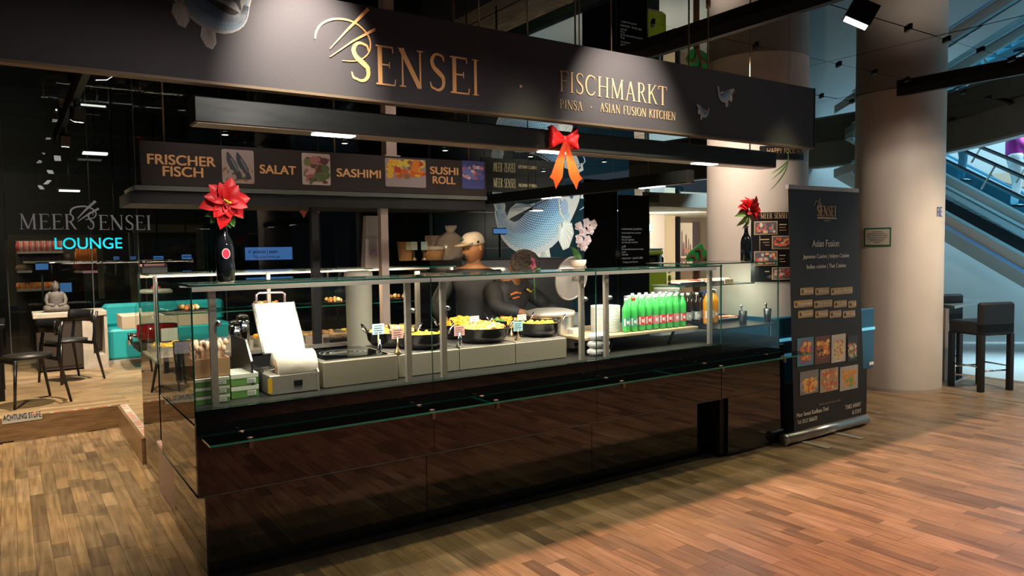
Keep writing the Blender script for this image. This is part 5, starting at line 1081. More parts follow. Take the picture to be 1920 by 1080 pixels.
# ================================================================== PEOPLE
def skin(name, pts, edges, radii, m, parent, sub=2):
    me = bpy.data.meshes.new(name); me.from_pydata([tuple(p) for p in pts], edges, []); o = bpy.data.objects.new(name, me); C.objects.link(o)
    me.materials.append(m); s = o.modifiers.new('skin', 'SKIN'); s.use_smooth_shade = True
    if not me.skin_vertices: 
        bmd = me.skin_vertices
    lay = me.skin_vertices[0] if me.skin_vertices else None
    if lay is None:
        import bmesh
        bm = bmesh.new(); bm.from_mesh(me); bm.verts.layers.skin.verify(); bm.to_mesh(me); bm.free(); lay = me.skin_vertices[0]
    for i, r in enumerate(radii): lay.data[i].radius = r if isinstance(r, tuple) else (r, r)
    lay.data[0].use_root = True
    d = o.modifiers.new('sub', 'SUBSURF'); d.levels = sub; d.render_levels = sub
    if parent is not None: o.parent = parent
    return o
def person(label, loc, rz, hips, chest, head, hands, feet, skinm, topm, botm, hair=None, cap=None, shoes=None, elbow_out=.12, scale=1.0, bagc=None, headrot=(0, 0, 0), hairm=None):
    """coordinates local: x right, -y is the direction faced, z up"""
    t = thing('person', label, 'person', loc, rz)
    V = Vector; hips = V(hips); chest = V(chest); head = V(head)
    neck = chest+(head-chest)*.42; sh = [chest+V((s*.17, .0, .0)) for s in (-1, 1)]
    pts = [hips, hips.lerp(chest, .45), chest.lerp(hips, .12), neck.lerp(chest, .2), neck, head+V((0, .0, -.03))]; rad = [(.125, .115), (.11, .105), (.12, .105), (.07, .065), (.058, .058), (.07, .075)]; ed = [(0, 1), (1, 2), (2, 3), (3, 4), (4, 5)]
    def addp(p, r, par): pts.append(V(p)); rad.append(r if isinstance(r, tuple) else (r, r)); ed.append((par, len(pts)-1)); return len(pts)-1
    arms = []
    for s, h in zip((-1, 1), hands):
        h = V(h); S = sh[0 if s < 0 else 1]; a = addp(S+V((0, 0, -.03)), (.062, .062), 2); mid = S.lerp(h, .5)+V((s*elbow_out, .04, -.06)); e = addp(mid, (.043, .043), a); w = addp(h, (.027, .022), e); arms.append((S, mid, h))
        d = (h-mid).normalized(); side = d.cross(V((0, 0, 1))).normalized(); k = addp(h+d*.05, (.036, .018), w); 
        for f in range(4):
            off = side*(.024-.016*f); L = (.040, .046, .043, .034)[f]; q = addp(h+d*.085+off, .0095, k); q = addp(h+d*(.085+L*.6)+off+V((0, 0, -.008)), .0085, q); addp(h+d*(.085+L)+off+V((0, 0, -.026)), .0075, q)
        q = addp(h+d*.045+side*.034*s*-1+V((0, 0, -.006)), .010, w); addp(h+d*.075+side*.048*s*-1+V((0, 0, -.016)), .0085, q)
    legs = []
    for s, f in zip((-1, 1), feet):
        f = V(f); H = hips+V((s*.09, 0, -.05)); K = H.lerp(f+V((0, 0, .08)), .5)+V((0, -.04, 0)); a = addp(H, .085, 0); k = addp(K, .055, a); n = addp(f+V((0, .02, .08)), .038, k); addp(f+V((0, -.13, .03)), (.04, .026), n); legs.append((H, K, f))
    skin('body', pts, ed, rad, skinm, t, 2)
    # clothing over the same skeleton, a little larger
    tp = [hips+V((0, 0, -.12)), hips.lerp(chest, .3), hips.lerp(chest, .6), chest.lerp(hips, .10), chest.lerp(neck, .45)]; tr = [(.175, .165), (.162, .155), (.172, .158), (.178, .155), (.09, .085)]; te = [(0, 1), (1, 2), (2, 3), (3, 4)]
    for (S, M_, h), s in zip(arms, (-1, 1)):
        n = len(tp); tp += [S+V((s*.01, 0, -.03)), M_, M_.lerp(h, .82)]; tr += [(.08, .08), (.062, .062), (.048, .048)]; te += [(3, n), (n, n+1), (n+1, n+2)]
    skin('jacket', tp, te, tr, topm, t, 2)
    bp_ = [hips+V((0, 0, .09)), hips+V((0, 0, -.03))]; br = [(.165, .155), (.165, .155)]; be = [(0, 1)]
    for H, K, f in legs:
        n = len(bp_); bp_ += [H+V((0, 0, -.03)), K, f+V((0, .02, .06))]; br += [(.105, .105), (.078, .078), (.065, .065)]; be += [(1, n), (n, n+1), (n+1, n+2)]
    skin('trousers', bp_, be, br, botm, t, 2)
    for H, K, f in legs:
        m = MB(); m.ball((f.x, f.y-.05, f.z+.045), .05, 12, 8, .95, 2.6, .95); m.build('shoe', shoes or M_BLACKS, t, False)
    # head with a shaped face
    M_ = Matrix.Translation(head) @ Matrix.Rotation(headrot[2], 4, 'Z') @ Matrix.Rotation(headrot[0], 4, 'X') @ Matrix.Rotation(headrot[1], 4, 'Y')
    m = MB(); m.smooth = True; n, k_ = 32, 24; rings = []
    for j in range(k_+1):
        ph = PI*j/k_; z = -math.cos(ph)*.125; rr = math.sin(ph); ring = []
        for i in range(n):
            a = 2*PI*i/n; x = .078*rr*math.cos(a); y = .096*rr*math.sin(a)   # -y face
            if z < 0: x *= 1+z*2.0; y = y*(1+z*.8)
            if y < 0:
                fx = math.exp(-(x/.012)**2); y -= fx*.032*math.exp(-((z+.018)/.020)**2)+fx*.010*math.exp(-((z-.005)/.02)**2)   # nose
                y += .012*(math.exp(-((abs(x)-.032)/.014)**2)*math.exp(-((z-.012)/.014)**2))                                      # sockets
                y -= .006*math.exp(-((z-.034)/.010)**2)*math.exp(-(x/.045)**2)                                                     # brow
                y -= .008*math.exp(-((z+.062)/.010)**2)*math.exp(-(x/.024)**2)                                                     # lips
                y -= .010*math.exp(-((z+.100)/.014)**2)*math.exp(-(x/.026)**2)                                                     # chin
            ring.append((x, y, z))
        rings.append(ring)
    m.loft(rings); m.xf(M_); m.build('head', skinm, t, False)
    m = MB()
    for s in (-1, 1): m.ball((s*.031, -.079, .010), .011, 10, 6, 1, .6, .55)
    m.xf(M_); m.build('eyes', mat('eye_white', (.28, .22, .17), .3), t, False)
    m = MB()
    for s in (-1, 1): m.ball((s*.031, -.0855, .009), .0055, 8, 5, 1, .5, 1)
    m.xf(M_); m.build('pupils', M_BLACKS, t, False)
    m = MB()
    for s in (-1, 1): m.tube([(s*.045, -.083, .030), (s*.03, -.092, .036), (s*.016, -.092, .033)], .0035, 6)
    if not cap or True: m.xf(M_); m.build('eyebrows', hairm or M_BLACK, t, False)
    m = MB(); m.tube([(-.020, -.082, -.064), (0, -.092, -.063), (.020, -.082, -.064)], .004, 6); m.xf(M_); m.build('lips', mat('lips', (.30, .10, .05), .5), t, False)
    m = MB()
    for s in (-1, 1): m.ball((s*.079, .008, -.002), .026, 10, 7, .35, .7, 1.1)
    m.xf(M_); m.build('ears', skinm, t, False)
    if hair:
        m = MB(); m.smooth = True; rings = []
        for j in range(12):
            ph = PI*(.5*j/11+.5)-(.0); z = -math.cos(ph)*.138; rr = math.sin(ph); rings.append([((.092*rr+.004*math.sin(i*5+j))*math.cos(2*PI*i/40), (.114*rr+.004*math.sin(i*7+j*2))*math.sin(2*PI*i/40)+.006, z+.004+(-.0 if math.sin(2*PI*i/40) < -.2 else -.05*(1-j/11))) for i in range(40)])
        m.loft(rings)
        if headrot[0] > 1: m.ball((0, -.056, .045), .078, 20, 12, 1.08, .86, .95)
        m.xf(M_); m.build('hair', hairm, t, False)
        m = MB(); rr = random.Random(3)
        for k in range(900):
            a = rr.uniform(0, 2*PI); e = rr.uniform(.0, 1.45) if not (math.sin(a) < -.2) else rr.uniform(.02, 1.45); d = Vector((math.cos(a)*math.cos(e), math.sin(a)*math.cos(e), math.sin(e))); b = Vector((d.x*.090, d.y*.112+.006, d.z*.139)); tn = Vector((rr.uniform(-1, 1), rr.uniform(-1, 1), rr.uniform(-.6, .6))).cross(d).normalized()
            m.tube([b, b+d*.012+tn*.008, b+d*.010+tn*.020, b+d*.002+tn*.024], .0022, 4, False)
        m.xf(M_); o = m.build('hair_strands', hairm, t, False); o['kind'] = 'stuff'
    if cap:
        m = MB(); m.smooth = True; rings = []
        for j in range(9): q = j/8; rings.append([(.090*math.cos(q*PI/2)**.7*math.cos(2*PI*i/32), .108*math.cos(q*PI/2)**.7*math.sin(2*PI*i/32)+.004, .034+.098*math.sin(q*PI/2)) for i in range(32)])
        m.loft(rings); m.xf(M_); cc = m.build('cap', cap, t, False)
        m = MB(); m.smooth = True; m.loft([[(.078*math.cos(a)*k, -.065-(.115*math.sin(a)*k) if k else -.065, .058-.014*math.sin(a)*k*k-.006*abs(math.cos(a))) for a in [PI*i/12 for i in range(13)]] for k in (1, .7, .35)], False, False); m.xf(M_); o = m.build('cap_brim', mat('brim_tan', (.50, .38, .26), .6), t, False); sd = o.modifiers.new('s', 'SOLIDIFY'); sd.thickness = .005
        m = MB(); m.ball((-.02, -.094, .088), .024, 10, 6, 1, .35, .8); m.xf(M_); m.build('cap_badge', mat('badge_green', (.05, .10, .07), .6), t, False)
        m = MB(); m.ball((.088, -.02, .055), .012, 8, 5, .3, 1.3, .9); m.xf(M_); m.build('cap_tag', M_BLACK, t, False)
        m = MB(); m.tube([(-.024, -.083, -.050), (0, -.094, -.046), (.024, -.083, -.050)], .0050, 6); m.xf(M_); m.build('moustache', hairm, t, False)
    return t
SK1 = mat('skin_tan', (.48, .23, .10), .5); SK2 = mat('skin_brown', (.36, .15, .06), .5)
JK = mat('jacket_charcoal', (.032, .027, .026), .65, noise=.25, ns=14, bump=.4); JK2 = mat('polo_dark', (.022, .020, .018), .6, noise=.2, ns=10); TR = mat('trouser_black', (.012, .012, .013), .6)
hp = P(888, 468, 'y', 5.12)
pa = person('man in a cream baseball cap and dark top looking down beside the oven', (hp.x, 5.12, 0), -.75+.15, (0, .02, .95), (0, 0, 1.40), (0, -.06, hp.z+.01), [(-.2, -.30, 1.02), (.2, -.30, 1.02)], [(-.11, 0, 0), (.11, .03, 0)], SK1, JK2, TR, None, mat('cap_cream', (.62, .54, .42), .6), headrot=(.16, 0, -.75), hairm=mat('hair_grey', (.10, .09, .08), .7))
g = P(950, 497, 'y', 4.86)
pb = person('man with curly grey hair in a charcoal jacket bending over behind the pans', (g.x+.04, 4.92, 0), .25, (0, .10, .93), (0, -.02, 1.30), (0, -.17, g.z-.01), [(-.16, -.34, 1.10), (.20, -.36, 1.08)], [(-.11, .05, 0), (.11, .05, 0)], SK2, JK, TR, True, None, headrot=(1.3, 0, .1), hairm=mat('hair_pepper', (.075, .062, .055), .6, noise=.6, ns=120))
m = MB(); m.tube([(-.14, -.16, 1.235), (-.09, -.175, 1.25), (-.04, -.18, 1.242)], .009, 6).tube([(-.12, -.165, 1.205), (-.06, -.18, 1.215)], .007, 6); m.build('orange_print', mat('print_orange', (.65, .14, .02), .6), pb, False)
m = MB(); m.tube([(.07, -.15, 1.27), (.10, -.165, 1.245), (.15, -.145, 1.26)], .009, 6); m.build('yellow_badge', mat('print_gold', (.55, .33, .04), .6), pb, False)

# ================================================================== ROLL-UP BANNER
a = P(1480, 828, 'z', 0); BY = 3.56; bx0 = P(1477, 700, 'y', BY).x; bx0 = 5.00
zt = P(1480, 347, 'y', BY)
bn = thing('roll_up_banner', 'black roll-up banner with food pictures and Asian Fusion text right of the counter', 'banner', (5.6, BY, 0))
def bp_(px, py): p = P(px, py, 'y', BY); return p.x, p.z
l0 = bp_(1489, 800); l1 = bp_(1479, 350); r0_ = bp_(1622, 780); r1_ = bp_(1607, 362)
def q4(pxpy, dy=0): return [(*[P(px, py, 'y', BY-dy)[i] for i in (0, 1, 2)],) for px, py in pxpy]
m = MB(); m.prism([P(1489, 812, 'y', BY), P(1622, 786, 'y', BY), P(1607, 360, 'y', BY), P(1478, 347, 'y', BY)], (0, .004, 0)); m.build('printed_sheet', mat('banner_black', (.012, .0105, .0095), .6), bn)
m = MB(); A = P(1470, 821, 'y', BY); B = P(1623, 792, 'y', BY); m.tube([(A.x, BY, .05), (B.x, BY, .05)], .042, 24); m.tube([(A.x, BY, .05), (A.x-.006, BY, .05)], .048, 24); m.build('base_cassette', mat('cassette_silver', (.42, .40, .37), .3, .9), bn)
for px in (1500, 1562): x = P(px, 815, 'y', BY).x; MB().box(x-.03, x+.03, BY-.26, BY+.2, 0, .008).build('foot', M_STEEL, bn)
m = MB(); A = P(1476, 346, 'y', BY); B = P(1608, 361, 'y', BY); zz = (A.z+B.z)/2; m.box(A.x, B.x, BY-.012, BY+.016, zz-.016, zz+.016); m.build('top_rail', M_STEEL, bn)
MB().tube([(5.6, BY+.03, .06), (5.6, BY+.03, zz)], .010, 8).build('support_pole', M_STEEL, bn)
m = MB(); e0 = bp_(1532, 405); e1 = bp_(1567, 405); serif(m, 'SENSEI', e0[0], e1[0], e0[1], .085, BY-.003, 1.1); e = bp_(1531, 396); logo_mark(m, e[0]+.02, e[1]+.0, .09, BY-.004, .001); e = bp_(1532, 410); f = bp_(1568, 411); m.xz([(e[0], e[1]), (f[0], e[1]), (f[0], e[1]+.012), (e[0], e[1]+.012)], BY-.003, .001); m.build('gold_logo', M_GOLDP, bn)
BW = mat('banner_white', (.75, .72, .64), .5)
def btx(s, x0, x1, py, h, name='lettering', m=None, y=.003):
    a = bp_(x0, py); b = bp_(x1, py); sans(name, s, a[0], a[1], h, BY-y, m or BW, bn, b[0]-a[0], .006)
btx('Asian Fusion', 1522, 1572, 463, .058); btx('Japanese Cuisine | Italyen Cuisine', 1505, 1591, 485, .034); btx('Indian cuisine | Thai Cuisine', 1512, 1585, 504, .034); btx('Thank you for your visit', 1534, 1575, 761, .022, m=mat('banner_dim', (.25, .22, .18), .5))
btx('Meer Sensei Kaufhaus Tirol', 1493, 1552, 783, .036); btx('Tel: 0512 566633', 1494, 1531, 796, .034); btx('TAKE AWAY', 1584, 1613, 768, .038); btx('& STAY', 1597, 1614, 777, .036); btx('AUSTRIA', 1544, 1556, 415, .012, m=M_GOLDP)
BT = mat('badge_gold', (.42, .29, .12), .5)
rows = ((547, ((1500, 1525, 'Biryani'), (1528, 1554, 'Momo'), (1557, 1598, 'Butter Chicken'))), (571, ((1488, 1523, 'Vegetable'), (1526, 1560, 'Chili & more'), (1563, 1587, 'Sushi'), (1590, 1605, 'Roll'))), (590, ((1496, 1524, 'Ramen'), (1528, 1552, 'Pizza'), (1555, 1577, 'Pasta'), (1580, 1603, 'Pinsa'))))
for py, its in rows:
    for a, b, s in its:
        A = bp_(a, py); B = bp_(b, py); m = MB(); m.rrect(A[0], B[0], A[1]-.029, A[1]+.029, BY-.003, .01, .002); m.build('dish_badge', BT, bn)
        m = MB(); m.disc(A[0]+.028, A[1], .009, .013, BY-.005, .001, 8); m.build('bullet', M_BLACK, bn); sans('lettering', s, A[0]+.048, A[1]-.012, .026, BY-.0052, BW, bn, B[0]-A[0]-.062, .006)
OR = [(.75, .32, .05), (.7, .2, .05), (.85, .5, .1)]
PLT = {1: (.5, .5, .46, .44, (.30, .10, .14), (.05, .20, .34)), 2: (.5, .48, .42, .30, (.28, .09, .03), (.04, .03, .02)), 3: (.5, .38, .42, .36, (.62, .60, .56), (.5, .25, .12)), 4: (.5, .38, .42, .26, (.35, .38, .42), (.2, .1, .08)), 5: (.5, .36, .50, .34, (.30, .31, .34), (.24, .25, .27)), 6: (.5, .5, .47, .46, (.45, .25, .09), (.5, .22, .1)), 7: (.5, .5, .4, .4, (.55, .45, .34), (.5, .36, .2))}
for (a, b, c, d, base, pal, sd, z_) in ((1494, 1525, 631, 688, (.08, .22, .30), OR+[(.45, .10, .12)], 1, (.25, .8, .2, .8)), (1527, 1556, 628, 684, (.12, .05, .03), OR+[(.30, .12, .04)], 2, (.15, .9, .35, .8)), (1558, 1585, 625, 681, (.50, .45, .38), [(.6, .5, .35), (.55, .15, .05), (.7, .6, .2)], 3, (.2, .85, .15, .75)), (1588, 1607, 628, 679, (.03, .035, .03), [(.7, .12, .06), (.1, .3, .08), (.7, .6, .5), (.7, .4, .1)], 4, (.1, .9, .2, .7)),
    (1499, 1534, 692, 742, (.20, .19, .19), [(.75, .4, .08), (.8, .5, .1), (.6, .12, .05)], 5, (.2, .85, .1, .65)), (1537, 1571, 688, 737, (.40, .32, .24), [(.6, .12, .06), (.75, .5, .2), (.3, .3, .2), (.5, .3, .15)], 6, (.1, .9, .05, .95)), (1574, 1608, 683, 734, (.42, .40, .36), [(.75, .28, .05), (.7, .4, .1), (.15, .4, .06)], 7, (.15, .85, .15, .8))):
    A = bp_(a, d); B = bp_(b, c); m = MB(); photo(m, A[0], B[0], A[1], B[1], BY-.004, base, pal, sd, 70, .12, .004, z_, PLT[sd])
    m.build('food_picture', M_PRINT, bn)
# ================================================================== KOI WALL AND BLACK PANELS (far right of the stall)
KY = 14.0
kw = thing('koi_wall', 'distant dark tiled glass wall printed with a giant blue koi', 'wall panel', (P(1010, 430, 'y', KY).x, KY, 0))
x0 = P(918, 430, 'y', KY).x; x1 = P(1240, 430, 'y', KY).x
TW = (P(1052, 430, 'y', KY).x-P(970, 430, 'y', KY).x)
MB().box(x0-1.5, x1+.8, KY+.03, KY+.08, 0, 3.2).build('backing', mat('wall_teal_black', (.006, .014, .018), .3), kw)
x = x0-1.4; 
while x < x1:
    for z in range(4): MB().box(x+.006, x+TW-.006, KY, KY+.03, z*.8+.006, z*.8+.794).build('glass_tile', mat('koi_glass', (.006, .016, .021), .3, ior=1.15), kw)
    x += TW
m = MB(); k = P(1010, 437, 'y', KY); k1 = P(1011, 437, 'y', KY); koi(m, k.x, k.z, (k1.x-k.x)*1.0, KY-.004, 1, 3, 0, .84, .55); m.build('koi_print', M_PRINTE, kw)
sg = thing('distant_sign', 'small distant gold MEER SENSEI sign above the koi', 'sign', P(946, 346, 'y', 13.6)); a = P(926, 349, 'y', 13.6); b = P(967, 349, 'y', 13.6)
MB().box(a.x-.3, b.x+1.4, 13.62, 13.66, a.z-.12, a.z+.38).build('board', M_BLACK, sg); GLO = mat('gold_glow', (.5, .4, .2), .5, emit=(.55, .42, .2), es=.4)
m = MB(); serif(m, 'MEER SENSEI', a.x, b.x, a.z-.02, .20, 13.61, .6); m.build('lettering', GLO, sg); c = P(973, 350, 'y', 13.6); d = P(1007, 350, 'y', 13.6); sans('lettering', 'FISCHMARKT PINSA', c.x, c.z, .07, 13.61, GLO, sg, d.x-c.x, .01)
# dark glass panels nearer
dp = thing('black_glass_wall', 'black glass partition wall beside the koi picture', 'partition', (7.4, 8.6, 0))
a = P(1098, 430, 'y', 8.6).x; b = P(1158, 430, 'y', 8.6).x; c = P(1213, 430, 'y', 8.6).x
MB().box(a, b-.004, 8.6, 8.64, 0, 2.62).build('glass_panel', mat('night_glass', (.008, .010, .012), .06), dp)
mp = thing('menu_text_panel', 'black panel with small white dish list right of the koi', 'menu board', (7.7, 8.55, 0)); MB().box(b, c, 8.55, 8.59, 0, P(1185, 366, 'y', 8.55).z).build('panel', mat('night_glass', (.008, .01, .012), .06), mp)
TW_ = mat('text_white', (.55, .55, .55), .5, emit=(.5, .5, .5), es=.12)
for (s, xa, xb, py, h) in (('memorandum spezialitäten', 1166, 1204, 431, .036), ('frisches Sashimi Miso und Sorbet', 1166, 1202, 438, .026), ('Fischgericht', 1166, 1184, 446, .034), ('Filet vom Tagesfisch', 1166, 1189, 451, .028), ('mit Gemüse und Reis', 1166, 1196, 456, .028), ('grill', 1166, 1173, 464, .034), ('Garnelen Rindersteak mit Gemüse', 1166, 1207, 469, .028), ('Lachs', 1166, 1174, 474, .026), ('Hühnerfilet', 1166, 1178, 479, .026), ('restaurant - special offer', 1166, 1206, 486, .034), ('2 Gänge nach Wunsch', 1168, 1196, 493, .026)):
    A = P(xa, py, 'y', 8.54); B = P(xb, py, 'y', 8.54); sans('lettering', s, A.x, A.z, h, 8.543, TW_, mp, B.x-A.x, .004)
# ================================================================== BRIGHT CORRIDOR seen past the black panels
cr = thing('corridor_passage', 'bright beige corridor with pillars seen between the black panels and the near column', 'corridor', (11.5, 12, 0))
def CX(px, y): return P(px, 430, 'y', y).x
sz0 = P(1260, 388, 'y', 9.4).z
MB().prism([(CX(1205, 9.4), 9.4, sz0), (CX(1420, 9.4), 9.4, sz0), (CX(1420, 13), 13, sz0), (CX(1213, 13), 13, sz0)], (0, 0, .25)).build('white_soffit', mat('soffit', (.62, .58, .49), .6), cr)
MB().box(CX(1219, 12), CX(1246, 12), 12, 12.5, 0, 2.95).build('pillar', mat('pillar_grey', (.34, .30, .27), .6), cr)
MB().box(CX(1246, 12.2), CX(1266, 12.2), 12.2, 12.7, 0, 2.95).build('pillar', mat('pillar_cream', (.52, .43, .29), .6), cr)
MB().box(CX(1266, 13), CX(1440, 13), 13, 13.3, 0, 2.95).build('end_wall', mat('end_wall_beige', (.38, .31, .24), .6), cr)
MB().box(CX(1267, 12.6), CX(1270, 12.6), 12.5, 12.7, 0, 2.95).build('dark_edge', M_DARKWALL, cr)
MB().box(CX(1211, 10.4), CX(1218, 10.4), 10.4, 10.43, 0, 2.9).build('glass_door_edge', mat('pale_glass', (.45, .55, .50), .2), cr)
MB().box(CX(1221, 9.3), CX(1236, 9.3), 9.3, 9.36, P(1228, 379, 'y', 9.3).z, P(1228, 363, 'y', 9.3).z).build('vent_panel', mat('vent_grey', (.15, .14, .13), .5), cr)
wc = [P(1430, 430, 'y', yy) for yy in (5.6, 13)]; struct(MB().prism([(wc[0].x, 5.6, 0), (wc[1].x, 13, 0), (wc[1].x, 13, 3.2), (wc[0].x, 5.6, 3.2)], (.12, -.08, 0)).build('wall_daylight_stop', M_BEIGE), 'added unseen beige wall behind the near column, keeping atrium daylight off the corridor')  # added wall hidden by the column, stops daylight tinting the corridor
# emergency exit sign
a = P(1214, 434, 'y', 11.5); b = P(1222, 420, 'y', 11.5); t = thing('exit_sign', 'small green emergency exit sign in the corridor', 'sign', ((a.x+b.x)/2, 11.5, a.z)); MB().box(a.x, b.x, 11.5, 11.54, a.z, b.z).build('lamp_box', mat('exit_green', (.02, .4, .2), .5, emit=(.02, .6, .32), es=1.2), t)
w = b.x-a.x; h = b.z-a.z; m = MB(); m.box(a.x+w*.35, a.x+w*.95, 11.492, 11.5, a.z+h*.2, a.z+h*.3).box(a.x+w*.35, a.x+w*.95, 11.492, 11.5, a.z+h*.75, a.z+h*.85).box(a.x+w*.35, a.x+w*.45, 11.492, 11.5, a.z+h*.3, a.z+h*.75).box(a.x+w*.6, a.x+w*.7, 11.492, 11.5, a.z+h*.4, a.z+h*.6); m.build('pictogram', mat('exit_white', (.9, .9, .9), .5, emit=(1, 1, 1), es=1), t)
# backlit city poster
a = P(1269, 484, 'y', 12.9); b = P(1297, 418, 'y', 12.9); t = thing('backlit_poster', 'glowing backlit poster of dark towers at the corridor end', 'poster', ((a.x+b.x)/2, 12.9, a.z)); m = MB(); W = b.x-a.x; H = b.z-a.z
m.cur = (.95, .80, .60); m.box(a.x, b.x, 12.88, 12.9, a.z, b.z); m.cur = (.25, .17, .15)
for u, wd_, hh in ((.12, .16, .45), (.30, .10, .72), (.42, .14, .40), (.58, .16, .62), (.75, .10, .5), (.88, .14, .35)): m.prism([(a.x+(u-wd_/2)*W, 12.876, a.z+H*.05), (a.x+(u+wd_/2)*W, 12.876, a.z+H*.05), (a.x+(u+wd_/4)*W, 12.876, a.z+hh*H), (a.x+u*W, 12.876, a.z+(hh+.08)*H), (a.x+(u-wd_/3)*W, 12.876, a.z+hh*H)], (0, .004, 0))
m.cur = (.65, .30, .18); m.disc(a.x+.6*W, a.z+.2*H, .18*W, .08*H, 12.872, .003, 5)
m.build('light_panel', M_PRINTE, t); MB().box(a.x-.04, a.x-.002, 12.86, 12.9, a.z-.9, b.z+.03).build('frame', M_STEEL, t); MB().box(b.x+.002, b.x+.22, 12.86, 12.9, a.z-.9, b.z+.03).build('frame', mat('frame_mauve', (.16, .13, .15), .5), t)
MB().box(a.x-.002, b.x+.002, 12.88, 12.9, a.z-.9, a.z).build('lower_panel', mat('lower_peach', (.50, .33, .25), .6), t)
# green leaf cut-out sign
c = P(1310, 482, 'y', 9.6); t = thing('leaf_sign', 'green leaf shaped cut-out with brown branch strokes behind the counter', 'sign', (c.x, 9.6, 0)); k = P(1311, 482, 'y', 9.6).x-c.x
m = MB(); m.xz([(c.x+a*k, c.z+b*k) for a, b in ((-22, -1), (-17, 5), (-8, 11), (2, 16), (7, 17), (9, 12), (14, 7), (18, 10), (20, 2), (19, -10), (10, -14), (-2, -16), (-12, -14), (-17, -8))], 9.6, .03); m.build('leaf_board', mat('leaf_sign_green', (.03, .30, .04), .5), t)
m = MB(); m.ribbon([(c.x+a*k, c.z+b*k, w*k) for a, b, w in ((-4, -16, 2.2), (-4, -8, 2), (-8, 0, 1.8), (-14, 2, 1.4), (-19, -1, 1))], 9.59, .008).ribbon([(c.x+a*k, c.z+b*k, w*k) for a, b, w in ((-3, -16, 2.4), (2, -6, 2.2), (4, 4, 1.8), (0, 10, 1.5), (-6, 9, 1))], 9.585, .008).ribbon([(c.x+a*k, c.z+b*k, w*k) for a, b, w in ((2, -6, 1.6), (10, -1, 1.4), (19, 2, 1))], 9.58, .008); m.build('branch_strokes', mat('branch_brown', (.28, .07, .02), .6), t)
MB().box(c.x-.08, c.x+.05, 9.62, 9.66, 0, c.z-.1).build('stem_post', mat('branch_brown', (.28, .07, .02), .6), t)
# yellow children's bus ride
a = P(1212, 545, 'y', 9.9); b = P(1254, 466, 'y', 9.9); k = (b.x-a.x); t = thing('bus_ride', 'yellow toy bus ride with dark windows in the corridor', 'ride', ((a.x+b.x)/2, 10.1, 0))
MB().bbox(a.x-.7, b.x, 9.9, 10.6, .42, 1.22, .06).build('body', mat('ride_yellow', (.55, .50, .02), .35), t); MB().bbox(a.x-.7, b.x-.04, 9.95, 10.55, 1.16, 1.42, .05).build('cab', M_BLACKGLASS, t); MB().bbox(a.x-.7, b.x-.10, 9.92, 10.58, 1.42, 1.52, .03).build('roof', mat('ride_yellow', (.55, .5, .02), .35), t)
MB().bbox(a.x+.02, b.x-.12, 9.93, 10.3, 1.52, 1.55, .01).build('roof_rack', mat('pale_teal', (.35, .48, .45), .4), t); MB().box(b.x-.24, b.x-.19, 9.9, 9.95, 1.16, 1.44).build('door_pillar', mat('pale_teal', (.35, .48, .45), .4), t)
MB().bbox(a.x-.6, b.x-.1, 10.0, 10.5, .0, .42, .03).build('pedestal', M_BLACK, t)
m = MB().ball((b.x+.0, 9.88, .98), .07, 12, 8, .5, .5, 1).tube([(b.x-.02, 9.9, 1.08), (b.x+.04, 9.88, 1.1)], .012, 6); m.build('mirror', mat('ride_yellow', (.5, .5, .02), .3), t)
# ================================================================== LOUNGE, far left
LY = 11.4
lg = thing('lounge_glass_wall', 'glass wall of the lounge with MEER SENSEI lettering', 'glass wall', (1.5, LY, .2))
zt = 3.2; xs = [P(px, 430, 'y', LY).x for px in (-220, 10, 170, 258, 420, 600, 800)]
for i in range(len(xs)-1): MB().box(xs[i]+.006, xs[i+1]-.006, LY, LY+.012, .2, zt).build('glass_panel', glassmat('lounge_glass', (.72, .78, .78), 1.5) if 'lounge_glass' not in MATS else MATS['lounge_glass'], lg)
for x in xs[1:-1]: MB().box(x-.006, x+.006, LY-.004, LY+.016, .2, zt).build('joint_strip', mat('joint_grey', (.08, .075, .065), .4), lg)
LT = mat('frosted_letters', (.42, .40, .42), .5, emit=(.30, .30, .34), es=.22)
m = MB(); a = P(36, 430, 'y', LY); b = P(145, 430, 'y', LY); h = P(80, 401, 'y', LY).z-a.z; serif(m, 'MEER', a.x, b.x, a.z, h, LY-.006, .9); c = P(164, 430, 'y', LY); d = P(178, 430, 'y', LY)
serif(m, 'S', c.x, d.x, c.z, h*1.15, LY-.006, .9); c = P(185, 431, 'y', LY); d = P(284, 431, 'y', LY); serif(m, 'ENSEI', c.x, d.x, c.z, h, LY-.006, .9)
m.build('lettering', LT, lg); m = MB()
for pts in ([(132, 402, 1.2), (133, 394, 1.6), (140, 389, 1.6), (152, 387, 1.6), (165, 388, 1.4), (176, 394, 1.3), (180, 401, 1.2), (176, 408, 1.1), (160, 412, .8)], [(145, 410, .8), (160, 394, 1.8), (179, 377, 2.6)], [(146, 415, .8), (165, 402, 1.5), (185, 391, 2.2)]):
    m.ribbon([(P(px, py, 'y', LY).x, P(px, py, 'y', LY).z, w*.0065) for px, py, w in pts], LY-.008, .004)
m.build('emblem', LT, lg)
t = thing('neon_sign', 'glowing turquoise neon sign reading LOUNGE', 'neon sign', P(165, 466, 'y', LY-.03)); a = P(103, 467, 'y', LY-.03); b = P(229, 466, 'y', LY-.03)
sans('neon_letters', 'LOUNGE', a.x, a.z, P(165, 445, 'y', LY-.03).z-a.z, LY-.03, mat('neon_cyan', (.02, .5, .55), .4, emit=(.0, .62, .76), es=.95), t, b.x-a.x, .004)
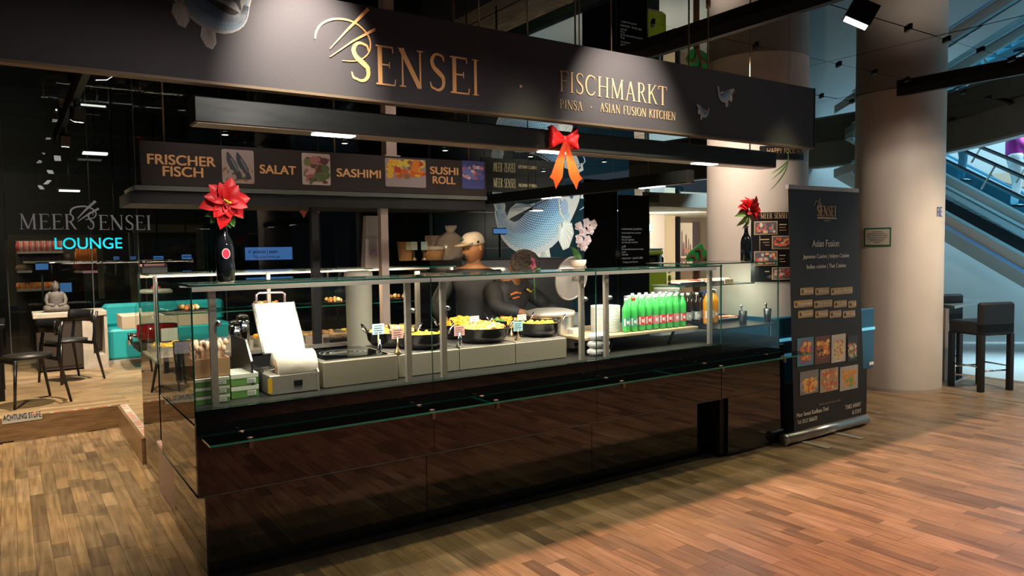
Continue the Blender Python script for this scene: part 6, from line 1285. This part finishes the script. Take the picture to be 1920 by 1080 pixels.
# fascia strips behind the glass
t = thing('shop_portal', 'beige framed shop front behind the lounge glass', 'shop front', (.3, 13, 0))
def SX(px, py, y=13.0): return P(px, py, 'y', y)
def fr_(a, b, c, d, m, y=13.0, th=.06, name='frame_bar'): A = SX(a, d, y); B = SX(b, c, y); MB().box(A.x, B.x, y, y+th, A.z, B.z).build(name, m, t)
FB = mat('frame_beige', (.34, .28, .20), .6); fr_(15, 190, 440, 449, FB); fr_(15, 26, 449, 575, FB, name='frame_post'); fr_(250, 385, 421, 436, FB); fr_(250, 257, 436, 640, FB, name='frame_post'); fr_(370, 385, 436, 505, FB, name='frame_post'); fr_(186, 192, 449, 560, FB, name='frame_post')
fr_(257, 370, 436, 474, mat('dim_panel', (.06, .05, .038), .6), 13.02, .03, 'upper_panel'); fr_(257, 370, 474, 509, M_BLACKS, 13.02, .03, 'dark_panel')
for i, (a, b, c, d) in enumerate(((213, 223, 481, 487), (245, 254, 481, 486), (288, 306, 480, 488), (341, 358, 477, 486), (288, 306, 508, 511), (343, 358, 507, 510))):
    A = SX(a, d, 12.98); B = SX(b, c, 12.98); s = thing('menu_screen', 'small distant blue menu screen behind the lounge, '+('far left below the neon sign', 'left of the beige post', 'upper left inside the beige frame', 'upper right inside the beige frame', 'lower left inside the beige frame', 'lower right inside the beige frame')[i], 'screen', (A.x, 12.98, A.z))
    MB().tube([((A.x+B.x)/2, 12.99, B.z), ((A.x+B.x)/2, 12.99, 3.2)], .01, 6).build('hanging_rod', M_BLACK, s); MB().box(A.x, B.x, 12.96, 12.98, A.z, B.z).build('display', mat('screen_blue', (.05, .15, .4), .4, emit=(.10, .28, .65), es=.55), s); MB().box(A.x+.01, B.x-.01, 12.955, 12.96, A.z*.5+B.z*.5-.006, A.z*.5+B.z*.5+.006).build('text_line', mat('screen_line', (.3, .15, .2), .5), s)
# shelves with goods
t = thing('goods_shelf', 'dim lit shop shelf of packed goods behind the lounge glass', 'shelf', (SX(110, 500).x, 13.6, 0))
def gs(a, b, py): A = SX(a, py, 13.5); B = SX(b, py, 13.5); MB().box(A.x, B.x, 13.45, 13.8, A.z-.03, A.z).build('shelf_board', mat('shelf_pale', (.40, .38, .34), .4), t); return A, B
A0 = SX(28, 450, 13.8); B0 = SX(190, 560, 13.8); MB().box(A0.x, B0.x, 13.8, 13.84, 0, A0.z).build('back_panel', mat('shop_brown', (.05, .038, .028), .6), t)
prods = {}
def goods(a, b, py, n, h, w, cols, label, cat='packet'):
    A, B = gs(a, b, py)
    for i in range(n):
        col = cols[i % len(cols)]; key = (round(h, 3), col)
        if key not in prods:
            m = MB(); m.cur = col; m.lathe([(w*.5, 0), (w*.5, h*.65), (w*.2, h*.85), (w*.2, h)], 0, 0, 0, 8); prods[key] = m.build('bottle' if cat == 'bottle' else 'packet', M_PRINT); o = prods[key]
        else: o = prods[key].copy(); C.objects.link(o)
        o.location = (A.x+(B.x-A.x)*(i+.5)/n, 13.55, A.z+.001); tag(o, label+', %s from the left' % ORD[i], cat, label.replace('tiny', 'goods:'))
goods(32, 118, 472, 24, .16, .06, [(.5, .05, .06), (.6, .2, .2), (.45, .35, .3)], 'tiny red and white packet on the top goods shelf'); goods(44, 132, 490, 18, .10, .06, [(.15, .1, .12), (.2, .12, .1)], 'tiny dark packet on the middle goods shelf')
goods(143, 186, 490, 14, .20, .055, [(.7, .2, .02), (.6, .16, .02)], 'tiny orange bottle on the right goods shelf', 'bottle'); goods(140, 186, 508, 14, .16, .055, [(.35, .05, .03), (.25, .04, .03)], 'tiny dark red bottle on the lower right goods shelf', 'bottle')
goods(32, 60, 508, 8, .09, .06, [(.2, .12, .08)], 'tiny brown packet on the left lower shelf'); goods(32, 110, 543, 22, .10, .08, [(.8, .22, .02), (.65, .14, .02), (.5, .3, .1)], 'tiny orange packet on the counter shelf')
for (a, b, c, d, s) in ((67, 90, 494, 506, 'blue screen on the goods shelf'), (113, 134, 530, 548, 'blue screen behind the stone figure')):
    A = SX(a, d, 13.3); B = SX(b, c, 13.3); q = thing('menu_screen', 'dim '+s, 'screen', (A.x, 13.3, A.z)); MB().box(A.x, B.x, 13.28, 13.3, A.z, B.z).build('display', MATS['screen_blue'], q); MB().box(A.x, B.x, 13.3, 13.33, A.z-.02, B.z+.02).build('casing', M_BLACK, q); MB().tube([((A.x+B.x)/2, 13.32, 0), ((A.x+B.x)/2, 13.32, A.z)], .015, 6).build('stand_pole', M_BLACK, q)
A = SX(155, 512, 13.2); B = SX(186, 507, 13.2); tag(setbase(MB().box(A.x, B.x, 13.1, 13.2, A.z, B.z).build('pink_light_bar', mat('pink_bar', (.5, .2, .22), .5, emit=(.6, .25, .28), es=.5))), 'small pink lit bar over the shop counter', 'light'); tag(setbase(MB().box(A.x+.02, B.x-.02, 13.12, 13.3, 0, A.z-.001).build('shop_cooler', M_BLACKS)), 'black cooler cabinet under the pink lit bar', 'cabinet')
# concrete planter bench with niche and stone figure
M_CON = mat('concrete_pale', (.42, .37, .30), .7, noise=.15, ns=10, bump=.2); by = 10.25
b0 = P(66, 690, 'y', by).x; b1 = P(205, 690, 'y', by).x; bm_ = P(158, 690, 'y', by).x; tz_ = P(180, 583, 'y', by).z
be = thing('concrete_bench', 'pale concrete ledge with dark cupboard and open niche in the lounge', 'bench', ((b0+b1)/2, by, .2)); MB().bbox(b0, b1, by, by+.55, tz_-.06, tz_, .006).build('top_slab', M_CON, be)
MB().box(b0+.03, bm_, by+.05, by+.5, .22, tz_-.06).build('cupboard', mat('cupboard_dark', (.035, .025, .02), .5), be); MB().box(b0+.05, (b0+bm_)/2-.01, by+.04, by+.05, .26, tz_-.14).build('cupboard_door', mat('cupboard_dark', (.035, .025, .02), .5), be); MB().box((b0+bm_)/2+.01, bm_-.02, by+.04, by+.05, .26, tz_-.14).build('cupboard_door', mat('cupboard_dark', (.03, .02, .02), .5), be)
n0 = P(175, 640, 'y', by).x; n1 = P(197, 640, 'y', by).x; m = MB(); m.box(bm_, n0, by+.01, by+.5, .2, tz_-.06).box(n1, b1, by+.01, by+.5, .2, tz_-.06).box(n0, n1, by+.01, by+.5, .2, .36).box(n0, n1, by+.45, by+.5, .36, tz_-.06); m.build('niche_frame', M_CON, be)
bx = P(106, 583, 'y', by+.2).x; t = thing('seated_stone_figure', 'grey seated meditating stone figure on the concrete ledge', 'statue', (bx, by+.22, tz_)); y = by+.22; z = tz_; s = 1.0
ST = mat('stone_grey', (.12, .105, .09), .7, noise=.25, ns=30, bump=.3); m = MB(); m.smooth = True
m.ball((bx, y, z+.05), .15, 20, 10, 1.25, .85, .42).ball((bx-.12, y-.04, z+.055), .07, 12, 8, 1.1, 1, .8).ball((bx+.12, y-.04, z+.055), .07, 12, 8, 1.1, 1, .8)
m.lathe([(.10, .05), (.105, .12), (.115, .19), (.12, .235), (.09, .27), (.04, .285), (.035, .30)], bx, y, z, 20, True, 1, .7)
for sgn in (-1, 1): m.ball((bx+sgn*.085, y, z+.24), .048, 12, 8).tube([(bx+sgn*.11, y, z+.25), (bx+sgn*.145, y-.01, z+.17), (bx+sgn*.13, y-.06, z+.11), (bx+sgn*.03, y-.11, z+.095)], [.034, .032, .026, .02], 10)
m.ball((bx, y-.005, z+.35), .052, 18, 12, .95, 1, 1.2).ball((bx, y-.055, z+.345), .009, 8, 6, .8, 1.2, 1.6); m.ball((bx-.05, y, z+.345), .014, 8, 6, .5, .8, 1.8).ball((bx+.05, y, z+.345), .014, 8, 6, .5, .8, 1.8).ball((bx, y, z+.415), .022, 10, 6); m.build('body', ST, t)
m = MB()
for k in range(60): a = R.uniform(0, 6.28); e = R.uniform(.3, 1.5); m.ball((bx+.050*math.cos(a)*math.cos(e), y+.052*math.sin(a)*math.cos(e)+.004, z+.355+.060*math.sin(e)), .009, 6, 4)
m.build('curls', ST, t); t.scale = (.70, .8, .86)
# turquoise sofa
M_TQ = mat('turquoise_vinyl', (.02, .36, .38), .35, noise=.06, ns=6); sy_ = 10.5; s0 = P(202, 640, 'y', sy_).x; s1 = P(436, 640, 'y', sy_).x
so = thing('lounge_sofa', 'turquoise upholstered bench sofa in the lounge', 'sofa', (s0+.9, sy_+.4, .2)); zs = P(230, 617, 'y', sy_).z; zb2 = P(230, 570, 'y', sy_+.35).z; zc = P(230, 674, 'y', sy_).z
MB().bbox(s0, s1, sy_, sy_+.6, zc, zs, .03).build('seat_cushion', M_TQ, so); MB().bbox(s0-.0, s1, sy_+.42, sy_+.62, zs+.002, zb2, .04).build('backrest', M_TQ, so); MB().box(s0-.05, s1, sy_-.02, sy_+.62, .2, zc-.002).build('plinth', M_CON, so)
a = P(224, 588, 'y', 9.9); b = P(262, 604, 'y', 9.9); t = thing('lounge_table', 'pale thick topped table in front of the turquoise sofa', 'table', (a.x+.35, 10.0, .2)); MB().bbox(a.x, a.x+1.0, 9.7, 10.2, b.z-.06, a.z-.02, .004).build('table_top', mat('pale_top', (.48, .40, .30), .5), t); MB().box(a.x+.45, a.x+.53, 9.9, 9.98, .2, b.z-.06).build('column', M_BLACKS, t); MB().bbox(a.x+.25, a.x+.75, 9.7, 10.18, .2, .22, .004).build('foot_plate', M_BLACKS, t)
# black table and chairs
def chair(name, x, y, rz, label):
    t = thing(name, label, 'chair', (x, y, .2), rz)
    m = MB(); m.smooth = True; m.loft([[(.21*math.cos(a)*(1 if abs(math.cos(a)) < .8 else .97), .20*math.sin(a), z) for a in [2*PI*i/24 for i in range(24)]] for z in (.435, .465)]); m.build('seat', mat('chair_black', (.018, .017, .016), .45), t, False)
    for sgn in (-1, 1):
        m = MB(); m.tube([(sgn*.19, -.17, .44), (sgn*.21, -.20, 0)], [.017, .012], 8); m.build('leg', M_BLACKS, t, False)
        m = MB(); m.tube([(sgn*.24, .26, 0), (sgn*.20, .18, .44), (sgn*.20, .21, .66), (sgn*.185, .24, .76)], [.012, .018, .016, .014], 8); m.build('leg', M_BLACKS, t, False)
    m = MB(); m.smooth = True; m.loft([[(.235*math.sin(a), .245-.14*(1-math.cos(a))*1.2+dy, z) for dy, z in ((0, .64), (-.012, .70), (0, .775), (.02, .775), (.012, .70), (.02, .64))] for a in [-1.1+2.2*i/14 for i in range(15)]]); m.build('backrest', M_BLACKS, t, False)
    m = MB(); m.box(-.19, .19, -.18, -.16, .40, .435).box(-.19, .19, .16, .18, .40, .435); m.build('seat_rail', M_BLACKS, t, False)
    return t
c = P(85, 740, 'z', .2); chair('dining_chair', .12, 8.25, -1.25, 'black wooden chair nearest the platform edge in the lounge'); chair('dining_chair', .50, 9.45, -1.1, 'black wooden chair beside the concrete ledge')
t = thing('dining_table', 'black square table at the left edge of the lounge', 'table', (-.52, 8.9, .2)); MB().bbox(-.95, -.05, 8.5, 9.35, .90, .94, .006).build('table_top', M_BLACKS, t)
for x in (-.9, -.10): 
    for y in (8.55, 9.3): MB().box(x-.025, x+.025, y-.025, y+.025, .2, .90).build('leg', M_BLACKS, t)
# screens and curtain beyond the stall centre
A = P(460, 488, 'y', 12.9); B = P(547, 463, 'y', 12.9); t = thing('blue_screen', 'wide glowing blue information screen behind the poinsettia bottle', 'screen', ((A.x+B.x)/2, 12.9, A.z)); MB().box(A.x, B.x, 12.88, 12.9, A.z, B.z).build('display', mat('screen_blue2', (.05, .15, .4), .4, emit=(.10, .24, .62), es=.75), t); MB().box(A.x-.04, B.x+.04, 12.9, 12.94, A.z-.35, B.z+.04).build('casing', M_BLACK, t); MB().tube([((A.x+B.x)/2, 12.92, 0), ((A.x+B.x)/2, 12.92, A.z-.3)], .03, 8).build('stand_pole', M_BLACK, t)
MB().box(A.x, B.x, 12.885, 12.9, A.z-.33, A.z-.30).build('lower_light_line', MATS['screen_blue2'], t)
a = P(466, 473, 'y', 12.87); b = P(520, 473, 'y', 12.87); sans('lettering', '← produkt | essen', a.x, a.z-.02, .06, 12.87, mat('screen_ink', (.01, .03, .10), .5), t, b.x-a.x, .01); a = P(475, 481, 'y', 12.87); b = P(526, 481, 'y', 12.87); sans('lettering', 'Das passt immer gut', a.x, a.z-.03, .05, 12.87, MATS['screen_ink'], t, b.x-a.x, 0)
A = P(386, 520, 'y', 12.6); B = P(411, 420, 'y', 12.6); t = thing('green_curtain', 'dark green panel behind the poinsettia', 'curtain', ((A.x+B.x)/2, 12.6, 0)); m = MB(); n = 16
m.loft([[(A.x+(B.x-A.x)*i/n, 12.6+.03*math.sin(i*1.9), z) for i in range(n+1)] for z in (0, B.z)], False, False); o = m.build('cloth', mat('green_cloth', (.01, .09, .06), .6), t); sd = o.modifiers.new('s', 'SOLIDIFY'); sd.thickness = .01; MB().tube([(A.x-.05, 12.6, B.z+.02), (B.x+.05, 12.6, B.z+.02)], .015, 8).build('rod', M_STEELD, t)
A = P(632, 468, 'y', 12.5); B = P(655, 420, 'y', 12.5); t = thing('grey_locker', 'dim grey panel behind the black post', 'panel', ((A.x+B.x)/2, 12.5, 0)); MB().box(A.x, B.x, 12.5, 12.6, 0, B.z).build('panel', mat('dim_grey', (.045, .048, .05), .5), t); MB().box(A.x+.02, A.x+.05, 12.48, 12.5, 1.2, 1.5).build('handle', M_STEELD, t)
# blue display in the middle right distance
for i, (a, b, c, d) in enumerate(((925, 950, 429, 438), (884, 903, 215, 228))):
    if i: continue
    A = P(a, d, 'y', 12.5); B = P(b, c, 'y', 12.5); t = thing('menu_screen', 'small cyan screen left of the koi tail', 'screen', (A.x, 12.5, A.z)); MB().box(A.x, B.x, 12.48, 12.5, A.z, B.z).build('display', MATS['screen_blue'], t); MB().box(A.x, B.x, 12.5, 12.53, A.z-.02, B.z+.02).build('casing', M_BLACK, t); MB().tube([((A.x+B.x)/2, 12.52, 0), ((A.x+B.x)/2, 12.52, A.z)], .02, 8).build('stand_pole', M_BLACK, t)
# distant ceiling lights seen through the stall and mirrored in the tiles
for i, (px, py) in enumerate(((775, 385), (790, 393), (178, 288), (130, 358), (1005, 395), (1150, 395))):
    p = P(px, py, 'z', 2.9)
    if p.y > 16 or p.y < 0: p = P(px, py, 'y', 13.5)
    t = thing('ceiling_lamp', ('pale rectangular lamp hanging over the far hall, upper of the pair', 'pale rectangular lamp hanging over the far hall, lower of the pair', 'flat rectangular lamp over the lounge near the track', 'flat lamp low over the lounge glass', 'small lamp seen behind the bow tails', 'small lamp beside the text panel')[i], 'lamp', tuple(p)); MB().bbox(p.x-.16, p.x+.16, p.y-.08, p.y+.08, p.z, p.z+.04, .004).build('housing', M_BLACKS, t); MB().box(p.x-.14, p.x+.14, p.y-.085, p.y+.06, p.z-.012, p.z+.012).build('diffuser', mat('dim_lamp', (1, 1, .9), .5, emit=(.9, .95, .85), es=1.6), t); MB().tube([(p.x, p.y, p.z+.04), (p.x, p.y, 3.2)], .006, 6).build('hanging_rod', M_BLACK, t)
for i in range(14):   # recessed lights of the far hall
    x, y = 2.5+(i % 5)*1.7, 10.5+(i//5)*1.9; t = thing('downlight', 'round downlight in the far mirrored ceiling', 'lamp', (x, y, 3.18), 0, 'far ceiling downlights'); MB().lathe([(.055, 0), (.055, .02)], x, y, 3.18, 14).build('trim_ring', M_STEELD, t); MB().lathe([(.042, -.003), (.042, .001)], x, y, 3.18, 12).build('lens', mat('dim_lamp', (1, 1, .9), .5, emit=(.9, .95, .85), es=1.6), t)
# ================================================================== ATRIUM: wall, escalators, riders
W1 = P(1700, 640, 'z', 0); W2 = P(1925, 641, 'z', 0); U = (W2-W1); U.z = 0; U.normalize(); N = Vector((-U.y, U.x, 0));
if N.dot(CAM-W1) < 0: N = -N
def W(px, py, off=0):
    r = ray(px, py); o = W1+N*off; t = (o-CAM).dot(N)/r.dot(N); return CAM+r*t
WL = W(1508, 640); WL.z = 0
aw = struct(MB().prism([WL, W2+U*9, W2+U*9+Vector((0, 0, 9)), WL+Vector((0, 0, 9))], -N*.2).build('wall_atrium', mat('atrium_plaster', (.36, .44, .45), .6)), 'pale grey blue atrium wall behind the escalators')
def band(t, name, pts, off, th, m): mb = MB(); mb.prism([W(px, py, off) for px, py in pts], -N*th); return mb.build(name, m, t)
ES = mat('escalator_cyan', (.30, .62, .75), .25, .2); EG = mat('escalator_grey', (.26, .36, .36), .4); ED = mat('escalator_dark', (.01, .015, .02), .4); EB = mat('escalator_beige', (.30, .27, .23), .5)
def ln(cx0, cy0, cx1, cy1):
    """band edge given in crop coordinates; extended past the frame on both sides"""
    x0, y0, x1, y1 = 1740+cx0*.25, 230+cy0*.25, 1740+cx1*.25, 230+cy1*.25; s = (y1-y0)/(x1-x0); return (1600, y0+s*(1600-x0)), (2050, y0+s*(2050-x0))
def strip(t, name, top, bot, off, th, m): (a, b), (c, d) = ln(*top), ln(*bot); return band(t, name, [a, b, d, c], off, th, m)
e1 = thing('escalator', 'lower escalator rising to the left in the bright atrium', 'escalator', W(1850, 480, .3))
strip(e1, 'truss_panel', (120, 670, 630, 950), (120, 755, 650, 1062), 1.3, 1.0, EB); strip(e1, 'lower_edge', (120, 755, 650, 1062), (120, 772, 650, 1080), 1.34, .1, mat('edge_blue', (.12, .30, .55), .3)); strip(e1, 'skirt_rail', (120, 650, 630, 930), (120, 672, 630, 952), 1.36, .12, ES)
strip(e1, 'inner_wall', (120, 515, 720, 860), (120, 655, 630, 940), .40, .1, ED)
for i in range(16):
    cx = 10+i*92; cy = 600+i*51.5; band(e1, 'step', [(1740+cx*.25, 230+cy*.25+12), (1740+(cx+82)*.25, 230+cy*.25+12), (1740+(cx+82)*.25, 230+(cy+150)*.25), (1740+cx*.25, 230+(cy+100)*.25)], 1.15, .6, mat('step_teal', (.06, .12, .13), .5))
strip(e1, 'balustrade_band', (120, 478, 720, 800), (120, 516, 720, 858), 1.40, .08, ES)
e2 = thing('escalator', 'upper escalator with two riders in the bright atrium', 'escalator', W(1850, 400, .3))
strip(e2, 'top_edge', (120, 455, 720, 770), (120, 470, 720, 790), 1.5, .1, ES); strip(e2, 'dark_joint', (120, 470, 720, 790), (120, 479, 720, 801), 1.45, .08, ED); strip(e2, 'side_cladding', (120, 382, 720, 695), (120, 456, 720, 771), 1.45, .4, EG); strip(e2, 'skirt_rail', (120, 368, 720, 680), (120, 384, 720, 697), 1.5, .1, ES)
strip(e2, 'inner_wall', (120, 290, 720, 590), (120, 370, 720, 682), .60, .1, mat('escalator_teal', (.015, .07, .09), .4))
for i in range(13):
    cx = 60+i*110; cy = 415+i*57; band(e2, 'step', [(1740+cx*.25, 230+cy*.25), (1740+(cx+100)*.25, 230+cy*.25), (1740+(cx+100)*.25, 230+(cy+110)*.25), (1740+cx*.25, 230+(cy+60)*.25)], 1.1, .4, mat('step_cyan', (.08, .24, .30), .5))
strip(e2, 'glass_balustrade', (120, 290, 720, 575), (120, 368, 720, 680), 1.47, .02, glassmat('blue_glass', (.55, .82, .92), 1.5)); strip(e2, 'handrail', (120, 262, 720, 552), (120, 280, 720, 574), 1.52, .12, ED)
strip(e2, 'far_rail', (120, 222, 720, 520), (120, 236, 720, 536), .5, .08, mat('rail_blue', (.05, .25, .40), .3)); strip(e2, 'far_rail', (120, 240, 720, 545), (120, 262, 720, 560), .5, .06, ES)
e3 = thing('balustrade', 'upper dark railing of the gallery above the escalators', 'railing', W(1850, 300, .2))
strip(e3, 'handrail', (270, 195, 720, 395), (270, 208, 720, 410), 1.7, .1, ED); strip(e3, 'handrail', (410, 174, 720, 300), (410, 186, 720, 314), 1.75, .1, ED)
for (a, b, c, d) in ((400, 180, 325, 300), (505, 320, 400, 500), (720, 350, 660, 450)): A = W(1740+a*.25, 230+b*.25, 1.6); B = W(1740+c*.25, 230+d*.25, 1.6); MB().bar(A, B, .02).build('glass_joint', EG, e3)
# beige floor strip of the gallery
band(e3, 'gallery_floor', [(1858, 326), (1960, 318), (1960, 362), (1870, 338)], .3, .1, mat('gallery_sand', (.45, .36, .25), .6))
# riders
sc = 1.0
f1 = W(1900, 392, 1.0); PW_ = mat('trouser_white', (.55, .66, .70), .6, noise=.1, ns=10); r1 = person('person in a magenta top and pale trousers riding the upper escalator with a grey bag', (f1.x, f1.y, f1.z), .6, (0, 0, .95), (0, 0, 1.38), (0, -.04, 1.63), [(-.22, -.15, .95), (.2, -.25, 1.0)], [(-.1, 0, 0), (.1, -.05, 0)], SK2, mat('magenta_cloth', (.42, .03, .32), .6), PW_, True, hairm=M_BLACK)
m = MB(); m.smooth = True; m.ball((.10, -.14, 1.10), .22, 14, 9, 1.0, .5, .95); m.build('shoulder_bag', mat('bag_blue_grey', (.20, .38, .45), .6), r1, False); MB().tube([(.18, -.05, 1.28), (.05, -.12, 1.42), (-.1, 0, 1.45)], .012, 6).build('bag_strap', mat('bag_blue_grey', (.2, .38, .45), .6), r1, False)
f2 = W(1800, 345, 1.0); r2 = person('person in dark blue clothes riding the upper escalator nearer the column', (f2.x, f2.y, f2.z), .5, (0, 0, .95), (0, 0, 1.38), (0, -.04, 1.63), [(-.22, -.1, .9), (.2, -.1, .9)], [(-.1, 0, 0), (.1, -.03, 0)], SK2, mat('blue_coat', (.03, .16, .26), .6), mat('blue_trouser', (.02, .13, .20), .6), True, hairm=M_BLACK)
r1.scale = (.80, .80, .80); r2.scale = (.80, .80, .80)
# ---- bar stools and high table
def stool(x, y, rz, label, H=.74):
    t = thing('bar_stool', label, 'bar stool', (x, y, 0), rz)
    MB().bbox(-.22, .22, -.22, .22, H-.14, H, .02).build('seat', mat('stool_black', (.004, .005, .006), .5), t, False); MB().bbox(-.22, .22, .14, .22, H-.13, H+.21, .02).build('backrest', MATS['stool_black'], t, False)
    for a in (-1, 1):
        for b in (-1, 1): MB().box(a*.19-.025, a*.19+.025, b*.19-.025, b*.19+.025, 0, H-.13).build('leg', M_BLACK, t, False)
    m = MB(); m.tube([(-.19, -.19, .22), (.19, -.19, .22)], .009, 6).tube([(-.19, .19, .22), (.19, .19, .22)], .009, 6); m.build('footrest', M_CHROME, t, False)
    for a in (-.19, .19): m = MB(); m.tube([(a, -.19, .26), (a, .19, .26)], .009, 6); m.build('side_rail', M_CHROME, t, False)
    return t
stool(8.71, 3.72, 2.79, 'black padded bar stool standing nearest, right of the column')
stool(9.35, 4.52, 2.79, 'black padded bar stool pushed under the high table', .76); stool(10.3, 5.35, 2.9, 'black padded bar stool farthest back, mostly hidden by the column', .80)
t = thing('high_table', 'grey topped high table with a chrome base behind the right column', 'table', (9.6, 4.6, 0)); tt = [P(1846, 563, 'z', .86), P(1790, 574, 'z', .86), P(1748, 567, 'z', .86), P(1785, 558, 'z', .86)]
m = MB(); m.prism(tt, (0, 0, -.03)); m.build('table_top', mat('table_grey', (.16, .22, .24), .3), t); c = sum(tt, Vector())/4
c = P(1768, 712, 'z', 0); MB().box(c.x-.05, c.x+.03, c.y-.04, c.y+.04, 0, .83).build('column', mat('table_column', (.16, .11, .07), .5), t); m = MB(); m.prism([P(1815, 706, 'z', 0), P(1790, 717, 'z', 0), P(1755, 716, 'z', 0), P(1780, 705, 'z', 0)], (0, 0, .012)); m.build('base_plate', M_CHROME, t)
# added flap out of view above the walkway, cuts the red floor light
t = thing('added_light_flap', 'added unseen black flap cutting the red floor light in front of the stall', 'light flap', (3.8, 1.61, 2.9)); MB().box(.2, 7.2, 1.600, 1.612, 2.905, 3.19).build('flap', M_BLACK, t)
